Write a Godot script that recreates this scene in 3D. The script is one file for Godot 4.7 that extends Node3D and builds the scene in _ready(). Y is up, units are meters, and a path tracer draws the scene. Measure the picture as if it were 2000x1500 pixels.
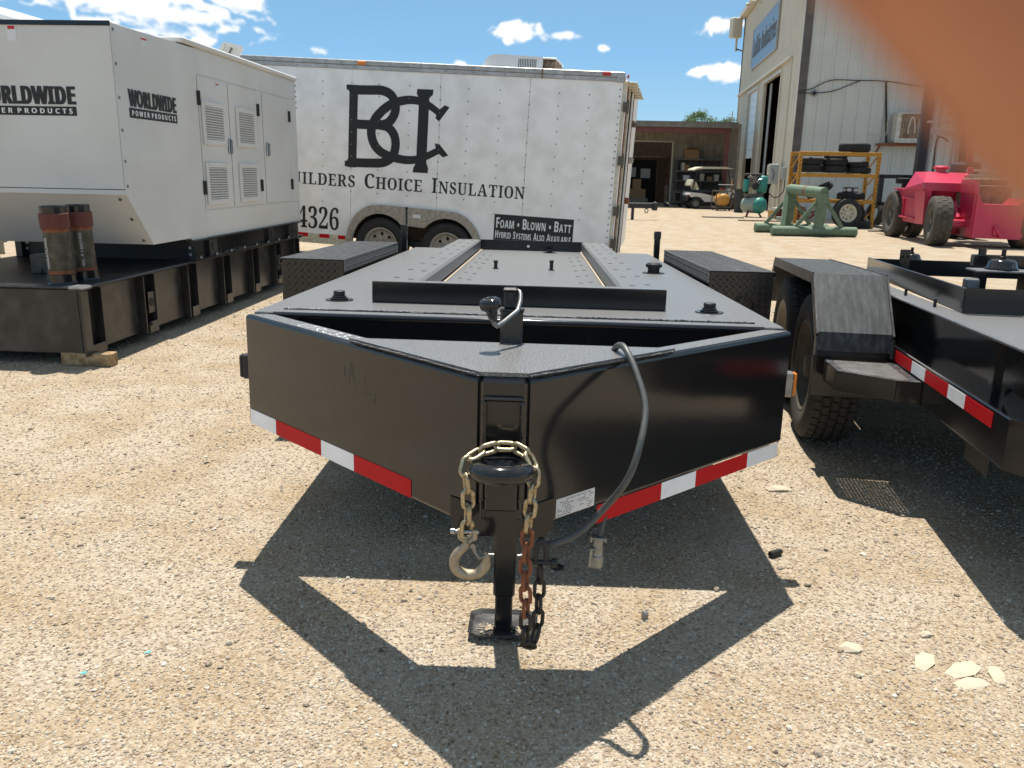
extends Node3D
# A gravel yard with black equipment trailers, a white generator set on its fuel tank, a white cargo trailer and a metal workshop.

var rng := RandomNumberGenerator.new()
var taken := {}
var M := {}
var T := {}

class MB:
	var v := PackedVector3Array()
	var n := PackedVector3Array()
	var x := Transform3D()
	func tri(a: Vector3, b: Vector3, c: Vector3):
		var A := x * a
		var B := x * b
		var C := x * c
		var m := (B - A).cross(C - A).normalized()
		v.append_array(PackedVector3Array([A, C, B]))
		n.append_array(PackedVector3Array([m, m, m]))
	func trin(a: Vector3, b: Vector3, c: Vector3, na: Vector3, nb: Vector3, nc: Vector3):
		var q := x.basis.inverse().transposed()
		v.append_array(PackedVector3Array([x * a, x * c, x * b]))
		n.append_array(PackedVector3Array([(q * na).normalized(), (q * nc).normalized(), (q * nb).normalized()]))
	func quadn(a, b, c, d, na, nb, nc, nd):
		trin(a, b, c, na, nb, nc)
		trin(a, c, d, na, nc, nd)
	func face(p: Array, out: Vector3):
		var m: Vector3 = (p[1] - p[0]).cross(p[2] - p[0])
		var k := p.size()
		if m.dot(out) >= 0.0:
			for i in range(1, k - 1): tri(p[0], p[i], p[i + 1])
		else:
			for i in range(1, k - 1): tri(p[0], p[i + 1], p[i])
	func box(c: Vector3, s: Vector3, b := 0.0):
		var h := s * 0.5
		b = minf(b, minf(h.x, minf(h.y, h.z)) * 0.9)
		var P := func(ax: int, g: Vector3) -> Vector3:
			var q := Vector3(g.x * (h.x - b), g.y * (h.y - b), g.z * (h.z - b))
			q[ax] = g[ax] * h[ax]
			return c + q
		for ax in 3:
			var u := (ax + 1) % 3
			var w := (ax + 2) % 3
			for s1 in [-1.0, 1.0]:
				var pts := []
				for k in [[-1.0, -1.0], [1.0, -1.0], [1.0, 1.0], [-1.0, 1.0]]:
					var g := Vector3()
					g[ax] = s1
					g[u] = k[0]
					g[w] = k[1]
					pts.append(P.call(ax, g))
				var o := Vector3()
				o[ax] = s1
				face(pts, o)
			if b > 0.0:
				for s1 in [-1.0, 1.0]:
					for s2 in [-1.0, 1.0]:
						var g1 := Vector3()
						g1[u] = s1
						g1[w] = s2
						g1[ax] = -1.0
						var g2 := g1
						g2[ax] = 1.0
						face([P.call(u, g1), P.call(u, g2), P.call(w, g2), P.call(w, g1)], Vector3() + g1 * 1.0 - Vector3(g1.x if ax == 0 else 0.0, g1.y if ax == 1 else 0.0, g1.z if ax == 2 else 0.0))
		if b > 0.0:
			for sx in [-1.0, 1.0]:
				for sy in [-1.0, 1.0]:
					for sz in [-1.0, 1.0]:
						var g := Vector3(sx, sy, sz)
						face([P.call(0, g), P.call(1, g), P.call(2, g)], g)
	func bar(a: Vector3, b: Vector3, w: float, h: float, up := Vector3.UP, bev := 0.0):
		var d := b - a
		var z := d.normalized()
		var xx := up.cross(z)
		if xx.length() < 0.001: xx = Vector3.RIGHT.cross(z)
		xx = xx.normalized()
		var keep := x
		x = x * Transform3D(Basis(xx, z.cross(xx), z), (a + b) * 0.5)
		box(Vector3.ZERO, Vector3(w, h, d.length()), bev)
		x = keep
	func prism(p: PackedVector2Array, z0: float, z1: float):
		if Geometry2D.is_polygon_clockwise(p):
			p = p.duplicate()
			p.reverse()
		var t := Geometry2D.triangulate_polygon(p)
		for i in range(0, t.size(), 3):
			var a := p[t[i]]
			var b := p[t[i + 1]]
			var c := p[t[i + 2]]
			if (b - a).cross(c - a) < 0.0:
				var s := b
				b = c
				c = s
			tri(Vector3(a.x, a.y, z1), Vector3(b.x, b.y, z1), Vector3(c.x, c.y, z1))
			tri(Vector3(a.x, a.y, z0), Vector3(c.x, c.y, z0), Vector3(b.x, b.y, z0))
		for i in p.size():
			var a := p[i]
			var b := p[(i + 1) % p.size()]
			tri(Vector3(a.x, a.y, z0), Vector3(b.x, b.y, z0), Vector3(b.x, b.y, z1))
			tri(Vector3(a.x, a.y, z0), Vector3(b.x, b.y, z1), Vector3(a.x, a.y, z1))
	func loft(p: PackedVector2Array, a: Transform3D, b: Transform3D):
		# the closed outline p carried from frame a to frame b, ends capped
		var t := Geometry2D.triangulate_polygon(p)
		var ca := Vector3.ZERO
		for q in p: ca += a * Vector3(q.x, q.y, 0.0) / p.size()
		var d := (b.origin - a.origin)
		for i in range(0, t.size(), 3):
			var A := []
			var B := []
			for k in 3:
				var q := p[t[i + k]]
				A.append(a * Vector3(q.x, q.y, 0.0))
				B.append(b * Vector3(q.x, q.y, 0.0))
			face(A, -d)
			face(B, d)
		var cw := Geometry2D.is_polygon_clockwise(p)
		for i in p.size():
			var q := p[i]
			var r := p[(i + 1) % p.size()]
			var o := Vector2(r.y - q.y, q.x - r.x) * (-1.0 if cw else 1.0)
			face([a * Vector3(q.x, q.y, 0), a * Vector3(r.x, r.y, 0), b * Vector3(r.x, r.y, 0), b * Vector3(q.x, q.y, 0)], a.basis * Vector3(o.x, o.y, 0))
	func tube(p: Array, r, k := 8, closed := false, caps := true):
		var m := p.size()
		var rings := []
		var norms := []
		var up := Vector3.UP
		var last := Vector3.ZERO
		for i in m:
			var a: Vector3 = p[(i - 1 + m) % m] if closed or i > 0 else p[i]
			var b: Vector3 = p[(i + 1) % m] if closed or i < m - 1 else p[i]
			var d := (b - a).normalized()
			if i == 0:
				if absf(d.dot(up)) > 0.9: up = Vector3.RIGHT
				up = (up - d * up.dot(d)).normalized()
			else:
				up = (up - d * up.dot(d)).normalized()
			var s := d.cross(up)
			var rr: float = r[i] if r is Array else r
			var ring := []
			var nr := []
			for j in k:
				var an := TAU * j / k
				var o := up * cos(an) + s * sin(an)
				ring.append(p[i] + o * rr)
				nr.append(o)
			rings.append(ring)
			norms.append(nr)
		var e := m if closed else m - 1
		for i in e:
			var i2 := (i + 1) % m
			# on closed paths the frame may be turned where it meets its start
			var sh := 0
			if closed and i2 == 0:
				var best := 1e9
				for q in k:
					var dd: float = (rings[i][0] - rings[0][q]).length()
					if dd < best:
						best = dd
						sh = q
			for j in k:
				var j2 := (j + 1) % k
				quadn(rings[i][j], rings[i][j2], rings[i2][(j2 + sh) % k], rings[i2][(j + sh) % k], norms[i][j], norms[i][j2], norms[i2][(j2 + sh) % k], norms[i2][(j + sh) % k])
		if caps and not closed:
			face(rings[0], p[0] - p[1])
			face(rings[m - 1], p[m - 1] - p[m - 2])
	func lathe(pr: Array, k := 24, smooth := false):
		# profile of Vector2(radius, height) around y; the outside lies to the right of its path upwards
		var m := pr.size()
		var sn := []
		for i in m - 1:
			var d: Vector2 = pr[i + 1] - pr[i]
			sn.append(Vector2(d.y, -d.x).normalized())
		for i in m - 1:
			var n0: Vector2 = sn[i]
			var n1: Vector2 = sn[i]
			if smooth:
				if i > 0: n0 = (sn[i] + sn[i - 1]).normalized()
				if i < m - 2: n1 = (sn[i] + sn[i + 1]).normalized()
			for j in k:
				var a0 := TAU * j / k
				var a1 := TAU * (j + 1) / k
				var c0 := Vector3(cos(a0), 0, -sin(a0))
				var c1 := Vector3(cos(a1), 0, -sin(a1))
				var r0: float = pr[i].x
				var r1: float = pr[i + 1].x
				var y0 := Vector3(0, pr[i].y, 0)
				var y1 := Vector3(0, pr[i + 1].y, 0)
				var A := c0 * r0 + y0
				var B := c1 * r0 + y0
				var C := c1 * r1 + y1
				var D := c0 * r1 + y1
				var na := c0 * n0.x + Vector3(0, n0.y, 0)
				var nb := c1 * n0.x + Vector3(0, n0.y, 0)
				var nc := c1 * n1.x + Vector3(0, n1.y, 0)
				var nd := c0 * n1.x + Vector3(0, n1.y, 0)
				if r0 > 0.0001: trin(A, B, C, na, nb, nc)
				if r1 > 0.0001: trin(A, C, D, na, nc, nd)
	func cyl(a: Vector3, b: Vector3, r: float, k := 16, bev := 0.0):
		var d := b - a
		var y := d.normalized()
		var s := Vector3.RIGHT if absf(y.x) < 0.9 else Vector3.UP
		s = (s - y * s.dot(y)).normalized()
		var keep := x
		x = x * Transform3D(Basis(s, y, s.cross(y)), a)
		var h := d.length()
		if bev > 0.0:
			lathe([Vector2(0, 0), Vector2(r - bev, 0), Vector2(r, bev), Vector2(r, h - bev), Vector2(r - bev, h), Vector2(0, h)], k)
		else:
			lathe([Vector2(0, 0), Vector2(r, 0), Vector2(r, h), Vector2(0, h)], k)
		x = keep
	func ball(c: Vector3, r: Vector3, k := 10):
		var pr := []
		var m := maxi(4, k / 2)
		for i in m + 1:
			var a := -PI / 2 + PI * i / m
			pr.append(Vector2(cos(a), sin(a)))
		var keep := x
		x = x * Transform3D(Basis.from_scale(r), c)
		lathe(pr, k, true)
		x = keep
	func sector_holes(r0: float, r1: float, k: int, rc: float, rh: float, z0: float, z1: float):
		# a flat ring in xy from r0 to r1 with k round holes of radius rh on the circle rc
		for i in k:
			for side in [-1.0, 1.0]:
				var half := PI / k
				var mid := TAU * i / k
				var p := PackedVector2Array()
				for q in 5: p.append(Vector2.from_angle(mid + side * half * (1.0 - q / 4.0)) * r0)
				for q in 6:
					var a := PI - PI * q / 5.0
					p.append(Vector2(rc + cos(a) * rh, side * sin(a) * rh).rotated(mid))
				for q in 5: p.append(Vector2.from_angle(mid + side * half * q / 4.0) * r1)
				prism(p, z0, z1)

func numbered(s: String, under: Node) -> String:
	var key := str(under.get_instance_id()) + s
	if not taken.has(key):
		taken[key] = 0
		return s
	taken[key] += 1
	return "%s_%03d" % [s, taken[key]]

func tag(o: Node, label: String, category: String, group := "", kind := ""):
	if label: o.set_meta("label", label)
	if category: o.set_meta("category", category)
	if group: o.set_meta("group", group)
	if kind: o.set_meta("kind", kind)
	return o

func thing(called: String, label: String, category: String, at := Transform3D(), group := "") -> Node3D:
	var o := Node3D.new()
	o.name = numbered(called, self)
	add_child(o, true)
	o.transform = at
	tag(o, label, category, group)
	return o

func mesh_of(mb: MB) -> ArrayMesh:
	var a := []
	a.resize(Mesh.ARRAY_MAX)
	a[Mesh.ARRAY_VERTEX] = mb.v
	a[Mesh.ARRAY_NORMAL] = mb.n
	var m := ArrayMesh.new()
	m.add_surface_from_arrays(Mesh.PRIMITIVE_TRIANGLES, a)
	return m

func put(called: String, mb: MB, mat: Material, under: Node = self, kind := "") -> MeshInstance3D:
	return put_mesh(called, mesh_of(mb), mat, under, Transform3D(), kind)

func put_mesh(called: String, m: Mesh, mat: Material, under: Node = self, at := Transform3D(), kind := "") -> MeshInstance3D:
	var o := MeshInstance3D.new()
	o.name = numbered(called, under)
	o.mesh = m
	o.material_override = mat
	under.add_child(o, true)
	o.transform = at
	if kind: o.set_meta("kind", kind)
	return o

func one_box(called: String, c: Vector3, s: Vector3, mat: Material, under: Node = self, bev := 0.004) -> MeshInstance3D:
	var b := MB.new()
	b.box(c, s, bev)
	return put(called, b, mat, under)

func one_tube(called: String, p: Array, r, mat: Material, under: Node = self, k := 8) -> MeshInstance3D:
	var b := MB.new()
	b.tube(p, r, k)
	return put(called, b, mat, under)

func one_cyl(called: String, a: Vector3, c: Vector3, r: float, mat: Material, under: Node = self, k := 16, bev := 0.0) -> MeshInstance3D:
	var b := MB.new()
	b.cyl(a, c, r, k, bev)
	return put(called, b, mat, under)

func spline(p: Array, per := 6) -> Array:
	var out := []
	var m := p.size()
	for i in m - 1:
		var a: Vector3 = p[maxi(i - 1, 0)]
		var b: Vector3 = p[i]
		var c: Vector3 = p[i + 1]
		var d: Vector3 = p[mini(i + 2, m - 1)]
		for k in per:
			out.append(b.cubic_interpolate(c, a, d, float(k) / per))
	out.append(p[m - 1])
	return out

var fonts := {}
func font(which: String) -> Font:
	if not fonts.has(which):
		var f := SystemFont.new()
		f.font_names = PackedStringArray(["Droid Serif" if which.begins_with("serif") else "Droid Sans"])
		f.font_weight = 700 if which.ends_with("bold") else 400
		fonts[which] = f
	return fonts[which]

func words(called: String, s: String, which: String, at: Transform3D, w: float, h: float, mat: Material, under: Node, depth := 0.002, heavy := 0.0) -> MeshInstance3D:
	# lettering that fills w by h, its lower left corner at the origin of «at», facing its z axis
	var t := TextMesh.new()
	t.font = font(which)
	t.font_size = 64
	t.pixel_size = 0.01
	t.depth = 0.01
	t.curve_step = 1.5
	t.text = s
	var v: PackedVector3Array = t.get_mesh_arrays()[Mesh.ARRAY_VERTEX]
	var lo := v[0]
	var hi := v[0]
	for q in v:
		lo = lo.min(q)
		hi = hi.max(q)
	var size := hi - lo
	var k := Vector3(w / size.x, h / size.y, depth / 0.01)
	if heavy > 0.0:
		# fat letters: the same outline laid three times side by side
		var am := ArrayMesh.new()
		am.add_surface_from_arrays(Mesh.PRIMITIVE_TRIANGLES, t.get_mesh_arrays())
		var st := SurfaceTool.new()
		st.begin(Mesh.PRIMITIVE_TRIANGLES)
		for q in [-1.0, 0.0, 1.0]: st.append_from(am, 0, Transform3D(Basis(), Vector3(q * heavy / k.x, 0, q * 0.0008)))
		return put_mesh(called, st.commit(), mat, under, at * Transform3D(Basis.from_scale(k), Vector3(-lo.x * k.x, -lo.y * k.y, depth * 0.5)))
	return put_mesh(called, t, mat, under, at * Transform3D(Basis.from_scale(k), Vector3(-lo.x * k.x, -lo.y * k.y, depth * 0.5)))

func small_caps(called: String, s: String, which: String, at: Transform3D, w: float, cap: float, low: float, mat: Material, under: Node):
	# capitals: upper case letters stand «cap» high, lower case ones are drawn as capitals «low» high; all in one mesh, w wide
	var st := SurfaceTool.new()
	st.begin(Mesh.PRIMITIVE_TRIANGLES)
	var pen := 0.0
	for ch in s:
		if ch == " ":
			pen += low * 0.62
			continue
		var t := TextMesh.new()
		t.font = font(which)
		t.font_size = 64
		t.pixel_size = 0.01
		t.depth = 0.01
		t.curve_step = 1.5
		t.text = ch.to_upper()
		var v: PackedVector3Array = t.get_mesh_arrays()[Mesh.ARRAY_VERTEX]
		var lo := v[0]
		var hi := v[0]
		for q in v:
			lo = lo.min(q)
			hi = hi.max(q)
		var big := ch == ch.to_upper()
		var hh := cap if big else low
		var k := hh / (hi.y - lo.y)
		var up := 0.0
		if ch == "•":
			k = low * 0.45 / (hi.y - lo.y)
			up = low * 0.3
		var am := ArrayMesh.new()
		am.add_surface_from_arrays(Mesh.PRIMITIVE_TRIANGLES, t.get_mesh_arrays())
		st.append_from(am, 0, Transform3D(Basis.from_scale(Vector3(k, k, 0.2)), Vector3(pen - lo.x * k, up - lo.y * k, 0.001)))
		pen += (hi.x - lo.x) * k + low * 0.14
	pen -= low * 0.14
	var m := st.commit()
	return put_mesh(called, m, mat, under, at * Transform3D(Basis.from_scale(Vector3(w / pen, 1, 1)), Vector3.ZERO))

# ---------------------------------------------------------------- materials
func lin(r: float, g: float, b: float) -> Color:
	return Color(r, g, b).linear_to_srgb()

func noise_tex(key: String, freq: float, lo: Color, hi: Color, oct := 4, size := 512, type := FastNoiseLite.TYPE_SIMPLEX_SMOOTH, seed_ := 1, mid := 0.5) -> NoiseTexture2D:
	if T.has(key): return T[key]
	var f := FastNoiseLite.new()
	f.noise_type = type
	f.seed = seed_
	f.frequency = freq
	f.fractal_octaves = oct
	var t := NoiseTexture2D.new()
	t.width = size
	t.height = size
	t.seamless = true
	t.noise = f
	var g := Gradient.new()
	g.offsets = PackedFloat32Array([clampf(mid - 0.3, 0, 1), clampf(mid + 0.3, 0, 1)])
	g.colors = PackedColorArray([lo, hi])
	t.color_ramp = g
	T[key] = t
	return t

func height_tex(key: String, freq: float, oct := 3, size := 512, type := FastNoiseLite.TYPE_SIMPLEX_SMOOTH, seed_ := 3) -> NoiseTexture2D:
	return noise_tex(key, freq, Color.BLACK, Color.WHITE, oct, size, type, seed_)

func mat(key: String, c: Color, rough: float, metal := 0.0) -> StandardMaterial3D:
	var m := StandardMaterial3D.new()
	m.resource_name = key
	m.albedo_color = c
	m.roughness = rough
	m.metallic = metal
	M[key] = m
	return m

func worn(m: StandardMaterial3D, t: Texture2D, scale: float, relief: Texture2D = null, cm := 0.0) -> StandardMaterial3D:
	# a mottled tone and a fine relief, laid on from three sides in the object's own axes
	m.uv1_triplanar = true
	m.uv1_scale = Vector3.ONE * scale
	if t: m.albedo_texture = t
	if relief:
		m.heightmap_enabled = true
		m.heightmap_texture = relief
		m.heightmap_scale = cm
	return m

func materials():
	var mottle := noise_tex("mottle", 0.012, Color(0.86, 0.85, 0.83), Color(1, 1, 1), 5)
	var soft := noise_tex("soft", 0.006, Color(0.965, 0.963, 0.96), Color(1, 1, 1), 5, 512, FastNoiseLite.TYPE_SIMPLEX_SMOOTH, 9)
	var grain := noise_tex("grain", 0.16, Color(0.55, 0.55, 0.55), Color(1, 1, 1), 2, 512, FastNoiseLite.TYPE_SIMPLEX_SMOOTH, 5)
	var peel := height_tex("peel", 0.05, 3)
	var rough_h := height_tex("rough_h", 0.09, 4, 512, FastNoiseLite.TYPE_SIMPLEX_SMOOTH, 8)
	# dust on black paint, with sky sheen and glints painted in as light specks
	var specks := noise_tex("specks", 0.22, lin(0.035, 0.035, 0.036), lin(0.42, 0.42, 0.41), 2, 512, FastNoiseLite.TYPE_SIMPLEX_SMOOTH, 12, 0.55)
	var scuffs := noise_tex("scuffs", 0.02, lin(0.022, 0.022, 0.023), lin(0.12, 0.12, 0.12), 6, 512, FastNoiseLite.TYPE_SIMPLEX_SMOOTH, 15, 0.62)
	var rust := noise_tex("rust", 0.02, lin(0.16, 0.045, 0.018), lin(0.26, 0.10, 0.045), 5, 512, FastNoiseLite.TYPE_SIMPLEX_SMOOTH, 21)
	var gold := noise_tex("gold", 0.03, lin(0.28, 0.22, 0.12), lin(0.50, 0.43, 0.30), 4, 256, FastNoiseLite.TYPE_SIMPLEX_SMOOTH, 22)
	worn(mat("black_gloss", lin(0.014, 0.014, 0.0145), 0.14), null, 2.2, peel, 0.006)
	mat("weld_gloss", lin(0.016, 0.016, 0.017), 0.10)
	worn(mat("black_panel", lin(0.012, 0.012, 0.0125), 0.13), null, 1.0, peel, 0.006)
	worn(mat("black_dust_glint", Color.WHITE, 0.36), specks, 1.7, rough_h, 0.05)
	worn(mat("black_scuffed", Color.WHITE, 0.42), scuffs, 1.6, rough_h, 0.03)
	worn(mat("fender_scuffed", Color.WHITE, 0.42), noise_tex("streaks", 0.02, lin(0.02, 0.022, 0.023), lin(0.085, 0.09, 0.092), 6, 512, FastNoiseLite.TYPE_SIMPLEX_SMOOTH, 16, 0.6), 1.0, rough_h, 0.02)
	M.fender_scuffed.uv1_scale = Vector3(3.0, 1.1, 1.1)
	worn(mat("black_dull", lin(0.016, 0.016, 0.017), 0.5), null, 2.0, rough_h, 0.02)
	worn(mat("tank_black", Color.WHITE, 0.3), noise_tex("tank", 0.008, lin(0.014, 0.014, 0.015), lin(0.045, 0.044, 0.042), 5, 512, FastNoiseLite.TYPE_SIMPLEX_SMOOTH, 31, 0.6), 1.0, peel, 0.012)
	worn(mat("rubber", lin(0.022, 0.021, 0.02), 0.75), mottle, 2.0, rough_h, 0.05)
	worn(mat("rubber_dusty", lin(0.07, 0.06, 0.048), 0.9), mottle, 1.5, rough_h, 0.06)
	worn(mat("white_paint", lin(0.70, 0.70, 0.69), 0.32), soft, 0.5)
	worn(mat("generator_white", lin(0.64, 0.625, 0.585), 0.38), soft, 0.35)
	worn(mat("trailer_white", lin(0.89, 0.87, 0.84), 0.4), noise_tex("grime", 0.009, Color(0.945, 0.943, 0.935), Color(1, 1, 1), 6, 512, FastNoiseLite.TYPE_SIMPLEX_SMOOTH, 41, 0.42), 0.6)
	worn(mat("aluminium", lin(0.50, 0.49, 0.48), 0.45, 0.6), mottle, 1.2)
	worn(mat("bright_steel", lin(0.6, 0.6, 0.61), 0.22, 1.0), grain, 3.0)
	worn(mat("grey_steel", lin(0.28, 0.28, 0.28), 0.4, 0.7), mottle, 2.0)
	worn(mat("rim_dusty", lin(0.42, 0.38, 0.32), 0.6, 0.2), mottle, 2.5)
	worn(mat("rubber_grey", lin(0.042, 0.038, 0.032), 0.85), mottle, 1.5, rough_h, 0.04)
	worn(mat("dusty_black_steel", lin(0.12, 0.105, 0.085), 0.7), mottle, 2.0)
	worn(mat("rust", Color.WHITE, 0.85), rust, 3.0, rough_h, 0.08)
	worn(mat("gold_zinc", Color.WHITE, 0.38, 0.85), gold, 8.0, rough_h, 0.02)
	worn(mat("dark_chain", lin(0.05, 0.045, 0.04), 0.5, 0.6), mottle, 6.0, rough_h, 0.04)
	worn(mat("hook_steel", lin(0.42, 0.35, 0.25), 0.55, 0.55), mottle, 8.0, rough_h, 0.03)
	mat("print_black", lin(0.012, 0.012, 0.013), 0.55)
	mat("print_white", lin(0.78, 0.78, 0.76), 0.5)
	worn(mat("red_tape", lin(0.85, 0.016, 0.022), 0.5), grain, 5.0)
	M.red_tape.metallic_specular = 0.25
	worn(mat("white_tape", lin(0.88, 0.89, 0.90), 0.3), soft, 3.0)
	mat("amber", lin(0.75, 0.22, 0.02), 0.2)
	mat("red_lens", lin(0.5, 0.012, 0.01), 0.2)
	mat("void_black", lin(0.006, 0.006, 0.006), 0.9)
	worn(mat("cable", lin(0.075, 0.08, 0.08), 0.45), mottle, 6.0)
	worn(mat("plug_metal", lin(0.34, 0.34, 0.32), 0.42, 0.7), mottle, 6.0)
	worn(mat("wood", lin(0.46, 0.33, 0.19), 0.8), noise_tex("woodgrain", 0.02, Color(0.72, 0.66, 0.58), Color(1, 1, 1), 4, 256, FastNoiseLite.TYPE_SIMPLEX_SMOOTH, 51), 3.0, rough_h, 0.05)
	worn(mat("old_board", lin(0.30, 0.25, 0.20), 0.9), mottle, 1.0, rough_h, 0.08)
	worn(mat("red_oxide", lin(0.13, 0.032, 0.02), 0.7), mottle, 4.0)
	worn(mat("bare_pipe", lin(0.10, 0.09, 0.07), 0.5, 0.3), noise_tex("mill", 0.01, Color(0.72, 0.69, 0.62), Color(1, 1, 0.95), 5, 256, FastNoiseLite.TYPE_SIMPLEX_SMOOTH, 55), 5.0)
	worn(mat("siding", lin(0.58, 0.54, 0.44), 0.5), soft, 0.25)
	worn(mat("siding_pale", lin(0.50, 0.50, 0.455), 0.5), soft, 0.25)
	worn(mat("trim_brown", lin(0.10, 0.085, 0.075), 0.5), mottle, 0.5)
	worn(mat("shed_siding", lin(0.33, 0.30, 0.245), 0.6), mottle, 0.4)
	worn(mat("shed_red", lin(0.17, 0.055, 0.05), 0.6), mottle, 0.8)
	worn(mat("shed_roof", lin(0.20, 0.185, 0.165), 0.5), mottle, 0.4)
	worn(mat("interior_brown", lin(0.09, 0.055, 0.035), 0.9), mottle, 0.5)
	worn(mat("carton", lin(0.36, 0.22, 0.11), 0.85), mottle, 1.5)
	worn(mat("sign_blue", lin(0.17, 0.27, 0.40), 0.4), soft, 0.4)
	worn(mat("rack_yellow", lin(0.52, 0.25, 0.025), 0.55), mottle, 1.6)
	worn(mat("stand_green", lin(0.135, 0.20, 0.13), 0.65), mottle, 1.3, rough_h, 0.08)
	worn(mat("lift_red", lin(0.50, 0.028, 0.075), 0.35), soft, 0.8)
	worn(mat("lift_black", lin(0.02, 0.02, 0.022), 0.45), mottle, 1.0)
	worn(mat("teal", lin(0.03, 0.24, 0.20), 0.45), mottle, 2.0)
	worn(mat("grey_green", lin(0.25, 0.30, 0.26), 0.5), mottle, 2.0)
	worn(mat("tank_yellow", lin(0.55, 0.27, 0.05), 0.45), mottle, 2.0)
	worn(mat("cream", lin(0.66, 0.62, 0.48), 0.5), mottle, 2.0)
	worn(mat("cart_white", lin(0.66, 0.66, 0.63), 0.3), soft, 1.0)
	worn(mat("dark_plastic", lin(0.02, 0.024, 0.022), 0.6), mottle, 1.0)
	worn(mat("box_grey", lin(0.36, 0.38, 0.37), 0.45), soft, 1.0)
	worn(mat("dark_red", lin(0.13, 0.012, 0.016), 0.5), mottle, 1.0)
	worn(mat("seat_navy", lin(0.02, 0.03, 0.045), 0.6), mottle, 1.0)
	worn(mat("ac_cream", lin(0.58, 0.55, 0.48), 0.5), mottle, 0.8)
	worn(mat("ac_brown", lin(0.25, 0.18, 0.12), 0.8), noise_tex("acrust", 0.015, Color(0.75, 0.7, 0.66), Color(1, 1, 1), 5, 256, FastNoiseLite.TYPE_SIMPLEX_SMOOTH, 61), 1.4)
	var glass := mat("pane", Color(0.35, 0.42, 0.45, 0.35), 0.08)
	glass.transparency = BaseMaterial3D.TRANSPARENCY_ALPHA
	worn(mat("bark", lin(0.10, 0.075, 0.05), 0.9), mottle, 1.0)
	var leaf := mat("leaf", lin(0.06, 0.10, 0.03), 0.6)
	leaf.backlight_enabled = true
	leaf.backlight = Color(0.25, 0.35, 0.1)
	worn(mat("caliche", lin(0.56, 0.49, 0.375), 0.95), mottle, 2.0)
	worn(mat("stone_tan", lin(0.46, 0.38, 0.28), 0.95), mottle, 6.0)
	mat("turquoise", lin(0.08, 0.42, 0.42), 0.5)
	var skin := worn(mat("skin", lin(0.46, 0.20, 0.105), 0.5), noise_tex("skin", 0.02, Color(0.88, 0.84, 0.82), Color(1, 1, 1), 4, 256, FastNoiseLite.TYPE_SIMPLEX_SMOOTH, 71), 20.0)
	skin.subsurf_scatter_enabled = true
	skin.subsurf_scatter_strength = 0.3
	mat("nail", lin(0.55, 0.33, 0.26), 0.25)
	mat("chalk", lin(0.75, 0.75, 0.75), 0.9)

# ---------------------------------------------------------------- camera, sky, sun
func around():
	var cam := Camera3D.new()
	cam.name = "camera"
	add_child(cam)
	cam.transform = Transform3D(Basis(Vector3(0.99982, 0.0184, -0.00475), Vector3(-0.0190, 0.96809, -0.24986), Vector3(0, 0.24991, 0.96827)).orthonormalized(), Vector3(0, 1.3, 0))
	cam.fov = 50.23
	cam.near = 0.004
	cam.far = 900.0
	cam.current = true
	var lens := CameraAttributesPhysical.new()
	lens.frustum_focal_length = 6.0
	lens.frustum_focus_distance = 3.0
	lens.exposure_aperture = 2.5
	var e := Environment.new()
	e.background_mode = Environment.BG_SKY
	var sky := Sky.new()
	var sm := PanoramaSkyMaterial.new()
	sm.panorama = sky_picture()
	sm.energy_multiplier = 1.0
	sky.sky_material = sm
	e.sky = sky
	e.tonemap_mode = Environment.TONE_MAPPER_LINEAR
	e.tonemap_exposure = 1.5
	e.sdfgi_enabled = true
	e.ssao_enabled = true
	e.ssil_enabled = true
	var we := WorldEnvironment.new()
	we.name = "world"
	we.environment = e
	we.camera_attributes = lens
	add_child(we)
	var sun := DirectionalLight3D.new()
	sun.name = "sun"
	sun.light_energy = 1.6
	sun.light_color = Color(1.0, 0.972, 0.93)
	sun.light_angular_distance = 0.5
	sun.shadow_enabled = true
	add_child(sun)
	sun.look_at_from_position(Vector3.ZERO, -Vector3(-0.011, 0.951, -0.309))

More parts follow.
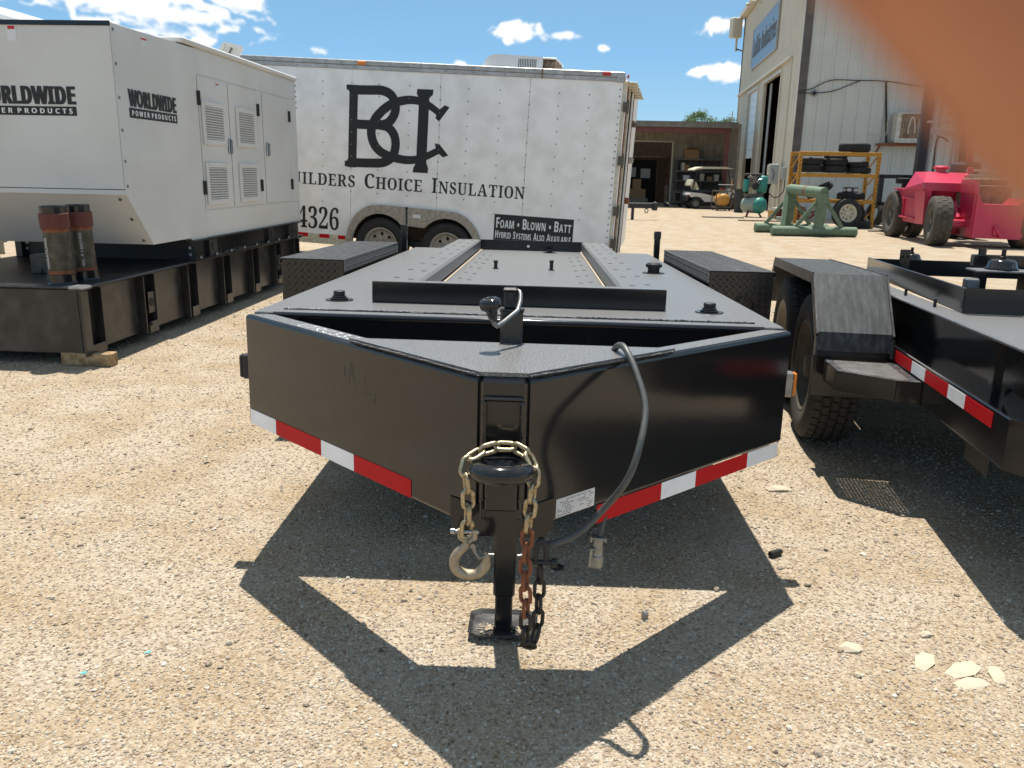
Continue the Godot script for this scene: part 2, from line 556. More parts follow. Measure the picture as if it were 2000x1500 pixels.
func sky_picture() -> ImageTexture:
	var w := 4096
	var h := 2048
	var im := Image.create(w, h, false, Image.FORMAT_RGB8)
	var g := Gradient.new()
	# colour of the air by height above the horizon, in linear light
	g.offsets = PackedFloat32Array([0.0, 0.03, 0.07, 0.13, 0.25, 0.5, 1.0])
	g.colors = PackedColorArray([Color(0.40, 0.55, 0.63), Color(0.32, 0.51, 0.62), Color(0.25, 0.44, 0.60), Color(0.185, 0.375, 0.585), Color(0.15, 0.30, 0.47), Color(0.15, 0.255, 0.38), Color(0.16, 0.24, 0.34)])
	for y in h:
		var el := (0.5 - (y + 0.5) / h) * PI
		var c := g.sample(clampf(sin(el), 0.0, 1.0)).linear_to_srgb()
		im.fill_rect(Rect2i(0, y, w, 1), c)
	var f := FastNoiseLite.new()
	f.seed = 4
	f.frequency = 1.0
	f.fractal_octaves = 5
	var f2 := FastNoiseLite.new()
	f2.seed = 11
	f2.frequency = 1.0
	f2.fractal_octaves = 4
	# azimuth, height, half width, half height of each cloud in radians; small fair-weather clouds stand all round, the high ones added for whiter fill
	var clouds := [[-0.392, 0.155, 0.10, 0.030], [-0.30, 0.1705, 0.022, 0.010], [-0.2255, 0.1256, 0.013, 0.006], [-0.0046, 0.1503, 0.027, 0.012], [0.0506, 0.1511, 0.018, 0.005], [0.0963, 0.1376, 0.007, 0.004], [0.2195, 0.1573, 0.026, 0.009], [0.2057, 0.1125, 0.012, 0.006], [0.2337, 0.1112, 0.020, 0.011], [-0.346, 0.1272, 0.018, 0.008], [-0.0696, 0.1195, 0.008, 0.004], [-0.62, 0.12, 0.05, 0.015]]
	var r := RandomNumberGenerator.new()
	r.seed = 77
	for i in 70:
		var az := r.randf_range(0.75, TAU - 0.75)
		var el := r.randf_range(0.06, 0.5)
		var k := r.randf_range(0.4, 1.4)
		clouds.append([az, el, 0.05 * k, 0.016 * k])
	for i in 75:  # unseen overhead clouds, put in to whiten and brighten the fill light
		var el := asin(r.randf_range(0.45, 0.97))
		var k := r.randf_range(0.6, 1.5)
		clouds.append([r.randf_range(0, TAU), el, 0.085 * k / maxf(cos(el), 0.25), 0.05 * k])
	for c in clouds:
		var cx: float = fposmod(c[0], TAU) / TAU * w
		var cy: float = (0.5 - c[1] / PI) * h
		var rx: float = c[2] / TAU * w
		var ry: float = c[3] / PI * h
		for y in range(int(cy - ry * 1.6), int(cy + ry * 1.6) + 1):
			for xx in range(int(cx - rx * 1.6), int(cx + rx * 1.6) + 1):
				var u: float = (xx - cx) / rx
				var v: float = (y - cy) / ry
				var d := u * u + v * v * (1.0 if v < 0 else 1.7)
				if d > 2.4: continue
				var sx := xx * 0.02
				var sy := y * 0.03
				var q := f.get_noise_2d(sx * 1.3 + f2.get_noise_2d(sx, sy) * 1.2, sy * 1.6)
				var fine := f2.get_noise_2d(sx * 4.0, sy * 4.5)
				var a := clampf((1.0 - d * 0.75 + q * 1.5 + fine * 0.45) * 1.3, 0.0, 1.0)
				a = a * a * (3.0 - 2.0 * a)
				if a <= 0.004: continue
				var px := posmod(xx, w)
				var under := im.get_pixel(px, y).srgb_to_linear()
				var body := Color(0.82, 0.82, 0.82).lerp(Color(0.56, 0.60, 0.65), clampf(v * 0.5 + 0.25 - q * 0.8, 0.0, 1.0))
				im.set_pixel(px, y, under.lerp(body, a * 0.96).linear_to_srgb())
	return ImageTexture.create_from_image(im)

# ---------------------------------------------------------------- the ground
func ground():
	var m := StandardMaterial3D.new()
	m.resource_name = "gravel"
	var f := FastNoiseLite.new()
	f.noise_type = FastNoiseLite.TYPE_CELLULAR
	f.seed = 5
	f.frequency = 0.085
	f.cellular_return_type = FastNoiseLite.RETURN_CELL_VALUE
	f.fractal_type = FastNoiseLite.FRACTAL_NONE
	f.domain_warp_enabled = true
	f.domain_warp_amplitude = 8.0
	f.domain_warp_frequency = 0.06
	var t := NoiseTexture2D.new()
	t.width = 1024
	t.height = 1024
	t.seamless = true
	t.noise = f
	var g := Gradient.new()
	# the tones that single grains of the gravel have
	g.offsets = PackedFloat32Array([0.0, 0.12, 0.3, 0.55, 0.8, 1.0])
	g.colors = PackedColorArray([lin(0.215, 0.159, 0.107), lin(0.310, 0.245, 0.176), lin(0.370, 0.305, 0.228), lin(0.391, 0.331, 0.249), lin(0.430, 0.370, 0.288), lin(0.482, 0.430, 0.353)])
	t.color_ramp = g
	var f2: FastNoiseLite = f.duplicate()
	f2.cellular_return_type = FastNoiseLite.RETURN_DISTANCE
	var h := NoiseTexture2D.new()
	h.width = 1024
	h.height = 1024
	h.seamless = true
	h.noise = f2
	var g2 := Gradient.new()
	g2.offsets = PackedFloat32Array([0.0, 1.0])
	g2.colors = PackedColorArray([Color.WHITE, Color.BLACK])
	h.color_ramp = g2
	m.albedo_texture = t
	m.uv1_triplanar = true
	m.uv1_world_triplanar = true
	m.uv1_scale = Vector3.ONE * 1.45
	m.heightmap_enabled = true
	m.heightmap_texture = h
	m.heightmap_scale = 0.5
	m.roughness = 0.97
	m.metallic_specular = 0.25
	m.detail_enabled = true
	m.detail_blend_mode = BaseMaterial3D.BLEND_MODE_MUL
	m.detail_uv_layer = BaseMaterial3D.DETAIL_UV_2
	m.detail_albedo = noise_tex("earth_patches", 0.011, lin(0.86, 0.79, 0.68), lin(1.0, 1.0, 1.0), 6, 1024, FastNoiseLite.TYPE_SIMPLEX_SMOOTH, 81, 0.42)
	m.uv2_triplanar = true
	m.uv2_world_triplanar = true
	m.uv2_scale = Vector3.ONE * 0.17
	var b := MB.new()
	b.face([Vector3(-700, 0, 700), Vector3(700, 0, 700), Vector3(700, 0, -700), Vector3(-700, 0, -700)], Vector3.UP)
	tag(put("ground", b, m), "sunlit tan caliche gravel yard stretching under all the vehicles", "ground", "", "structure")
	pebbles()

func stone_mesh(seed_: int, flat: float) -> ArrayMesh:
	var r := RandomNumberGenerator.new()
	r.seed = seed_
	var t := (1.0 + sqrt(5.0)) / 2.0
	var v := []
	for q in [[-1, t, 0], [1, t, 0], [-1, -t, 0], [1, -t, 0], [0, -1, t], [0, 1, t], [0, -1, -t], [0, 1, -t], [t, 0, -1], [t, 0, 1], [-t, 0, -1], [-t, 0, 1]]:
		v.append(Vector3(q[0], q[1], q[2]).normalized() * r.randf_range(0.78, 1.15) * Vector3(1, flat, r.randf_range(0.7, 1.0)))
	var b := MB.new()
	for q in [[0, 11, 5], [0, 5, 1], [0, 1, 7], [0, 7, 10], [0, 10, 11], [1, 5, 9], [5, 11, 4], [11, 10, 2], [10, 7, 6], [7, 1, 8], [3, 9, 4], [3, 4, 2], [3, 2, 6], [3, 6, 8], [3, 8, 9], [4, 9, 5], [2, 4, 11], [6, 2, 10], [8, 6, 7], [9, 8, 1]]:
		b.face([v[q[0]], v[q[1]], v[q[2]]], v[q[0]] + v[q[1]] + v[q[2]])
	return mesh_of(b)

func pebbles():
	var m := StandardMaterial3D.new()
	m.resource_name = "pebble"
	m.roughness = 0.95
	m.metallic_specular = 0.25
	m.vertex_color_use_as_albedo = true
	var tones := [Color(0.396, 0.335, 0.254), Color(0.447, 0.391, 0.310), Color(0.361, 0.297, 0.219), Color(0.499, 0.460, 0.387), Color(0.344, 0.280, 0.206), Color(0.310, 0.254, 0.198), Color(0.387, 0.331, 0.271)]
	for k in 3:
		var mm := MultiMesh.new()
		mm.transform_format = MultiMesh.TRANSFORM_3D
		mm.use_colors = true
		mm.mesh = stone_mesh(100 + k, 0.62)
		var count := 62000
		mm.instance_count = count
		var buf := PackedFloat32Array()
		buf.resize(count * 16)
		for i in count:
			# grains thin out with distance, where the sheet's own grain takes over
			var d := 0.7 * exp(rng.randf() * log(9.0 / 0.7))
			var a := rng.randf_range(-0.95, 0.95)
			var s := 0.0023 * exp(absf(rng.randfn(0.0, 0.42)))
			if rng.randf() < 0.006: s *= rng.randf_range(1.6, 2.6)
			s = minf(s, 0.012) * (0.85 + 0.12 * d)
			var q := Basis(Vector3.UP, rng.randf() * TAU) * Basis.from_scale(Vector3(s, s * rng.randf_range(0.7, 1.2), s))
			var o := i * 16
			buf[o] = q.x.x
			buf[o + 1] = q.y.x
			buf[o + 2] = q.z.x
			buf[o + 3] = sin(a) * d
			buf[o + 4] = q.x.y
			buf[o + 5] = q.y.y
			buf[o + 6] = q.z.y
			buf[o + 7] = s * rng.randf_range(0.0, 0.35)
			buf[o + 8] = q.x.z
			buf[o + 9] = q.y.z
			buf[o + 10] = q.z.z
			buf[o + 11] = -cos(a) * d
			var c: Color = tones[rng.randi() % tones.size()] * rng.randf_range(0.85, 1.12)
			if rng.randf() < 0.006: c = Color(0.12, 0.10, 0.08)
			buf[o + 12] = c.r
			buf[o + 13] = c.g
			buf[o + 14] = c.b
			buf[o + 15] = 1.0
		mm.buffer = buf
		var o2 := MultiMeshInstance3D.new()
		o2.name = numbered("loose_gravel", self)
		o2.multimesh = mm
		o2.material_override = m
		add_child(o2, true)
		tag(o2, ["pale and tan pebbles strewn over the near gravel", "rounder tan pebbles strewn among the near gravel", "sharper small stones strewn among the near gravel"][k], "gravel", "", "stuff")

func rock(at: Vector3, size: Vector3, turn: float, label: String, seed_: int, m := "caliche", group := "", cat := "rock", called := "rock"):
	var o := put_mesh(called, stone_mesh(seed_, 0.8), M[m], self, Transform3D(Basis(Vector3.UP, turn) * Basis.from_scale(size), at))
	tag(o, label, cat, group)

func litter():
	rock(Vector3(1.255, 0.001, -1.985), Vector3(0.068, 0.012, 0.036), 0.5, "flat pale caliche slab, largest of the broken cluster at lower right", 1, "caliche", "pieces of the broken caliche slab")
	rock(Vector3(1.165, 0.001, -2.025), Vector3(0.066, 0.010, 0.034), 0.9, "pale caliche slab at the left end of the broken cluster", 2, "caliche", "pieces of the broken caliche slab")
	rock(Vector3(1.245, 0.001, -1.925), Vector3(0.062, 0.010, 0.036), 0.2, "pale caliche slab nearest the camera in the broken cluster", 3, "caliche", "pieces of the broken caliche slab")
	rock(Vector3(1.335, 0.001, -1.965), Vector3(0.052, 0.013, 0.030), 1.2, "pale caliche slab at the right end of the broken cluster", 7, "caliche", "pieces of the broken caliche slab")
	rock(Vector3(0.985, 0.003, -2.08), Vector3(0.036, 0.014, 0.03), 0.3, "round pale caliche lump left of the broken slabs", 4)
	rock(Vector3(1.235, 0.004, -2.16), Vector3(0.022, 0.014, 0.016), 0.3, "small pale stone just behind the broken slabs", 5)
	rock(Vector3(1.155, 0.004, -3.30), Vector3(0.06, 0.016, 0.035), 0.1, "flat pale stone at the right shadow edge of the main trailer", 6)
	rock(Vector3(-0.325, 0.005, -2.30), Vector3(0.014, 0.010, 0.009), 0.4, "brown pebble in the sunlit triangle left of the jack", 8, "stone_tan")
	rock(Vector3(0.985, 0.006, -2.45), Vector3(0.016, 0.009, 0.011), 0.4, "pair of tan stones right of the trailer shadow", 9, "stone_tan")
	# black fittings lost on the ground
	var b := MB.new()
	b.x = Transform3D(Basis(Vector3.UP, 0.55), Vector3(0.945, 0.012, -2.665))
	b.cyl(Vector3(-0.028, 0, 0), Vector3(0.022, 0, 0), 0.0125, 14, 0.003)
	b.cyl(Vector3(0.022, 0, 0), Vector3(0.030, 0, 0), 0.009, 12, 0.002)
	tag(put("pipe_fitting", b, M.dark_chain), "black cylindrical fitting lying on the gravel right of the trailer", "fitting")
	var c := MB.new()
	c.x = Transform3D(Basis(Vector3.UP, 0.3), Vector3(0.415, 0.012, -2.225))
	c.box(Vector3.ZERO, Vector3(0.018, 0.024, 0.02), 0.004)
	tag(put("steel_nut", c, M.grey_steel), "small dark square nut in the sunlit gravel right of the jack", "nut")
	var r := MB.new()
	var ring := []
	for i in 16: ring.append(Vector3(cos(TAU * i / 16) * 0.018, 0.006, sin(TAU * i / 16) * 0.014))
	r.x = Transform3D(Basis(), Vector3(0.165, 0.003, -2.535))
	r.tube(ring, 0.005, 6, true)
	tag(put("rubber_ring", r, M.rubber), "black rubber ring on the shaded gravel beside the plug", "ring")
	for s in [[Vector3(-0.985, 0.010, -1.985), 0.9, "turquoise plastic scrap on the left gravel, the farther one"], [Vector3(-1.11, 0.010, -1.885), 0.8, "turquoise plastic scrap on the left gravel, the nearer one"]]:
		var p := MB.new()
		p.x = Transform3D(Basis(Vector3.UP, s[1]) * Basis(Vector3.RIGHT, 0.2), s[0])
		p.box(Vector3.ZERO, Vector3(0.017, 0.002, 0.005), 0.0006)
		p.box(Vector3(0.002, 0.001, 0.006), Vector3(0.012, 0.002, 0.003), 0.0006)
		tag(put("plastic_scrap", p, M.turquoise), s[2], "scrap")

# ---------------------------------------------------------------- wheels
func add_wheel(called: String, under: Node, at: Transform3D, R: float, W: float, rim_r: float, rubber: Material, rim: Material, rows := 5, count := 44, holes := 8, tread := true):
	# axis along local x, outer face towards -x; tyre > tread_blocks, rim
	var w := Node3D.new()
	w.name = numbered(called, under)
	under.add_child(w, true)
	w.transform = at
	wheel_parts(w, R, W, rim_r, rubber, rim, rows, count, holes, tread)
	return w

func wheel_parts(w: Node, R: float, W: float, rim_r: float, rubber: Material, rim: Material, rows := 5, count := 44, holes := 8, tread := true):
	var turn := Transform3D(Basis(Vector3(0, 1, 0), Vector3(-1, 0, 0), Vector3(0, 0, 1)), Vector3.ZERO) # y of the profile runs towards -x
	var b := MB.new()
	b.x = turn
	var h := W / 2
	var Rt := R - (0.011 if tread else 0.0)
	b.lathe([Vector2(rim_r, -h * 0.78), Vector2(rim_r + 0.012, -h * 0.9), Vector2(rim_r + (R - rim_r) * 0.45, -h), Vector2(R - 0.035, -h * 0.93), Vector2(R - 0.012, -h * 0.84), Vector2(Rt, -h * 0.7), Vector2(Rt, h * 0.7), Vector2(R - 0.012, h * 0.84), Vector2(R - 0.035, h * 0.93), Vector2(rim_r + (R - rim_r) * 0.45, h), Vector2(rim_r + 0.012, h * 0.9), Vector2(rim_r, h * 0.78)], 56, true)
	put("tyre", b, rubber, w)
	if tread:
		var t := MB.new()
		t.x = turn
		var bw := W * 0.86 / rows
		for i in rows:
			for k in count:
				var a := TAU * (k + (0.5 if i % 2 else 0.0)) / count
				var y0 := -W * 0.43 + bw * (i + 0.08)
				var y1 := y0 + bw * 0.84
				var da := TAU / count * 0.42
				var edge: float = 0.008 if (i == 0 or i == rows - 1) else 0.0
				var o := []
				for rr in [Rt - 0.004, R]:
					for q in [[a - da, y0], [a + da, y0 + bw * 0.12], [a + da, y1], [a - da, y1 - bw * 0.12]]:
						var r2: float = rr
						if edge > 0.0 and ((i == 0 and q[1] < y0 + bw * 0.4) or (i == rows - 1 and q[1] > y1 - bw * 0.4)): r2 -= edge
						o.append(Vector3(cos(q[0]) * r2, q[1], -sin(q[0]) * r2))
				var out := Vector3(cos(a), 0, -sin(a))
				t.face([o[4], o[5], o[6], o[7]], out)
				t.face([o[0], o[1], o[5], o[4]], Vector3(0, -1, 0))
				t.face([o[2], o[3], o[7], o[6]], Vector3(0, 1, 0))
				t.face([o[1], o[2], o[6], o[5]], Vector3(-sin(a), 0, -cos(a)))
				t.face([o[3], o[0], o[4], o[7]], Vector3(sin(a), 0, cos(a)))
		put("tread_blocks", t, rubber, w, "stuff")
	# rim: barrel, dished disc with hand holes, hub cap
	var c := MB.new()
	c.x = turn
	c.lathe([Vector2(rim_r - 0.012, -h * 0.8), Vector2(rim_r + 0.01, -h * 0.86), Vector2(rim_r + 0.004, -h * 0.7), Vector2(rim_r * 0.93, -h * 0.6), Vector2(rim_r * 0.92, h * 0.55), Vector2(rim_r + 0.004, h * 0.72), Vector2(rim_r + 0.012, h * 0.9), Vector2(rim_r - 0.004, h * 0.9), Vector2(rim_r * 0.9, h * 0.6), Vector2(rim_r * 0.86, h * 0.30)], 40, true)
	c.x = turn * Transform3D(Basis(Vector3.RIGHT, -PI / 2), Vector3.ZERO)
	c.sector_holes(rim_r * 0.36, rim_r * 0.88, holes, rim_r * 0.66, rim_r * 0.10, h * 0.28, h * 0.34)
	c.x = turn
	c.lathe([Vector2(rim_r * 0.36, h * 0.28), Vector2(rim_r * 0.36, h * 0.42), Vector2(rim_r * 0.26, h * 0.44), Vector2(rim_r * 0.25, h * 0.75), Vector2(rim_r * 0.2, h * 0.82), Vector2(0, h * 0.84)], 24)
	for k in holes:
		var a := TAU * (k + 0.5) / holes
		var p := Vector3(cos(a) * rim_r * 0.31, h * 0.40, -sin(a) * rim_r * 0.31)
		c.cyl(p, p + Vector3(0, h * 0.16, 0), rim_r * 0.035, 6)
	put("rim", c, rim, w)

# ---------------------------------------------------------------- the black trailer in front
func treads(b: MB, at: Vector3, u: Vector3, v: Vector3, w: float, h: float, pitch := 0.033):
	# raised lozenges of diamond plate over w by h, standing out along u x v
	var o := u.cross(v)
	var nu := int(w / pitch)
	var nv := int(h / (pitch * 0.5))
	for j in nv:
		for i in nu:
			var c := at + u * (pitch * (i + 0.5 + (0.5 if j % 2 else 0.0))) + v * (pitch * 0.5 * (j + 0.5))
			if pitch * (i + 1.0 + (0.5 if j % 2 else 0.0)) > w: continue
			var d := (u + v * (1.0 if j % 2 else -1.0)).normalized()
			var s := o.cross(d)
			var L := pitch * 0.40
			var W := pitch * 0.13
			var H := 0.0022
			var p := [c - d * L, c + s * W, c + d * L, c - s * W]
			var t1 := c - d * L * 0.55 + o * H
			var t2 := c + d * L * 0.55 + o * H
			b.face([p[0], p[1], t1], o)
			b.face([p[1], t2, t1], o + s)
			b.face([p[1], p[2], t2], o)
			b.face([p[2], p[3], t2], o)
			b.face([p[3], t1, t2], o - s)
			b.face([p[3], p[0], t1], o)

func tape_strip(under: Node, A: Vector3, d: Vector3, out: Vector3, spans: Array, h := 0.05):
	# spans of [start, end, "red" or "white"] along d from A; each a sticker 1 mm proud
	var up := out.cross(d) * -1.0
	for s in spans:
		var b := MB.new()
		b.x = Transform3D(Basis(d, d.cross(out) * -1.0, out), A)
		b.box(Vector3((s[0] + s[1]) * 0.5, h * 0.5, 0.0012), Vector3(s[1] - s[0] - 0.001, h, 0.0012), 0.0003)
		put("reflective_tape", b, M.red_tape if s[2] == "red" else M.white_tape, under).set_meta("label", s[2] + " reflective tape segment")

func weld(b: MB, a: Vector3, c: Vector3, r: float, step := 0.007):
	var k := int((c - a).length() / step)
	for i in k + 1:
		var q := a.lerp(c, float(i) / k) + Vector3(rng.randf_range(-1, 1), rng.randf_range(-0.5, 0.5), rng.randf_range(-1, 1)) * r * 0.25
		b.ball(q, Vector3(r * rng.randf_range(0.8, 1.2), r * rng.randf_range(0.6, 0.9), r * rng.randf_range(0.9, 1.4)), 7)

func main_trailer():
	var D := 0.84
	var t := thing("tank_trailer", "black steel trailer with a pointed nose, ring hitch and diamond plate fenders", "trailer", Transform3D(Basis(Vector3(0.999448, -0.006979, 0.032491), Vector3(0.007851, 0.99961, -0.026791), Vector3(-0.032292, 0.027031, 0.999113)).orthonormalized(), Vector3(0.0024, -0.0117, -2.5975)))
	# deck plate, hull walls
	one_box("deck", Vector3(0, D - 0.006, -1.875), Vector3(1.77, 0.012, 3.59), M.black_dust_glint, t, 0.003)
	var b := MB.new()
	b.box(Vector3(0, D - 0.20, -0.082), Vector3(1.74, 0.36, 0.010), 0.0)
	b.box(Vector3(0, D - 0.20, -3.66), Vector3(1.76, 0.36, 0.010), 0.0)
	for s in [-1.0, 1.0]: b.box(Vector3(s * 0.879, D - 0.196, -1.90), Vector3(0.010, 0.35, 3.52), 0.0)
	b.box(Vector3(0, D - 0.375, -1.90), Vector3(1.75, 0.008, 3.50), 0.0)
	put("hull", b, M.black_panel, t)
	b = MB.new()
	for s in [-1.0, 1.0]:
		b.box(Vector3(s * 0.879, D - 0.19, -0.07), Vector3(0.008, 0.365, 0.125), 0.0)
	put("corner_plate", b, M.black_gloss, t)
	# round front edge of the deck and the weld along it
	one_tube("deck_edge", [Vector3(-0.82, D - 0.010, -0.082), Vector3(0.82, D - 0.010, -0.082)], 0.011, M.weld_gloss, t, 10)
	b = MB.new()
	weld(b, Vector3(-0.80, D + 0.001, -0.150), Vector3(0.80, D + 0.001, -0.150), 0.0068, 0.0095)
	put("weld_bead", b, M.weld_gloss, t)
	# the two slanted nose plates: channel section with flanges turned in at top and bottom
	for s in [-1.0, 1.0]:
		b = MB.new()
		var d := Vector3(-s * 0.708, 0, 0.706)
		var out := Vector3(s * 0.706, 0, 0.708)
		var A := Vector3(s * 0.885, D, 0.0)
		var E := Vector3(s * 0.060, D, 0.823)
		var p := PackedVector2Array()
		# outline in (out, up): outer face at 0, flange reaching 72 mm inwards
		for q in 5:
			var a := PI / 2 * q / 4.0
			p.append(Vector2(-0.012 + sin(a) * 0.012, -0.012 + cos(a) * 0.012))
		for q in 5:
			var a := PI / 2 * q / 4.0
			p.append(Vector2(-0.012 + cos(a) * 0.012, -0.358 - sin(a) * 0.012))
		p.append_array([Vector2(-0.105, -0.370), Vector2(-0.105, -0.361), Vector2(-0.010, -0.361), Vector2(-0.010, -0.009), Vector2(-0.072, -0.009), Vector2(-0.072, 0.0)])
		var bs := Basis(out, Vector3.UP, out.cross(Vector3.UP))
		b.loft(p, Transform3D(bs, A), Transform3D(bs, E))
		put("nose_plate", b, M.black_panel, t)
		# the flat of the flange takes the dust and painted glints of the deck
		b = MB.new()
		var i0 := A - out * 0.012
		var i1 := A - out * 0.071
		b.face([i0 + Vector3(0, 0.0012, 0), i1 + Vector3(0, 0.0012, 0) + d * 0.055, i1 + Vector3(0, 0.0012, 0) + d * 0.78, i0 + Vector3(0, 0.0012, 0) + d * 0.66], Vector3.UP)
		put("nose_flange", b, M.black_dust_glint, t)
		var o := Vector3(0, -0.3665, 0)
		if s < 0:
			tape_strip(t, A + o, d, out, [[0.006, 0.183, "white"], [0.183, 0.463, "red"], [0.463, 0.641, "white"], [0.641, 0.912, "red"]])
		else:
			tape_strip(t, A + o, d, out, [[0.016, 0.200, "white"], [0.200, 0.478, "red"], [0.478, 0.643, "white"], [0.643, 0.915, "red"]])
	# gusset on the nose, with a weld round its rim
	b = MB.new()
	b.x = Transform3D(Basis(Vector3.RIGHT, Vector3(0, 0, 1), Vector3(0, -1, 0)), Vector3(0, D + 0.011, 0))
	b.prism(PackedVector2Array([Vector2(-0.445, 0.432), Vector2(0.445, 0.432), Vector2(0.056, 0.818), Vector2(-0.056, 0.818)]), 0.0, 0.0095)
	put("nose_gusset", b, M.black_dust_glint, t)
	b = MB.new()
	b.x = Transform3D(Basis(Vector3.RIGHT, Vector3(0, 0, 1), Vector3(0, -1, 0)), Vector3(0, D - 0.357, 0))
	b.prism(PackedVector2Array([Vector2(-0.37, 0.50), Vector2(0.37, 0.50), Vector2(0.056, 0.79), Vector2(-0.056, 0.79)]), 0.0, 0.008)
	put("lower_gusset", b, M.black_gloss, t)
	one_box("junction_box", Vector3(0.165, D - 0.07, 0.455), Vector3(0.13, 0.09, 0.07), M.black_dull, t, 0.006)
	b = MB.new()
	for s in [-1.0, 1.0]: weld(b, Vector3(s * 0.432, D + 0.004, 0.452), Vector3(s * 0.060, D + 0.004, 0.822), 0.005, 0.008)
	put("weld_bead", b, M.black_gloss, t)
	# nose post with its adjustable hitch channel
	b = MB.new()
	b.box(Vector3(0, D - 0.188, 0.800), Vector3(0.116, 0.376, 0.060), 0.012)
	put("nose_post", b, M.black_gloss, t)
	b = MB.new()
	for s in [-1.0, 1.0]:
		b.box(Vector3(s * 0.043, D - 0.19, 0.842), Vector3(0.011, 0.28, 0.030), 0.004)
		for k in 5: b.cyl(Vector3(s * 0.043, D - 0.08 - 0.05 * k, 0.850), Vector3(s * 0.043, D - 0.08 - 0.05 * k, 0.859), 0.004, 8)
	b.box(Vector3(0, D - 0.047, 0.836), Vector3(0.092, 0.010, 0.014), 0.004)
	put("hitch_channel", b, M.black_gloss, t)
	b = MB.new()
	b.box(Vector3(0, D - 0.245, 0.848), Vector3(0.074, 0.125, 0.028), 0.004)
	b.box(Vector3(0, D - 0.195, 0.868), Vector3(0.060, 0.046, 0.030), 0.006)
	put("hitch_block", b, M.black_gloss, t)
	b = MB.new()
	b.x = Transform3D(Basis(), Vector3(0, D, 0.832))
	b.prism(PackedVector2Array([Vector2(-0.117, -0.281), Vector2(-0.066, -0.299), Vector2(0.066, -0.299), Vector2(0.123, -0.276), Vector2(0.123, -0.350), Vector2(0.100, -0.377), Vector2(-0.092, -0.377), Vector2(-0.117, -0.348)]), 0.0, 0.011)
	put("hitch_ear_plate", b, M.black_panel, t)
	# lunette ring, tipped a little up at its front
	b = MB.new()
	b.x = Transform3D(Basis(Vector3.RIGHT, -0.12), Vector3(0.003, D - 0.183, 0.935))
	var ring := []
	for i in 40: ring.append(Vector3(cos(TAU * i / 40) * 0.0535, 0, sin(TAU * i / 40) * 0.0535))
	b.tube(ring, 0.0208, 14, true)
	b.box(Vector3(0, -0.002, -0.066), Vector3(0.050, 0.036, 0.030), 0.01)
	put("lunette_ring", b, M.black_gloss, t)
	# jack: square outer and inner tube, dished foot, crank head, arm and knob
	var j := Node3D.new()
	j.name = "jack"
	t.add_child(j)
	j.transform = Transform3D(Basis(Vector3.RIGHT, -0.055), Vector3(0.0, D + 0.1, 0.404))
	b = MB.new()
	b.box(Vector3(0, -0.412, 0), Vector3(0.062, 0.824, 0.062), 0.006)
	b.box(Vector3(0, -0.003, 0), Vector3(0.067, 0.010, 0.067), 0.004)
	put("outer_tube", b, M.black_gloss, j)
	one_box("inner_tube", Vector3(0, -0.88, 0), Vector3(0.050, 0.12, 0.050), M.black_gloss, j, 0.004)
	b = MB.new()
	# foot pressed from plate: flat middle, rim turned up and cut corners
	var fr := [Vector2(0.045, 0.035), Vector2(0.088, 0.062), Vector2(0.100, 0.074)]
	var hy := [0.0, 0.003, 0.014]
	for k in 2:
		var o1 := []
		var o2 := []
		for q in [[-1, -1], [1, -1], [1, 1], [-1, 1]]:
			for e in [[1.0, 0.72], [0.72, 1.0]] if q[0] * q[1] > 0 else [[0.72, 1.0], [1.0, 0.72]]:
				o1.append(Vector3(q[0] * fr[k].x * e[0], hy[k], q[1] * fr[k].y * e[1]))
				o2.append(Vector3(q[0] * fr[k + 1].x * e[0], hy[k + 1], q[1] * fr[k + 1].y * e[1]))
		for i in 8:
			b.face([o1[i], o1[(i + 1) % 8], o2[(i + 1) % 8], o2[i]], Vector3.UP)
			b.face([o1[i] - Vector3(0, 0.005, 0), o1[(i + 1) % 8] - Vector3(0, 0.005, 0), o2[(i + 1) % 8] - Vector3(0, 0.005, 0), o2[i] - Vector3(0, 0.005, 0)], Vector3.DOWN)
			if k == 1: b.face([o2[i], o2[(i + 1) % 8], o2[(i + 1) % 8] - Vector3(0, 0.005, 0), o2[i] - Vector3(0, 0.005, 0)], o2[i])
		if k == 0:
			b.face(o1, Vector3.UP)
			b.face(o1.map(func(q): return q - Vector3(0, 0.005, 0)), Vector3.DOWN)
	var foot := put("foot_plate", b, M.black_scuffed, j)
	foot.transform = Transform3D(Basis(Vector3.RIGHT, 0.055 + 0.027), Vector3(0, -0.928, 0.0))
	b = MB.new()
	for k in 90:
		var sx := (1.0 if k % 3 == 0 else -1.0)
		var q := Vector3(sx * (0.050 + rng.randfn(0.0, 0.011)), -0.9265, 0.012 + rng.randfn(0.0, 0.016))
		var r := rng.randf_range(0.0015, 0.0042)
		b.x = Transform3D(Basis(Vector3.UP, rng.randf() * 6.0), q)
		b.box(Vector3.ZERO, Vector3(r * 2.0, r, r * 1.6), r * 0.4)
	put("sand_on_foot", b, M.stone_tan, j, "stuff")
	b = MB.new()
	b.cyl(Vector3(-0.055, -0.71, 0.0), Vector3(0.044, -0.71, 0.0), 0.0055, 10)
	b.cyl(Vector3(0.044, -0.71, 0.0), Vector3(0.052, -0.71, 0.0), 0.008, 10)
	put("lock_pin", b, M.grey_steel, j)
	b = MB.new()
	b.box(Vector3(-0.006, 0.026, 0.0), Vector3(0.034, 0.050, 0.040), 0.005)
	b.box(Vector3(-0.006, 0.052, 0.0), Vector3(0.042, 0.012, 0.046), 0.005)
	b.cyl(Vector3(-0.006, 0.034, 0.020), Vector3(-0.006, 0.034, 0.027), 0.010, 12)
	put("crank_head", b, M.black_dull, j)
	b = MB.new()
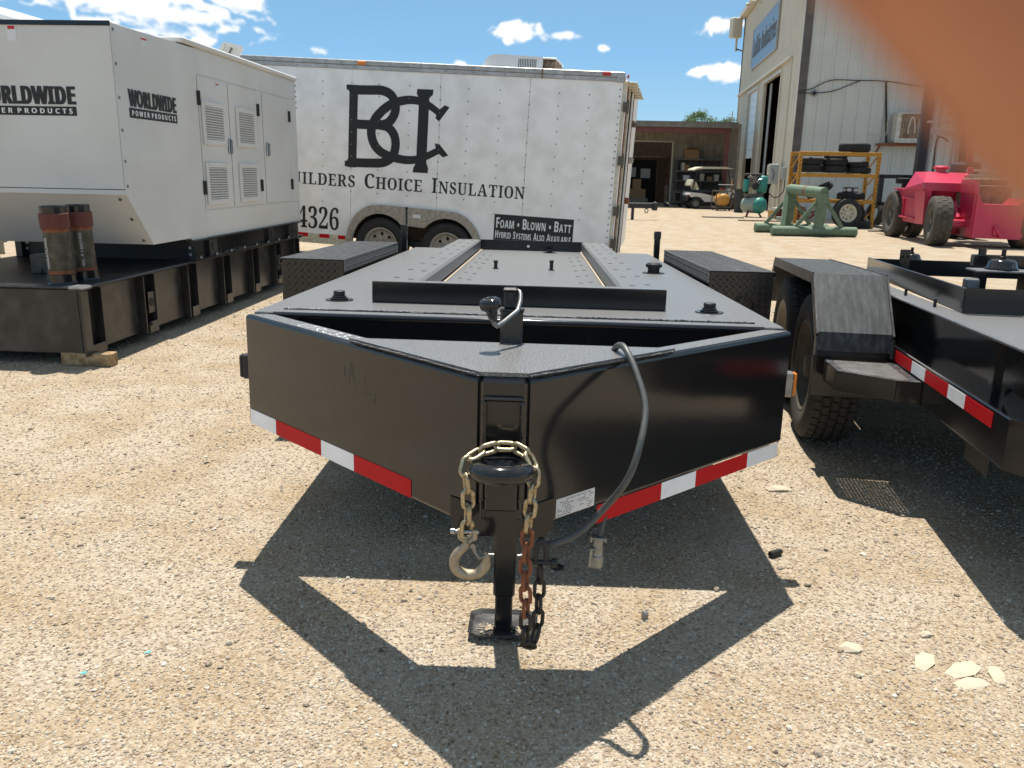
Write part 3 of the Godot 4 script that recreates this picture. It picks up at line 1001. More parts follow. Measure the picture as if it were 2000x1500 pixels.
	b.tube(spline([Vector3(0.010, 0.050, 0.0), Vector3(0.020, 0.046, 0.01), Vector3(0.022, 0.025, 0.03), Vector3(0.016, 0.0, 0.055)], 5) + [Vector3(-0.018, -0.026, 0.115), Vector3(-0.033, -0.034, 0.143), Vector3(-0.040, -0.028, 0.150), Vector3(-0.043, -0.014, 0.151)], 0.0062, 10)
	put("crank_arm", b, M.grey_steel, j)
	b = MB.new()
	b.x = Transform3D(Basis(Vector3(0, 0, 1), 0.20) * Basis(Vector3.RIGHT, 0.15), Vector3(-0.042, -0.020, 0.151))
	b.lathe([Vector2(0, 0), Vector2(0.010, 0), Vector2(0.014, 0.020), Vector2(0.015, 0.026), Vector2(0.026, 0.034), Vector2(0.0285, 0.044), Vector2(0.026, 0.055), Vector2(0.019, 0.060), Vector2(0.011, 0.060), Vector2(0.010, 0.054), Vector2(0, 0.054)], 24, true)
	put("crank_knob", b, M.black_gloss, j)
	# frame on the deck: front angle, two side rails, rear cross plate with a hole
	b = MB.new()
	b.box(Vector3(-0.005, D + 0.039, -0.411), Vector3(1.094, 0.078, 0.010), 0.003)
	put("front_angle", b, M.black_gloss, t)
	b = MB.new()
	b.box(Vector3(-0.005, D + 0.0745, -0.446), Vector3(1.088, 0.007, 0.062), 0.003)
	put("front_angle_top", b, M.black_dust_glint, t)
	for s in [-1.0, 1.0]:
		b = MB.new()
		var xi: float = -0.384 if s < 0 else 0.378
		var xo: float = -0.556 if s < 0 else 0.548
		b.box(Vector3((xi + xo) / 2, D + 0.037, -2.05), Vector3(absf(xo - xi), 0.074, 3.14), 0.010)
		put("side_rail", b, M.black_dust_glint, t)
	b = MB.new()
	var hole := []
	b.x = Transform3D(Basis(), Vector3(0, D + 0.0375, -3.63))
	for s in [-1.0, 1.0]:
		var p := PackedVector2Array()
		p.append(Vector2(-0.023, s * -0.0))
		p = PackedVector2Array()
		for q in 9: p.append(Vector2(-0.023 + cos(PI * q / 8.0) * 0.011, -0.004 + s * sin(PI * q / 8.0) * 0.011))
		p.append_array([Vector2(-0.384, -0.004), Vector2(-0.384, s * 0.0375), Vector2(0.378, s * 0.0375), Vector2(0.378, -0.004)])
		b.prism(p, -0.006, 0.006)
	put("rear_cross_plate", b, M.black_gloss, t)
	b = MB.new()
	for s in [-1.0, 1.0]:
		for k in 9:
			for e in [0.0, 1.0]:
				b.box(Vector3(s * (0.43 + 0.065 * e), D + 0.0745, -0.56 - 0.36 * k - 0.05 * e), Vector3(0.022, 0.0016, 0.007), 0.0)
	for s in [-1.0, 1.0]:
		for k in 7:
			for e in [0.0, 1.0]:
				b.box(Vector3(s * 0.27 + 0.05 * e * s, D + 0.0008, -1.0 - 0.33 * k - 0.06 * e), Vector3(0.020, 0.0016, 0.006), 0.0)
	put("slot_shade_marks", b, M.void_black, t, "stuff")  # dark raised strips stand for the shade inside slots
	b = MB.new()
	for s in [-1.0, 1.0]: b.box(Vector3(s * 0.372, D + 0.002, -2.05), Vector3(0.010, 0.004, 3.1), 0.0015)
	put("dry_dust_line", b, M.stone_tan, t)
	# studs, hex plugs, filler cap, small vent
	for s in [[-0.178, 0.047], [0.135, 0.056]]:
		b = MB.new()
		b.cyl(Vector3(s[0], D, -2.0), Vector3(s[0], D + s[1] - 0.016, -2.0), 0.010, 14)
		b.cyl(Vector3(s[0], D + s[1] - 0.016, -2.0), Vector3(s[0], D + s[1], -2.0), 0.0125, 14, 0.002)
		b.cyl(Vector3(s[0], D, -2.0), Vector3(s[0], D + 0.004, -2.0), 0.018, 14)
		put("pipe_stub", b, M.black_dull, t)
	for s in [Vector3(-0.682, 0, -0.435), Vector3(0.702, 0, -0.405)]:
		b = MB.new()
		b.x = Transform3D(Basis(Vector3.UP, 0.35), s + Vector3(0, D, 0))
		b.cyl(Vector3.ZERO, Vector3(0, 0.004, 0), 0.052, 28, 0.0015)
		b.cyl(Vector3(0, 0.004, 0), Vector3(0, 0.010, 0), 0.034, 24, 0.002)
		b.cyl(Vector3(0, 0.010, 0), Vector3(0, 0.018, 0), 0.027, 20, 0.002)
		put("bung_flange", b, M.black_gloss, t)
		b = MB.new()
		b.x = Transform3D(Basis(Vector3.UP, 0.6), s + Vector3(0, D, 0))
		b.cyl(Vector3(0, 0.018, 0), Vector3(0, 0.036, 0), 0.023, 6, 0.002)
		put("hex_bung", b, M.black_dull, t)
	b = MB.new()
	b.x = Transform3D(Basis(), Vector3(0.706, D, -2.0))
	b.cyl(Vector3.ZERO, Vector3(0, 0.004, 0), 0.062, 24)
	b.cyl(Vector3.ZERO, Vector3(0, 0.036, 0), 0.033, 20)
	b.lathe([Vector2(0.040, 0.032), Vector2(0.041, 0.050), Vector2(0.034, 0.058), Vector2(0, 0.060)], 20)
	for k in 10:
		var a := TAU * k / 10
		b.box(Vector3(cos(a) * 0.040, 0.043, sin(a) * 0.040), Vector3(0.010, 0.018, 0.010), 0.002)
	put("filler_cap", b, M.black_dull, t)
	b = MB.new()
	b.x = Transform3D(Basis(), Vector3(0.137, D, -3.45))
	b.cyl(Vector3.ZERO, Vector3(0, 0.003, 0), 0.05, 20)
	b.cyl(Vector3.ZERO, Vector3(0, 0.018, 0), 0.022, 14)
	b.cyl(Vector3(0, 0.018, 0), Vector3(0, 0.024, 0), 0.03, 14)
	put("deck_vent", b, M.black_gloss, t)
	# diamond plate fenders over the wheels
	for s in [-1.0, 1.0]:
		var f := Node3D.new()
		f.name = numbered("diamond_plate_fender", t)
		t.add_child(f)
		var x0: float = s * 0.905
		var x1: float = s * 1.222
		var xm := (x0 + x1) / 2
		b = MB.new()
		b.box(Vector3(xm, D + 0.069, -2.225), Vector3(0.32, 0.006, 1.56), 0.002)
		put("fender_top", b, M.black_scuffed, f)
		b = MB.new()
		b.box(Vector3(s * 1.226, D + 0.055, -2.225), Vector3(0.006, 0.03, 1.56), 0.002)
		b.box(Vector3(s * 0.908, D - 0.03, -2.225), Vector3(0.006, 0.20, 1.55), 0.002)
		b.box(Vector3(xm, D - 0.075, -1.452), Vector3(0.312, 0.282, 0.006), 0.002)
		b.box(Vector3(xm, D - 0.075, -3.0), Vector3(0.312, 0.282, 0.006), 0.002)
		put("fender_plate", b, M.black_gloss, f)
		b = MB.new()
		treads(b, Vector3(minf(x0, x1) + 0.006, D - 0.212, -1.449), Vector3.RIGHT, Vector3.UP, 0.308, 0.265)
		if s < 0: treads(b, Vector3(-0.905, D + 0.0, -1.455), Vector3(0, 0, -1), Vector3.UP, 1.54, 0.068)
		else: treads(b, Vector3(0.905, D + 0.0, -2.99), Vector3(0, 0, 1), Vector3.UP, 1.54, 0.068)
		put("diamond_treads", b, M.black_gloss, f, "stuff")
		b = MB.new()
		treads(b, Vector3(minf(x0, x1) + 0.002, D + 0.072, -1.455), Vector3.RIGHT, Vector3(0, 0, -1), 0.315, 1.54)
		put("top_treads", b, M.black_scuffed, f, "stuff")
		if s > 0:
			b = MB.new()
			var g := []
			for i in 28: g.append(Vector3(1.085 + cos(TAU * i / 28) * 0.052, D - 0.105 + sin(TAU * i / 28) * 0.052, -1.446))
			b.tube(g, 0.006, 8, true)
			put("round_port", b, M.dark_chain, f)
		add_wheel("wheel", t, Transform3D(Basis() if s < 0 else Basis(Vector3.UP, PI), Vector3(s * 1.07, 0.40, -1.85)), 0.35, 0.20, 0.2, M.rubber, M.rim_dusty, 4, 36)
		add_wheel("wheel", t, Transform3D(Basis() if s < 0 else Basis(Vector3.UP, PI), Vector3(s * 1.07, 0.42, -2.62)), 0.35, 0.20, 0.2, M.rubber, M.rim_dusty, 4, 36)
		# stake post at the rear
		b = MB.new()
		var px: float = -0.928 if s < 0 else 0.912
		b.box(Vector3(px, D + 0.01, -3.42), Vector3(0.040, 0.27, 0.040), 0.003)
		b.box(Vector3(px, D + 0.150, -3.42), Vector3(0.048, 0.055, 0.048), 0.005)
		put("stake_post", b, M.black_gloss, t)
		# marker lamp on the hull's corner
		b = MB.new()
		b.box(Vector3(s * 0.909, D - 0.190, -0.085), Vector3(0.044, 0.085, 0.036), 0.005)
		put("marker_lamp", b, M.black_dull if s < 0 else M.grey_steel, t)
		b = MB.new()
		b.box(Vector3(s * 0.936, D - 0.190, -0.088), Vector3(0.014, 0.080, 0.030), 0.005)
		put("marker_lens", b, M.amber if s > 0 else M.black_dull, t)
	b = MB.new()
	b.cyl(Vector3(-0.925, D, -3.50), Vector3(-0.925, D + 0.285, -3.50), 0.008, 8)
	b.ball(Vector3(-0.925, D + 0.292, -3.50), Vector3(0.014, 0.014, 0.014), 10)
	put("knob_rod", b, M.black_dull, t)
	# paper data plate on the right nose plate, lines of small type on it
	var d := Vector3(-0.708, 0, 0.706)
	var out := Vector3(0.706, 0, 0.708)
	var lp := MB.new()
	lp.x = Transform3D(Basis(d * -1.0, Vector3.UP, out), Vector3(0.130, D - 0.363, 0.7525))
	lp.box(Vector3(0.070, 0.0245, 0.001), Vector3(0.140, 0.048, 0.0012), 0.0)
	var plate := put("data_plate", lp, M.white_paint, t)
	lp = MB.new()
	lp.x = Transform3D(Basis(d * -1.0, Vector3.UP, out), Vector3(0.130, D - 0.363, 0.7525))
	for row in 8:
		var xx := 0.005
		while xx < 0.128:
			var w := rng.randf_range(0.004, 0.016)
			if rng.randf() < 0.72 and (row in [2, 4, 5, 7] or xx < 0.05 or xx > 0.1): lp.box(Vector3(xx + w / 2, 0.005 + row * 0.0054, 0.0018), Vector3(w, 0.0013, 0.0006), 0.0)
			xx += w + 0.003
	put("small_print", lp, M.print_black, plate, "stuff")
	# number written with paint marker on the left flange
	var chalk := MB.new()
	var cd := Vector3(0.708, 0, 0.706)
	chalk.x = Transform3D(Basis(cd, Vector3(-0.706, 0, 0.708) * -1.0, Vector3.UP), Vector3(-0.885, D + 0.0016, 0.0) + cd * 0.30 + Vector3(0.706, 0, -0.708) * 0.018)
	var glyphs := [[[0.0, 0.04], [-0.005, 0.01], [0.012, 0.002], [0.024, 0.01], [0.028, 0.04]], [[0.035, 0.04], [0.075, 0.042]], [[0.055, 0.042], [0.052, 0.002]], [[0.085, 0.002], [0.088, 0.042], [0.115, 0.038], [0.112, 0.025], [0.09, 0.020], [0.122, 0.002]], [[0.165, 0.038], [0.142, 0.036], [0.135, 0.015], [0.150, 0.003], [0.170, 0.006]], [[0.182, 0.040], [0.205, 0.038], [0.194, 0.024], [0.210, 0.014], [0.198, 0.002], [0.180, 0.006]], [[0.226, 0.040], [0.248, 0.038], [0.238, 0.024], [0.254, 0.014], [0.242, 0.002], [0.224, 0.006]], [[0.270, 0.036], [0.285, 0.042], [0.298, 0.030], [0.272, 0.004], [0.305, 0.003]]]
	for gl in glyphs:
		for i in gl.size() - 1:
			var a := Vector3(gl[i][0], gl[i][1], 0)
			var c := Vector3(gl[i + 1][0], gl[i + 1][1], 0)
			chalk.bar(a, c, 0.0026, 0.0006, Vector3(0, 0, 1))
	put("painted_number", chalk, M.chalk, t)
	# finger marks rubbed into the film on the left nose plate
	var sm := MB.new()
	sm.x = Transform3D(Basis(cd, Vector3.UP, Vector3(-0.706, 0, 0.708)), Vector3(-0.885, D, 0.0) + cd * 0.60)
	for q in [[0.0, -0.07, 0.0, -0.10], [0.035, -0.055, 0.022, -0.115], [0.035, -0.055, 0.055, -0.118], [0.028, -0.09, 0.05, -0.092], [0.07, -0.1, 0.075, -0.105], [0.105, -0.075, 0.10, -0.11], [0.10, -0.13, 0.13, -0.128], [0.15, -0.12, 0.15, -0.15]]:
		sm.bar(Vector3(q[0], q[1], 0.0003), Vector3(q[2], q[3], 0.0003), 0.003, 0.0004, Vector3(0, 0, 1))
	put("rubbed_marks", sm, M.black_dull, t)
	return t

# ---------------------------------------------------------------- chains, hook, cable
func link_mesh(L: float, W: float, r: float) -> ArrayMesh:
	var p := []
	var c := (L - W) / 2
	for k in 9: p.append(Vector3(cos(-PI / 2 + PI * k / 8.0) * (W / 2 - r) + c, sin(-PI / 2 + PI * k / 8.0) * (W / 2 - r), 0))
	for k in 9: p.append(Vector3(cos(PI / 2 + PI * k / 8.0) * (W / 2 - r) - c, sin(PI / 2 + PI * k / 8.0) * (W / 2 - r), 0))
	var b := MB.new()
	b.tube(p, r, 8, true)
	return mesh_of(b)

func chain(under: Node, path: Array, pitch: float, lm: ArrayMesh, pick: Callable, roll0 := 0.4):
	var pts := spline(path, 10)
	var at := 0.0
	var next := 0.0
	var k := 0
	var total := 0.0
	for i in pts.size() - 1: total += (pts[i + 1] - pts[i]).length()
	for i in pts.size() - 1:
		var seg: Vector3 = pts[i + 1] - pts[i]
		var L := seg.length()
		while next <= at + L:
			var p: Vector3 = pts[i] + seg * ((next - at) / maxf(L, 1e-5))
			var d := seg.normalized()
			var side := d.cross(Vector3(0, 0, 1))
			if side.length() < 0.2: side = d.cross(Vector3.UP)
			side = side.normalized()
			side = side.rotated(d, (PI / 2 if k % 2 else 0.0) + roll0)
			put_mesh("link", lm, pick.call(next / total), under, Transform3D(Basis(d, side, d.cross(side)), p))
			next += pitch
			k += 1
		at += L

func chains_and_cable(tr: Transform3D):
	var D := 0.84
	var lm := link_mesh(0.053, 0.034, 0.0050)
	var c := thing("safety_chain", "gold chain draped over the hitch ring, rusty at the bottom, hook on its left", "chain", tr)
	var P := func(x, y, z): return Vector3(x, D + y, z)
	chain(c, [P.call(-0.069, -0.318, 0.945), P.call(-0.067, -0.25, 0.95), P.call(-0.073, -0.185, 0.948), P.call(-0.064, -0.158, 0.932), P.call(-0.034, -0.146, 0.905), P.call(0.006, -0.140, 0.893), P.call(0.044, -0.146, 0.900), P.call(0.070, -0.168, 0.925), P.call(0.073, -0.22, 0.935), P.call(0.066, -0.30, 0.93), P.call(0.062, -0.42, 0.92), P.call(0.066, -0.52, 0.91), P.call(0.068, -0.60, 0.90), P.call(0.078, -0.630, 0.885), P.call(0.093, -0.60, 0.865), P.call(0.096, -0.52, 0.855), P.call(0.096, -0.435, 0.845)], 0.0365, lm,
		func(u): return M.gold_zinc if u < 0.50 else (M.rust if u < 0.70 else M.dark_chain))
	# hook with its clevis, pin and latch
	var b := MB.new()
	b.x = Transform3D(Basis(), P.call(-0.070, -0.330, 0.945))
	var hp := [Vector3(0.004, -0.018, 0), Vector3(-0.004, -0.030, 0), Vector3(-0.020, -0.046, 0), Vector3(-0.027, -0.066, 0), Vector3(-0.020, -0.086, 0), Vector3(0.002, -0.096, 0), Vector3(0.026, -0.092, 0), Vector3(0.042, -0.074, 0), Vector3(0.045, -0.052, 0), Vector3(0.040, -0.042, 0)]
	var hs := spline(hp, 5)
	var rr := []
	for i in hs.size():
		var u := float(i) / (hs.size() - 1)
		rr.append(lerpf(0.0085, 0.0125, clampf(u * 2.2, 0, 1)) if u < 0.75 else lerpf(0.0125, 0.0045, (u - 0.75) / 0.25))
	b.tube(hs, rr, 10)
	for s in [-1.0, 1.0]: b.tube([Vector3(0.004, -0.020, 0), Vector3(0.002 + s * 0.016, -0.008, 0), Vector3(0.002 + s * 0.017, 0.012, 0)], 0.0065, 8)
	var hook := put("hook", b, M.hook_steel, c)
	b = MB.new()
	b.x = Transform3D(Basis(), P.call(-0.070, -0.330, 0.945))
	b.cyl(Vector3(-0.026, 0.006, 0), Vector3(0.028, 0.006, 0), 0.0045, 8)
	b.cyl(Vector3(-0.036, 0.006, 0), Vector3(-0.024, 0.006, 0), 0.0075, 8, 0.002)
	put("clevis_pin", b, M.bright_steel, hook)
	b = MB.new()
	b.x = Transform3D(Basis(), P.call(-0.070, -0.330, 0.952))
	b.tube([Vector3(0.016, -0.022, 0), Vector3(0.020, -0.038, 0), Vector3(0.030, -0.052, 0), Vector3(0.044, -0.046, 0)], [0.006, 0.0045, 0.0045, 0.003], 8)
	b.cyl(Vector3(0.016, -0.022, -0.008), Vector3(0.016, -0.022, 0.008), 0.006, 10)
	put("latch", b, M.grey_steel, hook)
	# shackle that holds the dark end
	var s := thing("shackle", "black bow shackle under the right ear of the hitch plate, holding the dark chain end", "shackle", tr)
	b = MB.new()
	b.tube(spline([P.call(0.084, -0.430, 0.845), P.call(0.085, -0.400, 0.845), P.call(0.097, -0.382, 0.845), P.call(0.109, -0.400, 0.845), P.call(0.110, -0.430, 0.845)], 6), 0.0075, 10)
	put("bow", b, M.black_dull, s)
	b = MB.new()
	b.cyl(P.call(0.070, -0.436, 0.845), P.call(0.130, -0.436, 0.845), 0.0065, 10)
	b.cyl(P.call(0.122, -0.436, 0.845), P.call(0.136, -0.436, 0.845), 0.012, 6, 0.002)
	b.cyl(P.call(0.066, -0.436, 0.845), P.call(0.074, -0.436, 0.845), 0.010, 10)
	put("pin", b, M.black_dull, s)
	# cable: from under the hitch, out in front of the right plate, over its rim into the nose opening, and down again to the plug
	var w := thing("trailer_cable", "grey electric cable looping over the right nose plate, with a metal plug hanging below", "cable", tr)
	b = MB.new()
	b.tube(spline([P.call(0.09, -0.405, 0.80), P.call(0.125, -0.404, 0.81), P.call(0.19, -0.385, 0.775), P.call(0.248, -0.325, 0.765), P.call(0.295, -0.245, 0.785), P.call(0.322, -0.165, 0.765), P.call(0.338, -0.090, 0.70), P.call(0.320, -0.020, 0.635), P.call(0.300, 0.024, 0.585), P.call(0.287, 0.034, 0.545), P.call(0.276, 0.012, 0.49), P.call(0.268, -0.05, 0.44), P.call(0.275, -0.16, 0.42)], 8), 0.0085, 10)
	put("cable_loop", b, M.cable, w)
	b = MB.new()
	b.tube(spline([P.call(0.275, -0.16, 0.42), P.call(0.285, -0.27, 0.47), P.call(0.278, -0.37, 0.575), P.call(0.262, -0.41, 0.615), P.call(0.250, -0.455, 0.635)], 8), 0.0078, 10)
	put("plug_lead", b, M.cable, w)
	b = MB.new()
	b.x = Transform3D(Basis(Vector3(0, 0, 1), -0.06), P.call(0.249, -0.455, 0.636))
	b.box(Vector3(0, -0.003, 0), Vector3(0.036, 0.006, 0.030), 0.002)
	b.box(Vector3(-0.019, -0.009, 0), Vector3(0.005, 0.016, 0.012), 0.001)
	b.box(Vector3(0.018, -0.008, 0), Vector3(0.005, 0.012, 0.012), 0.001)
	b.lathe([Vector2(0.0, -0.084), Vector2(0.0175, -0.084), Vector2(0.0185, -0.080), Vector2(0.0185, -0.054), Vector2(0.0150, -0.050), Vector2(0.0125, -0.022), Vector2(0.0135, -0.004)], 20)
	b.box(Vector3(-0.016, -0.058, 0.008), Vector3(0.009, 0.050, 0.012), 0.002)
	b.box(Vector3(-0.014, -0.032, 0.008), Vector3(0.016, 0.004, 0.016), 0.001)
	put("plug", b, M.plug_metal, w)

# ---------------------------------------------------------------- white generator set on its black fuel tank
func generator():
	var g := thing("generator_set", "white box generator with louvred doors on a black ribbed fuel tank", "generator", Transform3D(Basis(Vector3(0.99841, 0, 0.05636), Vector3.UP, Vector3(-0.05636, 0, 0.99841)), Vector3(-2.784, 0, -5.291)))
	var b := MB.new()
	# tank: plain walls set 65 mm back under a top plate
	b.box(Vector3(-0.835, 0.295, -2.28), Vector3(1.55, 0.43, 4.54), 0.006)
	put("fuel_tank", b, M.tank_black, g)
	b = MB.new()
	b.box(Vector3(-0.80, 0.521, -2.28), Vector3(1.60, 0.020, 4.60), 0.008)
	put("tank_top", b, M.tank_black, g)
	b = MB.new()
	b.box(Vector3(-0.045, 0.522, -0.02), Vector3(0.11, 0.026, 0.12), 0.012)
	put("corner_cap", b, M.grey_steel, g)
	# ribs down the right side: pairs of flanges with a dark slot between and a tab at the foot
	var zs := [-0.10, -0.84, -1.58, -2.31, -3.04, -3.72, -4.36]
	for i in zs.size():
		b = MB.new()
		var z: float = zs[i]
		for e in [-0.085, 0.085]: b.box(Vector3(-0.030, 0.29, z + e), Vector3(0.062, 0.43, 0.012), 0.002)
		if i != 0: b.box(Vector3(-0.002, 0.115, z - 0.02), Vector3(0.008, 0.085, 0.13), 0.002)
		else:
			b.box(Vector3(-0.004, 0.29, 0.02), Vector3(0.012, 0.43, 0.09), 0.003)
			b.box(Vector3(-0.004, 0.105, -0.09), Vector3(0.008, 0.065, 0.20), 0.002)
		if i == 1 or i == 5:
			b.box(Vector3(-0.012, 0.30, z - 0.03), Vector3(0.008, 0.16, 0.10), 0.002)
		put("tank_rib", b, M.tank_black, g)
		if i == 1 or i == 5:
			b = MB.new()
			b.cyl(Vector3(-0.014, 0.30, z - 0.03), Vector3(-0.003, 0.30, z - 0.03), 0.032, 20)
			b.cyl(Vector3(-0.014, 0.13, z + 0.04), Vector3(0.01, 0.15, z + 0.03), 0.014, 10)
			put("tank_port", b, M.rubber, g)
	b = MB.new()
	for k in [[-0.095, 0.2], [-0.15, 0.2]]: b.cyl(Vector3(-0.068, k[1] + 0.01, k[0]), Vector3(-0.060, k[1] + 0.01, k[0]), 0.012, 12)
	put("tank_bolt", b, M.grey_steel, g, "stuff")
	# skid rails and cross beam
	b = MB.new()
	b.box(Vector3(-0.015, 0.535, -3.08), Vector3(0.075, 0.014, 2.92), 0.002)
	b.box(Vector3(-0.040, 0.615, -3.08), Vector3(0.012, 0.16, 2.92), 0.002)
	b.box(Vector3(-0.012, 0.693, -3.08), Vector3(0.070, 0.012, 2.92), 0.002)
	put("skid_rail", b, M.black_gloss, g)
	b = MB.new()
	b.box(Vector3(-1.515, 0.615, -3.08), Vector3(0.06, 0.17, 2.92), 0.004)
	put("skid_rail", b, M.black_dull, g)
	one_box("cross_beam", Vector3(-0.78, 0.612, -1.70), Vector3(1.42, 0.165, 0.05), M.black_dull, g, 0.004)
	one_box("end_plate", Vector3(-0.020, 0.615, -1.635), Vector3(0.085, 0.165, 0.012), M.black_gloss, g, 0.003)
	for z in [-2.05, -3.55, -4.2]:
		b = MB.new()
		b.box(Vector3(-0.02, 0.612, z), Vector3(0.035, 0.145, 0.16), 0.004)
		b.cyl(Vector3(-0.004, 0.62, z), Vector3(0.004, 0.62, z), 0.032, 16)
		put("lifting_lug", b, M.black_dull, g)
	b = MB.new()
	for k in 9: b.cyl(Vector3(0.005, 0.542, -1.75 - 0.33 * k), Vector3(0.005, 0.560, -1.75 - 0.33 * k), 0.014, 6)
	for k in [[0.64, -1.625], [0.585, -1.625]]: b.cyl(Vector3(-0.02, k[0], k[1]), Vector3(-0.02, k[0], k[1] + 0.012), 0.014, 8)
	put("rail_bolts", b, M.bright_steel, g, "stuff")
	for k in [[0.655, 0.020], [0.60, 0.012]]:
		b = MB.new()
		b.cyl(Vector3(-1.47, k[0], -1.672), Vector3(-1.47, k[0], -1.664), k[1], 14)
		put("beam_hole_disc", b, M.white_paint, g)
	# enclosure as thin sheets: side walls, sloping underside, front, roof
	var W: Material = M.generator_white
	b = MB.new()
	b.x = Transform3D(Basis(Vector3(0, 0, -1), Vector3.UP, Vector3.RIGHT), Vector3.ZERO)
	# profile in (-z, y)
	b.prism(PackedVector2Array([Vector2(0.632, 1.097), Vector2(0.965, 0.722), Vector2(1.62, 0.722), Vector2(1.62, 0.702), Vector2(1.93, 0.702), Vector2(1.93, 2.245), Vector2(0.632, 2.225)]), -0.004, 0.0)
	b.prism(PackedVector2Array([Vector2(1.934, 0.702), Vector2(4.55, 0.702), Vector2(4.55, 2.258), Vector2(1.934, 2.258)]), -0.012, -0.008)
	b.prism(PackedVector2Array([Vector2(0.632, 1.097), Vector2(0.965, 0.722), Vector2(4.55, 0.702), Vector2(4.55, 2.258), Vector2(0.632, 2.225)]), -1.56, -1.552)
	put("side_wall", b, W, g)
	one_box("front_panel", Vector3(-0.78, 1.678, -0.632), Vector3(1.548, 1.088, 0.006), W, g, 0.0015)
	one_box("front_sill", Vector3(-0.78, 1.112, -0.631), Vector3(1.552, 0.034, 0.010), W, g, 0.002)
	b = MB.new()
	b.face([Vector3(-1.55, 1.098, -0.636), Vector3(-0.005, 1.098, -0.636), Vector3(-0.005, 0.722, -0.968), Vector3(-1.55, 0.722, -0.968)], Vector3(0, -1, 1))
	b.face([Vector3(-1.55, 1.104, -0.642), Vector3(-0.005, 1.104, -0.642), Vector3(-0.005, 0.728, -0.974), Vector3(-1.55, 0.728, -0.974)], Vector3(0, 1, -1))
	b.face([Vector3(-1.55, 0.722, -0.968), Vector3(-0.005, 0.722, -0.968), Vector3(-0.005, 0.722, -4.55), Vector3(-1.55, 0.722, -4.55)], Vector3.DOWN)
	put("sloping_underside", b, W, g)
	one_box("rear_panel", Vector3(-0.78, 1.48, -4.553), Vector3(1.55, 1.56, 0.006), W, g, 0.002)
	b = MB.new()
	b.box(Vector3(-0.78, 2.228, -1.15), Vector3(1.55, 0.012, 1.03), 0.003)
	put("front_roof", b, W, g)
	one_box("roof_edge_strip", Vector3(-0.78, 2.222, -0.628), Vector3(1.56, 0.032, 0.016), M.black_gloss, g, 0.003)
	b = MB.new()
	b.box(Vector3(-0.775, 2.276, -3.115), Vector3(1.60, 0.045, 2.89), 0.012)
	put("roof_lid", b, W, g)
	# screws down the corner
	b = MB.new()
	for y in [2.19, 1.97, 1.75, 1.535, 1.325, 1.155]: b.cyl(Vector3(-0.001, y, -0.66), Vector3(0.005, y, -0.66), 0.011, 10)
	for q in [[1.065, -0.655], [0.92, -0.79], [0.755, -0.935]]: b.cyl(Vector3(-0.06, q[0], q[1]), Vector3(-0.06, q[0] - 0.006, q[1] + 0.006), 0.011, 10)
	for k in 5: b.cyl(Vector3(-0.004, 2.21 - 0.06 * k, -4.556), Vector3(0.006, 2.21 - 0.06 * k, -4.556), 0.009, 8)
	put("corner_screws", b, M.grey_steel, g, "stuff")
	# doors standing 3 mm proud, gaps dark between them
	one_box("door_recess", Vector3(-0.016, 1.49, -3.09), Vector3(0.004, 1.115, 2.36), W, g, 0.0)
	one_box("lintel_panel", Vector3(-0.006, 2.15, -3.24), Vector3(0.006, 0.20, 2.60), W, g, 0.001)
	one_box("sill_panel", Vector3(-0.006, 0.818, -3.24), Vector3(0.006, 0.226, 2.60), W, g, 0.001)
	one_box("end_post", Vector3(-0.006, 1.49, -4.41), Vector3(0.006, 1.115, 0.28), W, g, 0.001)
	one_box("middle_post", Vector3(-0.006, 1.49, -3.38), Vector3(0.006, 1.115, 0.135), W, g, 0.001)
	var doors := [[-1.942, -2.580], [-2.590, -3.305], [-3.457, -4.262]]
	for i in 3:
		var z0: float = doors[i][0]
		var z1: float = doors[i][1]
		var dr := one_box("door", Vector3(-0.003, 1.489, (z0 + z1) / 2), Vector3(0.006, 1.092, absf(z1 - z0) - 0.008), W, g, 0.0015)
		if i < 2:
			for y in [1.665, 1.158]:
				var zc: float = -2.225 if i == 0 else -2.975
				b = MB.new()
				for e in [-1.0, 1.0]:
					b.box(Vector3(0.008, y, zc + e * 0.222), Vector3(0.016, 0.36, 0.055), 0.004)
					b.box(Vector3(0.008, y + e * 0.158, zc), Vector3(0.016, 0.044, 0.39), 0.004)
				put("louvre_frame", b, W, dr)
				one_box("louvre_shade_sheet", Vector3(0.0015, y, zc), Vector3(0.003, 0.29, 0.41), M.dusty_black_steel, dr, 0.0)  # dark sheet put in place of the shade behind the slats
				b = MB.new()
				for k in 13: b.box(Vector3(0.008, y - 0.126 + k * 0.021, zc), Vector3(0.009, 0.0085, 0.39), 0.001)
				for k in 24: b.box(Vector3(0.006, y, zc - 0.19 + k * 0.0165), Vector3(0.004, 0.27, 0.0035), 0.0)
				put("louvre_slats", b, W, dr, "stuff")
	for q in [[-2.545, 1.485], [-3.54, 1.485]]:
		b = MB.new()
		b.box(Vector3(0.008, q[1], q[0]), Vector3(0.018, 0.135, 0.075), 0.008)
		put("latch_plate", b, M.bright_steel, g)
		b = MB.new()
		b.box(Vector3(0.021, q[1] - 0.012, q[0]), Vector3(0.014, 0.10, 0.035), 0.006)
		b.cyl(Vector3(0.012, q[1] + 0.04, q[0]), Vector3(0.03, q[1] + 0.04, q[0]), 0.014, 10)
		put("latch_handle", b, M.grey_steel, g)
	for q in [[-1.937, 1.857], [-1.937, 1.125], [-3.312, 1.857], [-3.312, 1.126], [-4.272, 1.856], [-4.272, 1.126]]:
		b = MB.new()
		b.box(Vector3(0.006, q[1], q[0]), Vector3(0.014, 0.115, 0.05), 0.004)
		b.cyl(Vector3(0.014, q[1] - 0.058, q[0]), Vector3(0.014, q[1] + 0.058, q[0]), 0.010, 8)
		put("hinge", b, M.dark_chain, g)
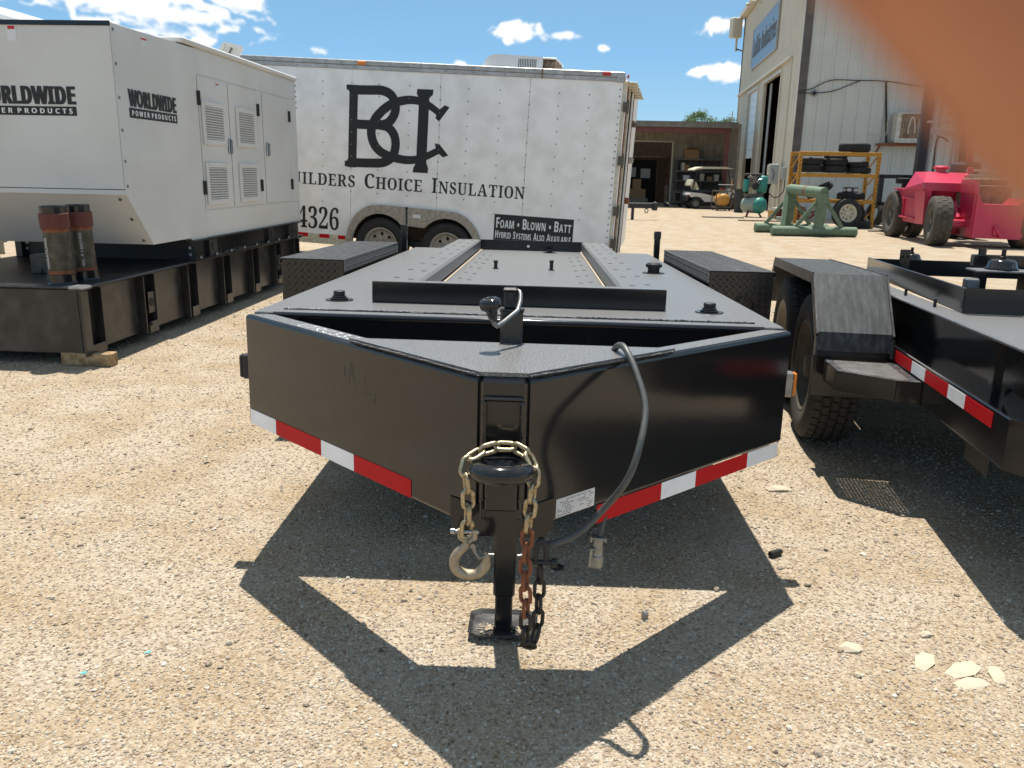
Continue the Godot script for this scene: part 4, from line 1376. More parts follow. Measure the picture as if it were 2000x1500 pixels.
	# warning labels
	for q in [[Vector3(-0.69, 2.155, -0.6275), 0.066, 0.10, true], [Vector3(0.0015, 2.17, -1.08), 0.09, 0.055, false], [Vector3(0.0015, 1.985, -2.35), 0.075, 0.045, false]]:
		b = MB.new()
		if q[3]: b.box(q[0], Vector3(q[1], q[2], 0.001), 0.0)
		else: b.box(q[0], Vector3(0.001, q[2], q[1]), 0.0)
		var lb := put("warning_label", b, M.white_paint, g)
		b = MB.new()
		if q[3]: b.box(q[0] + Vector3(0, 0.034, 0.0008), Vector3(0.05, 0.022, 0.001), 0.0)
		else: b.box(q[0] + Vector3(0.0008, 0.017, 0), Vector3(0.001, 0.012, q[1] * 0.9), 0.0)
		put("warning_stripe", b, M.red_lens, lb)
	# lettering: on the side (facing +x, read from near to far) and on the front
	var side := Basis(Vector3(0, 0, -1), Vector3.UP, Vector3.RIGHT)
	words("lettering", "WORLDWIDE", "sans_bold", Transform3D(side, Vector3(0.0015, 1.704, -0.79)), 0.725, 0.118, M.print_black, g, 0.002, 0.006)
	one_box("lettering_band", Vector3(0.001, 1.661, -1.152), Vector3(0.0025, 0.068, 0.738), M.print_black, g, 0.0)
	words("lettering", "P O W E R  P R O D U C T S", "sans_bold", Transform3D(side, Vector3(0.0030, 1.642, -0.815)), 0.675, 0.037, M.print_white, g)
	var fr := Basis()
	words("lettering", "WORLDWIDE", "sans_bold", Transform3D(fr, Vector3(-1.025, 1.698, -0.6275)), 0.730, 0.120, M.print_black, g, 0.002, 0.006)
	one_box("lettering_band", Vector3(-0.665, 1.654, -0.628), Vector3(0.742, 0.060, 0.0025), M.print_black, g, 0.0)
	words("lettering", "P O W E R  P R O D U C T S", "sans_bold", Transform3D(fr, Vector3(-1.005, 1.637, -0.6258)), 0.685, 0.034, M.print_white, g)
	# raised exhaust flap on the roof
	b = MB.new()
	b.x = Transform3D(Basis(Vector3.UP, 0.15), Vector3(-0.50, 2.298, -3.5))
	b.prism(PackedVector2Array([Vector2(0.0, 0.0), Vector2(0.21, -0.01), Vector2(0.31, 0.165), Vector2(0.13, 0.205)]), -0.02, 0.0)
	b.bar(Vector3(0.0, 0.0, 0.01), Vector3(0.13, 0.205, 0.01), 0.035, 0.012, Vector3(0, 0, 1))
	b.bar(Vector3(0.13, 0.205, 0.01), Vector3(0.31, 0.165, 0.01), 0.035, 0.012, Vector3(0, 0, 1))
	put("raised_roof_flap", b, W, g)
	b = MB.new()
	b.x = Transform3D(Basis(Vector3.UP, 0.15), Vector3(-0.50, 2.298, -3.5))
	b.bar(Vector3(0.11, 0.0, 0.012), Vector3(0.20, 0.165, 0.012), 0.012, 0.016, Vector3(0, 0, 1))
	b.bar(Vector3(0.135, 0.0, 0.012), Vector3(0.185, 0.09, 0.012), 0.007, 0.007, Vector3(0, 0, 1))
	put("flap_stay", b, M.dusty_black_steel, g)
	# two vent pipes standing on the tank's front corner
	for q in [[Vector3(-0.236, 0.531, -0.145), "front vent pipe, primer red collar, stencilled"], [Vector3(-0.205, 0.531, -0.37), "rear vent pipe behind the front one"]]:
		var p := Node3D.new()
		p.name = numbered("vent_pipe", g)
		g.add_child(p)
		p.transform = Transform3D(Basis(Vector3(0, 0, 1), 0.02), q[0])
		p.set_meta("label", q[1])
		b = MB.new()
		b.lathe([Vector2(0, 0), Vector2(0.092, 0), Vector2(0.089, 0.012), Vector2(0.087, 0.060), Vector2(0.080, 0.062), Vector2(0, 0.062)], 32)
		put("pipe_collar", b, M.black_gloss, p)
		b = MB.new()
		b.lathe([Vector2(0.0785, 0.062), Vector2(0.0785, 0.085)], 32)
		put("primer_band", b, M.rust, p)
		b = MB.new()
		b.lathe([Vector2(0.0785, 0.335), Vector2(0.0785, 0.37)], 32)
		put("primer_band", b, M.rust, p)
		b = MB.new()
		b.lathe([Vector2(0.078, 0.06), Vector2(0.078, 0.37), Vector2(0.0, 0.37)], 32)
		put("pipe", b, M.bare_pipe, p)
		b = MB.new()
		b.lathe([Vector2(0.06, 0.356), Vector2(0.084, 0.358), Vector2(0.088, 0.364), Vector2(0.089, 0.452), Vector2(0.086, 0.457), Vector2(0.0, 0.457)], 32)
		put("coupling", b, M.red_oxide, p)
		b = MB.new()
		b.lathe([Vector2(0.079, 0.455), Vector2(0.080, 0.498), Vector2(0.076, 0.506), Vector2(0.066, 0.506), Vector2(0.060, 0.498), Vector2(0.0, 0.498)], 32)
		put("pipe_cap", b, M.black_gloss, p)
		# stencilled marks running up the pipe
		var first: bool = q[0].z > -0.2
		var a := -2.0 if first else -1.05
		var up := Basis(Vector3.UP, Vector3(cos(a + PI / 2) * -1.0, 0, sin(a + PI / 2) * 1.0), Vector3.ZERO)
		var out := Vector3(cos(a), 0, -sin(a))
		var bs := Basis(Vector3.UP, out.cross(Vector3.UP), out)
		words("pipe_stencil", "WHEATLAND" if first else "K05 . A 1-QH11453", "sans", Transform3D(bs, out * 0.0785 + Vector3(0, 0.10, 0) - bs.y * 0.010), 0.20 if first else 0.22, 0.020, M.chalk, p, 0.0008)
	# small gauge box on the tank behind the pipes
	b = MB.new()
	b.box(Vector3(-0.62, 0.60, -0.62), Vector3(0.20, 0.14, 0.12), 0.006)
	for e in [-0.05, 0.05]: b.box(Vector3(-0.62 + e, 0.552, -0.556), Vector3(0.07, 0.035, 0.012), 0.003)
	put("gauge_box", b, M.tank_black, g)
	# timber under the near corner
	var xf := g.transform
	for q in [[Vector3(-0.075, 0.045, -0.02), 0.40, 0.12, "light timber block under the near corner of the fuel tank"]]:
		b = MB.new()
		b.x = xf * Transform3D(Basis(Vector3.UP, 0.0), q[0])
		b.box(Vector3(0.03, 0, -0.02), Vector3(0.34, 0.086, 0.09), 0.004)
		tag(put("timber_block", b, M.wood), q[3], "timber")
	for q in [[Vector3(-1.5, 0.045, -0.1), "timber block under the tank's far front corner"], [Vector3(-0.1, 0.045, -4.4), "timber block under the rear corner of the tank nearest the cargo trailer"], [Vector3(-1.5, 0.045, -4.4), "timber block under the hidden rear corner of the tank"]]:
		b = MB.new()
		b.x = xf * Transform3D(Basis(), q[0])
		b.box(Vector3.ZERO, Vector3(0.3, 0.086, 0.09), 0.004)
		tag(put("timber_block", b, M.wood), q[1], "timber")

func left_truck():
	# another white trailer stands behind the generator: its roof shows above, its wheel below
	var t := thing("box_trailer", "white round-roofed trailer mostly hidden behind the generator, dusty wheel showing below", "trailer", Transform3D(Basis(Vector3.UP, -0.06), Vector3(-6.2, 0, -8.6)))
	var b := MB.new()
	b.x = Transform3D(Basis(Vector3.RIGHT, Vector3.UP, Vector3(0, 0, 1)), Vector3.ZERO)
	var p := PackedVector2Array([Vector2(-1.2, 0.55), Vector2(1.2, 0.55), Vector2(1.2, 2.65)])
	for i in 9:
		var a := PI * i / 16.0
		p.append(Vector2(0.55 + cos(a) * 0.65, 2.65 + sin(a) * 0.22))
	for i in 9:
		var a := PI / 2 + PI * i / 16.0
		p.append(Vector2(-0.55 + cos(a) * 0.65, 2.65 + sin(a) * 0.22))
	b.prism(p, -3.5, 0.6)
	put("body", b, M.white_paint, t)
	b = MB.new()
	b.box(Vector3(0.9, 0.75, 0.62), Vector3(0.9, 0.6, 0.02), 0.004)
	put("stone_guard", b, M.cream, t)
	add_wheel("wheel", t, Transform3D(Basis(Vector3.UP, PI), Vector3(1.16, 0.40, 0.95)), 0.40, 0.24, 0.23, M.rubber_dusty, M.rim_dusty, 4, 36)
	add_wheel("wheel", t, Transform3D(Basis(), Vector3(-1.16, 0.40, 0.95)), 0.40, 0.24, 0.23, M.rubber_dusty, M.rim_dusty, 4, 36, 8, false)
	one_box("axle", Vector3(0, 0.40, 0.95), Vector3(2.2, 0.08, 0.08), M.black_dull, t)
	for s in [-0.5, 0.5]: one_box("frame_rail", Vector3(s, 0.50, 0.4), Vector3(0.08, 0.1, 2.0), M.black_dull, t)

# ---------------------------------------------------------------- white cargo trailer with black lettering
func ribbon(b: MB, p: Array, w, z0: float, z1: float):
	var l := PackedVector2Array()
	var r := PackedVector2Array()
	for i in p.size():
		var a: Vector2 = p[maxi(i - 1, 0)]
		var c: Vector2 = p[mini(i + 1, p.size() - 1)]
		var d := (c - a).normalized()
		var o: Vector2 = Vector2(-d.y, d.x) * (w[i] if w is Array else w) * 0.5
		l.append(p[i] + o)
		r.append(p[i] - o)
	for i in p.size() - 1:
		b.prism(PackedVector2Array([l[i], l[i + 1], r[i + 1], r[i]]), z0, z1)

func smooth2(p: Array, per := 6) -> Array:
	var q := []
	for a in p: q.append(Vector3(a.x, a.y, 0))
	var out := []
	for a in spline(q, per): out.append(Vector2(a.x, a.y))
	return out

func cargo_trailer():
	var t := thing("cargo_trailer", "long white enclosed cargo trailer with black monogram and roof air conditioner", "trailer", Transform3D(Basis(Vector3(0.984, -0.045, 0.1735), Vector3(0.0446, 0.999, 0.008), Vector3(-0.174, 0, 0.985)).orthonormalized(), Vector3(1.223, 0, -10.3)))
	var Wm: Material = M.trailer_white
	var b := MB.new()
	# side sheets between their seams; the two over the wheels end above the arch
	var seams := [-0.075, -1.19, -2.304, -3.453, -4.64, -5.9]
	for i in 5:
		b = MB.new()
		var x1: float = seams[i]
		var x0: float = seams[i + 1]
		var p := PackedVector2Array([Vector2(x0 + 0.002, 0.30), Vector2(x1 - 0.002, 0.30), Vector2(x1 - 0.002, 2.37), Vector2(x0 + 0.002, 2.37)])
		if i == 1: p = PackedVector2Array([Vector2(x0 + 0.002, 0.67), Vector2(-1.95, 0.67), Vector2(-1.72, 0.30), Vector2(x1 - 0.002, 0.30), Vector2(x1 - 0.002, 2.37), Vector2(x0 + 0.002, 2.37)])
		if i == 2: p = PackedVector2Array([Vector2(x0 + 0.002, 0.30), Vector2(-3.44, 0.30), Vector2(-3.25, 0.67), Vector2(x1 - 0.002, 0.67), Vector2(x1 - 0.002, 2.37), Vector2(x0 + 0.002, 2.37)])
		b.prism(p, -0.03, 0.0)
		put("side_panel", b, Wm, t)
	b = MB.new()
	b.box(Vector3(-3.0, 1.33, -2.43), Vector3(5.84, 2.1, 0.03), 0.0)
	b.box(Vector3(-5.91, 1.33, -1.22), Vector3(0.03, 2.1, 2.42), 0.0)
	put("far_walls", b, Wm, t)
	b = MB.new()
	b.box(Vector3(-3.0, 2.455, -1.22), Vector3(5.86, 0.02, 2.46), 0.0)
	put("roof", b, M.white_paint, t)
	b = MB.new()
	b.box(Vector3(-0.95, 0.35, -1.22), Vector3(1.75, 0.08, 2.36), 0.0)
	b.box(Vector3(-4.68, 0.35, -1.22), Vector3(2.4, 0.08, 2.36), 0.0)
	b.box(Vector3(-2.6, 0.62, -1.22), Vector3(1.9, 0.08, 1.7), 0.0)
	put("floor_frame", b, M.black_dull, t)
	# roof rail in two steps, with a bottom rail
	b = MB.new()
	b.box(Vector3(-2.99, 2.440, -0.005), Vector3(5.85, 0.058, 0.05), 0.006)
	b.box(Vector3(-2.99, 2.385, -0.008), Vector3(5.85, 0.052, 0.040), 0.006)
	put("roof_rail", b, M.aluminium, t)
	b = MB.new()
	b.box(Vector3(-0.11, 2.41, 0.0), Vector3(0.09, 0.115, 0.062), 0.004)
	put("rail_corner", b, M.aluminium, t)
	b = MB.new()
	b.box(Vector3(-4.66, 0.235, -0.01), Vector3(2.4, 0.13, 0.035), 0.004)
	put("bottom_rail", b, M.cream, t)
	b = MB.new()
	b.box(Vector3(-0.88, 0.27, -0.012), Vector3(1.62, 0.06, 0.03), 0.004)
	put("bottom_rail", b, M.cream, t)
	for s in [[-5.3, -5.08], [-4.72, -4.5], [-4.19, -4.04], [-3.88, -3.74], [-3.62, -3.52]]:
		var m := MB.new()
		m.box(Vector3((s[0] + s[1]) / 2, 0.273, 0.0085), Vector3(s[1] - s[0], 0.05, 0.002), 0.0)
		put("reflective_tape", m, M.red_tape, t)
	# rivets: small dark heads in columns, and pairs along the roof rail
	b = MB.new()
	for c in [-4.22, -3.838, -3.453, -3.097, -2.699, -2.304, -1.95, -1.554, -1.19, -0.831, -0.467]:
		var y := 0.72
		while y < 2.34:
			if y > 0.75 or c < -3.5 or c > -1.6:
				b.cyl(Vector3(c + rng.randf_range(-0.006, 0.006), y, -0.001), Vector3(c, y, 0.004), 0.0085, 7)
			y += 0.148
		for yy in [2.445, 2.385]: b.cyl(Vector3(c + 0.05, yy, 0.018), Vector3(c + 0.05, yy, 0.024), 0.008, 7)
		b.cyl(Vector3(c - 0.14, 2.445, 0.018), Vector3(c - 0.14, 2.445, 0.024), 0.007, 7)
	for k in 25: b.cyl(Vector3(-0.105, 0.38 + k * 0.079, -0.001), Vector3(-0.105, 0.38 + k * 0.079, 0.005), 0.010, 7)
	put("rivets", b, M.grey_steel, t, "stuff")
	# lamps
	b = MB.new()
	b.box(Vector3(-3.32, 2.435, 0.034), Vector3(0.105, 0.042, 0.022), 0.008)
	put("amber_lamp", b, M.amber, t)
	b = MB.new()
	b.box(Vector3(-0.28, 2.445, 0.034), Vector3(0.10, 0.042, 0.022), 0.008)
	b.box(Vector3(-0.025, 2.425, -0.02), Vector3(0.022, 0.042, 0.06), 0.006)
	put("red_lamp", b, M.red_lens, t)
	b = MB.new()
	b.box(Vector3(-1.05, 2.41, 0.026), Vector3(0.012, 0.115, 0.006), 0.002)
	put("rust_streak", b, M.rust, t)
	# twin-arch wheel flare and wheels
	b = MB.new()
	var p := PackedVector2Array()
	for i in 9:
		var a := PI - (PI / 2) * i / 8.0
		p.append(Vector2(-3.06 + cos(a) * 0.435, 0.24 + sin(a) * 0.49))
	for i in 9:
		var a := PI / 2 - (PI / 2) * i / 8.0
		p.append(Vector2(-2.115 + cos(a) * 0.435, 0.22 + sin(a) * 0.49))
	for i in 13:
		var a := 0.05 + (PI * 0.76) * i / 12.0
		p.append(Vector2(-2.146 + cos(a) * 0.385, 0.22 + sin(a) * 0.40))
	for i in 13:
		var a := PI * 0.24 + (PI * 0.745) * i / 12.0
		p.append(Vector2(-3.03 + cos(a) * 0.385, 0.22 + sin(a) * 0.40))
	b.prism(p, 0.002, 0.05)
	put("wheel_arch", b, M.rim_dusty, t)
	b = MB.new()
	b.box(Vector3(-2.59, 0.5, -0.26), Vector3(1.85, 0.5, 0.02), 0.0)
	b.box(Vector3(-2.59, 0.02, -0.2), Vector3(0.6, 0.2, 0.06), 0.0)
	put("wheel_well", b, M.interior_brown, t)
	b = MB.new()
	b.box(Vector3(-2.545, 0.62, 0.0515), Vector3(0.10, 0.045, 0.002), 0.0)
	put("arch_label", b, M.white_paint, t)
	for xx in [-3.03, -2.146]:
		add_wheel("wheel", t, Transform3D(Basis(Vector3.UP, PI / 2), Vector3(xx, 0.22, -0.07)), 0.352, 0.205, 0.212, M.rubber, M.rim_dusty, 4, 40)
		add_wheel("wheel", t, Transform3D(Basis(Vector3.UP, -PI / 2), Vector3(xx, 0.22, -2.30)), 0.352, 0.205, 0.212, M.rubber, M.rim_dusty, 4, 40, 8, false)
	one_box("axle_beam", Vector3(-2.59, 0.24, -1.2), Vector3(0.9, 0.08, 2.0), M.black_dull, t)
	# monogram: B, C and I laced into each other (drawn in a flat of its own, then set on the side)
	var q := func(px: float, py: float) -> Vector2:
		return Vector2(-3.506 + (px - 584.0) / 2.5 * 0.0067, 2.176 - ((py - 287.0) - 0.047 * (px - 584.0)) / 2.5 * 0.00622)
	b = MB.new()
	b.prism(PackedVector2Array([q.call(592, 287), q.call(634, 289), q.call(630, 692), q.call(588, 690)]), 0.0002, 0.0020)
	b.prism(PackedVector2Array([q.call(576, 287), q.call(594, 287), q.call(594, 325), q.call(584, 310), q.call(578, 312)]), 0.0002, 0.0019)
	b.prism(PackedVector2Array([q.call(572, 657), q.call(582, 658), q.call(592, 640), q.call(590, 690), q.call(571, 685)]), 0.0002, 0.0019)
	ribbon(b, smooth2([q.call(630, 312), q.call(690, 313), q.call(752, 315), q.call(797, 338), q.call(819, 390), q.call(808, 440), q.call(775, 474), q.call(720, 480), q.call(630, 477)]), 0.112, 0.0002, 0.0022)
	ribbon(b, smooth2([q.call(740, 480), q.call(785, 492), q.call(815, 530), q.call(823, 582), q.call(808, 634), q.call(765, 664), q.call(700, 668), q.call(628, 667)]), 0.112, 0.0002, 0.0024)
	var cw := []
	var cp := smooth2([q.call(1035, 425), q.call(975, 382), q.call(920, 362), q.call(862, 361), q.call(790, 384), q.call(728, 440), q.call(702, 505), q.call(718, 575), q.call(768, 622), q.call(860, 648), q.call(930, 646), q.call(985, 625), q.call(1040, 596)])
	for i in cp.size():
		var u := float(i) / (cp.size() - 1)
		cw.append(lerpf(0.075, 0.115, sin(u * PI)))
	ribbon(b, cp, cw, 0.0002, 0.0026)
	b.prism(PackedVector2Array([q.call(1055, 383), q.call(1078, 393), q.call(1030, 461), q.call(1013, 446), q.call(1018, 415)]), 0.0002, 0.0028)
	b.prism(PackedVector2Array([q.call(1014, 566), q.call(1036, 570), q.call(1081, 624), q.call(1056, 634), q.call(1024, 608)]), 0.0002, 0.0028)
	b.prism(PackedVector2Array([q.call(921, 307), q.call(998, 310), q.call(997, 333), q.call(980, 350), q.call(976, 662), q.call(986, 688), q.call(984, 713), q.call(911, 710), q.call(913, 688), q.call(926, 662), q.call(931, 352), q.call(919, 330)]), 0.0002, 0.0030)
	put("monogram", b, M.print_black, t)
	var face := Basis()
	small_caps("lettering", "Builders", "serif_bold", Transform3D(face, Vector3(-4.43, 0.925, 0.0004)), 1.03, 0.185, 0.150, M.print_black, t)
	small_caps("lettering", "Choice", "serif_bold", Transform3D(face, Vector3(-3.268, 0.925, 0.0004)), 0.765, 0.185, 0.150, M.print_black, t)
	small_caps("lettering", "Insulation", "serif_bold", Transform3D(face, Vector3(-2.373, 0.925, 0.0004)), 1.20, 0.185, 0.150, M.print_black, t)
	words("lettering", "4326", "serif_bold", Transform3D(face, Vector3(-4.19, 0.358, 0.0004)), 0.575, 0.29, M.print_black, t)
	b = MB.new()
	b.box(Vector3(-1.035, 0.545, 0.0008), Vector3(1.01, 0.355, 0.0016), 0.0)
	put("slogan_panel", b, M.print_black, t)
	small_caps("lettering", "Foam • Blown • Batt", "sans_bold", Transform3D(face, Vector3(-1.512, 0.555, 0.0017)), 0.955, 0.128, 0.098, M.print_white, t)
	small_caps("lettering", "Hybrid Systems Also Available", "sans_bold", Transform3D(face, Vector3(-1.518, 0.428, 0.0017)), 0.965, 0.092, 0.074, M.print_white, t)
	# worn rear frame, door edges, hinges, torn canopy strip
	var strips := [[0.0, -0.020, 0.025, "cream"], [-0.02, -0.055, 0.012, "rust"], [-0.06, -0.16, 0.045, "trailer_white"], [-0.165, -0.20, 0.060, "rust"], [-0.205, -0.27, 0.085, "cream"], [-0.275, -0.31, 0.10, "void_black"], [-0.315, -0.37, 0.12, "trailer_white"], [-0.375, -0.40, 0.13, "rust"], [-0.40, -2.35, 0.10, "trailer_white"]]
	for s in strips:
		b = MB.new()
		b.box(Vector3(-0.075 + s[2] * 0.5, 1.36, (s[0] + s[1]) / 2), Vector3(s[2], 2.06, absf(s[1] - s[0])), 0.003)
		put("rear_frame_strip", b, M[s[3]], t)
	for y in [2.08, 1.46, 0.86, 0.47]:
		b = MB.new()
		b.box(Vector3(-0.02, y, 0.004), Vector3(0.075, 0.11, 0.05), 0.006)
		b.cyl(Vector3(0.0, y - 0.08, 0.02), Vector3(0.0, y + 0.08, 0.02), 0.014, 8)
		put("door_hinge", b, M.dusty_black_steel, t)
	b = MB.new()
	for k in 7: b.box(Vector3(0.01 + 0.012 * k, 2.36 - 0.022 * k, -0.06 - 0.075 * k), Vector3(0.16, 0.02, 0.09), 0.004)
	put("canopy_strip", b, M.cream, t)
	for q2 in [[1.92, "dusty_black_steel"], [1.48, "rim_dusty"], [0.98, "rust"]]:
		b = MB.new()
		b.box(Vector3(0.07, q2[0], -0.5), Vector3(0.08, 0.08, 0.06), 0.02)
		b.cyl(Vector3(0.03, q2[0] - 0.08, -0.5), Vector3(0.03, q2[0] + 0.08, -0.5), 0.014, 8)
		put("door_latch", b, M[q2[1]], t)
	b = MB.new()
	b.box(Vector3(-0.03, 0.27, -0.2), Vector3(0.09, 0.16, 0.5), 0.01)
	put("rear_sill", b, M.dusty_black_steel, t)
	# roof air conditioner: rounded shroud, slots as dark strips, broken end that bares the coil
	b = MB.new()
	var sp := PackedVector2Array([Vector2(-1.835, 2.465)])
	for i in 8:
		var a := PI - PI / 2 * i / 7.0
		sp.append(Vector2(-1.64 + cos(a) * 0.18, 2.475 + sin(a) * 0.155))
	sp.append_array([Vector2(-1.08, 2.618), Vector2(-1.08, 2.465)])
	b.prism(sp, -0.85, -0.15)
	b.box(Vector3(-1.0, 2.605, -0.5), Vector3(0.18, 0.018, 0.70), 0.004)
	var ac := put("air_conditioner", b, M.white_paint, t)
	b = MB.new()
	for k in 11: b.box(Vector3(-1.375 + k * 0.021, 2.535, -0.149), Vector3(0.009, 0.105, 0.003), 0.0)
	put("vent_slot_shade", b, M.void_black, ac, "stuff")  # black strips painted for the shade in the openings
	b = MB.new()
	b.box(Vector3(-1.0, 2.53, -0.5), Vector3(0.155, 0.13, 0.64), 0.01)
	for k in 6: b.ball(Vector3(-1.05 + 0.02 * k, 2.50 + 0.03 * (k % 3), -0.175), Vector3(0.03, 0.03, 0.015), 8)
	put("bare_coil", b, M.ac_brown, ac)
	# bar and ring of a hitch beyond the trailer's rear
	var h := thing("tow_bar", "black tow bar with a ring sticking out behind the cargo trailer's rear", "tow bar", Transform3D(Basis(Vector3.UP, 0.1), Vector3(3.7, 0, -25.0)))
	b = MB.new()
	b.box(Vector3(-0.3, 0.42, 0), Vector3(1.4, 0.16, 0.14), 0.02)
	b.box(Vector3(0.46, 0.40, 0), Vector3(0.14, 0.24, 0.2), 0.02)
	put("bar", b, M.black_dull, h)
	b = MB.new()
	var g := []
	for i in 16: g.append(Vector3(0.22 + cos(TAU * i / 16) * 0.05, 0.27 + sin(TAU * i / 16) * 0.06, 0.0))
	b.tube(g, 0.016, 6, true)
	put("ring", b, M.grey_steel, h)
	b = MB.new()
	for xx in [-0.9, -0.2]: b.box(Vector3(xx, 0.17, 0), Vector3(0.08, 0.34, 0.08), 0.01)
	put("stand_leg", b, M.black_dull, h)

# ---------------------------------------------------------------- second black trailer at the right edge
func right_trailer():
	var t := thing("skid_trailer", "black trailer at the right edge with sloped fender, step and vibration mounts", "trailer", Transform3D(Basis(Vector3(0.9848, 0, 0.1736), Vector3(0.00485, 0.9996, -0.0275), Vector3(-0.1736, 0.0279, 0.9844)).orthonormalized(), Vector3(1.439, 0.004, -3.989)))
	var b := MB.new()
	add_wheel("wheel", t, Transform3D(Basis(), Vector3(0.135, 0.37, -0.10)), 0.375, 0.235, 0.225, M.rubber_grey, M.dusty_black_steel, 5, 46)
	add_wheel("wheel", t, Transform3D(Basis(), Vector3(0.135, 0.37, -0.96)), 0.375, 0.235, 0.225, M.rubber_grey, M.rim_dusty, 5, 46)
	for z in [-0.10, -0.96]: add_wheel("wheel", t, Transform3D(Basis(Vector3.UP, PI), Vector3(1.78, 0.37, z)), 0.375, 0.235, 0.225, M.rubber, M.dusty_black_steel, 5, 40, 8, false)
	for z in [-0.10, -0.96]: one_cyl("axle", Vector3(0.2, 0.37, z), Vector3(1.7, 0.37, z), 0.045, M.black_dull, t)
	# lettering on the near tyre's side wall
	# fender: folded plate, its outer rim turned down
	var prof := [Vector2(-1.50, 0.54), Vector2(-1.27, 0.838), Vector2(0.10, 0.857), Vector2(0.33, 0.612), Vector2(0.337, 0.527)]
	var names_ := ["rear slope", "top", "front slope", "front lip"]
	for s in [0, 1]:
		var xa := 0.0 if s == 0 else 1.62
		var xb := 0.328 if s == 0 else 1.94
		b = MB.new()
		for i in 4:
			var a: Vector2 = prof[i]
			var c: Vector2 = prof[i + 1]
			var d := (c - a).normalized()
			var n := Vector3(0, d.x, -d.y)
			for e in [0.0, -0.006]:
				b.face([Vector3(xa, a.y, a.x) + n * e, Vector3(xb, a.y, a.x) + n * e, Vector3(xb, c.y, c.x) + n * e, Vector3(xa, c.y, c.x) + n * e], n if e == 0.0 else -n)
		put("fender", b, M.fender_scuffed, t)
		# rims along both sides
		b = MB.new()
		for xx in [xa, xb]:
			for i in 4:
				var a: Vector2 = prof[i]
				var c: Vector2 = prof[i + 1]
				b.bar(Vector3(xx, a.y - 0.022, a.x), Vector3(xx, c.y - 0.022, c.x), 0.008, 0.052, Vector3.UP if i < 2 else Vector3(0, 0.7, 0.7))
		put("fender_rim", b, M.black_scuffed, t)
	one_box("mud_plate", Vector3(0.160, 0.425, 0.312), Vector3(0.325, 0.235, 0.008), M.black_gloss, t, 0.003)
	# step with perforated tread
	b = MB.new()
	var sp := PackedVector2Array([Vector2(0.050, -0.33), Vector2(0.036, -0.40), Vector2(0.043, -0.617), Vector2(0.247, -0.762), Vector2(0.338, -0.762), Vector2(0.338, -0.345)])
	b.x = Transform3D(Basis(Vector3.RIGHT, Vector3(0, 0, -1), Vector3.UP), Vector3.ZERO)
	var n_holes := 0
	# skirt round the step
	for i in sp.size() - 1:
		b.bar(Vector3(sp[i].x, sp[i].y, 0.448), Vector3(sp[i + 1].x, sp[i + 1].y, 0.448), 0.008, 0.084, Vector3(0, 0, 1))
	put("step_skirt", b, M.black_gloss, t)
	b = MB.new()
	# tread grid: bars with gaps that let the sun through
	# solid rim, then crossing bars whose gaps let the sun through
	var inner := Geometry2D.offset_polygon(sp, -0.030)[0]
	for i in sp.size() - 1:
		var a := sp[i]
		var c := sp[i + 1]
		var nd := (c - a).normalized()
		var nn := Vector2(-nd.y, nd.x)
		if Geometry2D.is_point_in_polygon((a + c) * 0.5 - nn * 0.01, sp): nn = -nn
		b.bar(Vector3(a.x + nn.x * 0.017, 0.4875, -(a.y + nn.y * 0.017)), Vector3(c.x + nn.x * 0.017, 0.4875 + 0.0002 * i, -(c.y + nn.y * 0.017)), 0.036, 0.004, Vector3.UP)
	put("step_rim", b, M.black_scuffed, t)
	b = MB.new()
	for ax in 2:
		var w := 0.0
		while w < 0.9:
			w += 0.0165 if ax == 0 else 0.0150
			var line := PackedVector2Array([Vector2(-1, -w), Vector2(1, -w)]) if ax == 0 else PackedVector2Array([Vector2(w, -2), Vector2(w, 1)])
			for sg in Geometry2D.intersect_polyline_with_polygon(line, inner):
				b.bar(Vector3(sg[0].x, 0.487 + 0.0006 * ax, -sg[0].y), Vector3(sg[1].x, 0.487 + 0.0006 * ax, -sg[1].y), 0.0115 if ax == 0 else 0.0105, 0.0035, Vector3.UP)
	put("step_tread", b, M.grey_steel, t, "stuff")
	# frame channel with tape, bend and cross front
	b = MB.new()
	b.box(Vector3(0.350, 0.476, 0.60), Vector3(0.012, 0.155, 2.0), 0.002)
	b.box(Vector3(0.386, 0.5545, 0.60), Vector3(0.085, 0.010, 2.0), 0.003)
	b.box(Vector3(0.386, 0.4005, 0.60), Vector3(0.085, 0.008, 2.0), 0.002)
	put("frame_channel", b, M.black_gloss, t)
	b = MB.new()
	b.bar(Vector3(0.348, 0.476, 1.595), Vector3(0.445, 0.476, 1.72), 0.012, 0.156, Vector3.UP)
	b.bar(Vector3(0.368, 0.557, 1.59), Vector3(0.465, 0.557, 1.71), 0.07, 0.010, Vector3.UP)
	put("frame_bend", b, M.black_gloss, t)
	b = MB.new()
	b.box(Vector3(0.97, 0.476, 1.723), Vector3(1.06, 0.156, 0.012), 0.002)
	b.box(Vector3(0.97, 0.557, 1.695), Vector3(1.06, 0.010, 0.07), 0.002)
	b.box(Vector3(0.97, 0.396, 1.70), Vector3(1.06, 0.010, 0.07), 0.002)
	put("frame_front", b, M.black_gloss, t)
	one_box("belly_plate", Vector3(0.99, 0.50, -0.05), Vector3(1.2, 0.008, 3.3), M.black_dull, t, 0.0)
	var d := Vector3(0, 0, 1)
	tape_strip(t, Vector3(0.3435, 0.497, 0.345), d, Vector3(-1, 0, 0), [[0.0, 0.255, "red"], [0.255, 0.437, "white"], [0.437, 0.71, "red"], [0.71, 0.886, "white"], [0.886, 1.133, "red"]])
	b = MB.new()
	b.box(Vector3(0.41, 0.345, 1.22), Vector3(0.008, 0.11, 0.20), 0.002)
	put("lamp_bracket", b, M.black_dull, t)
	b = MB.new()
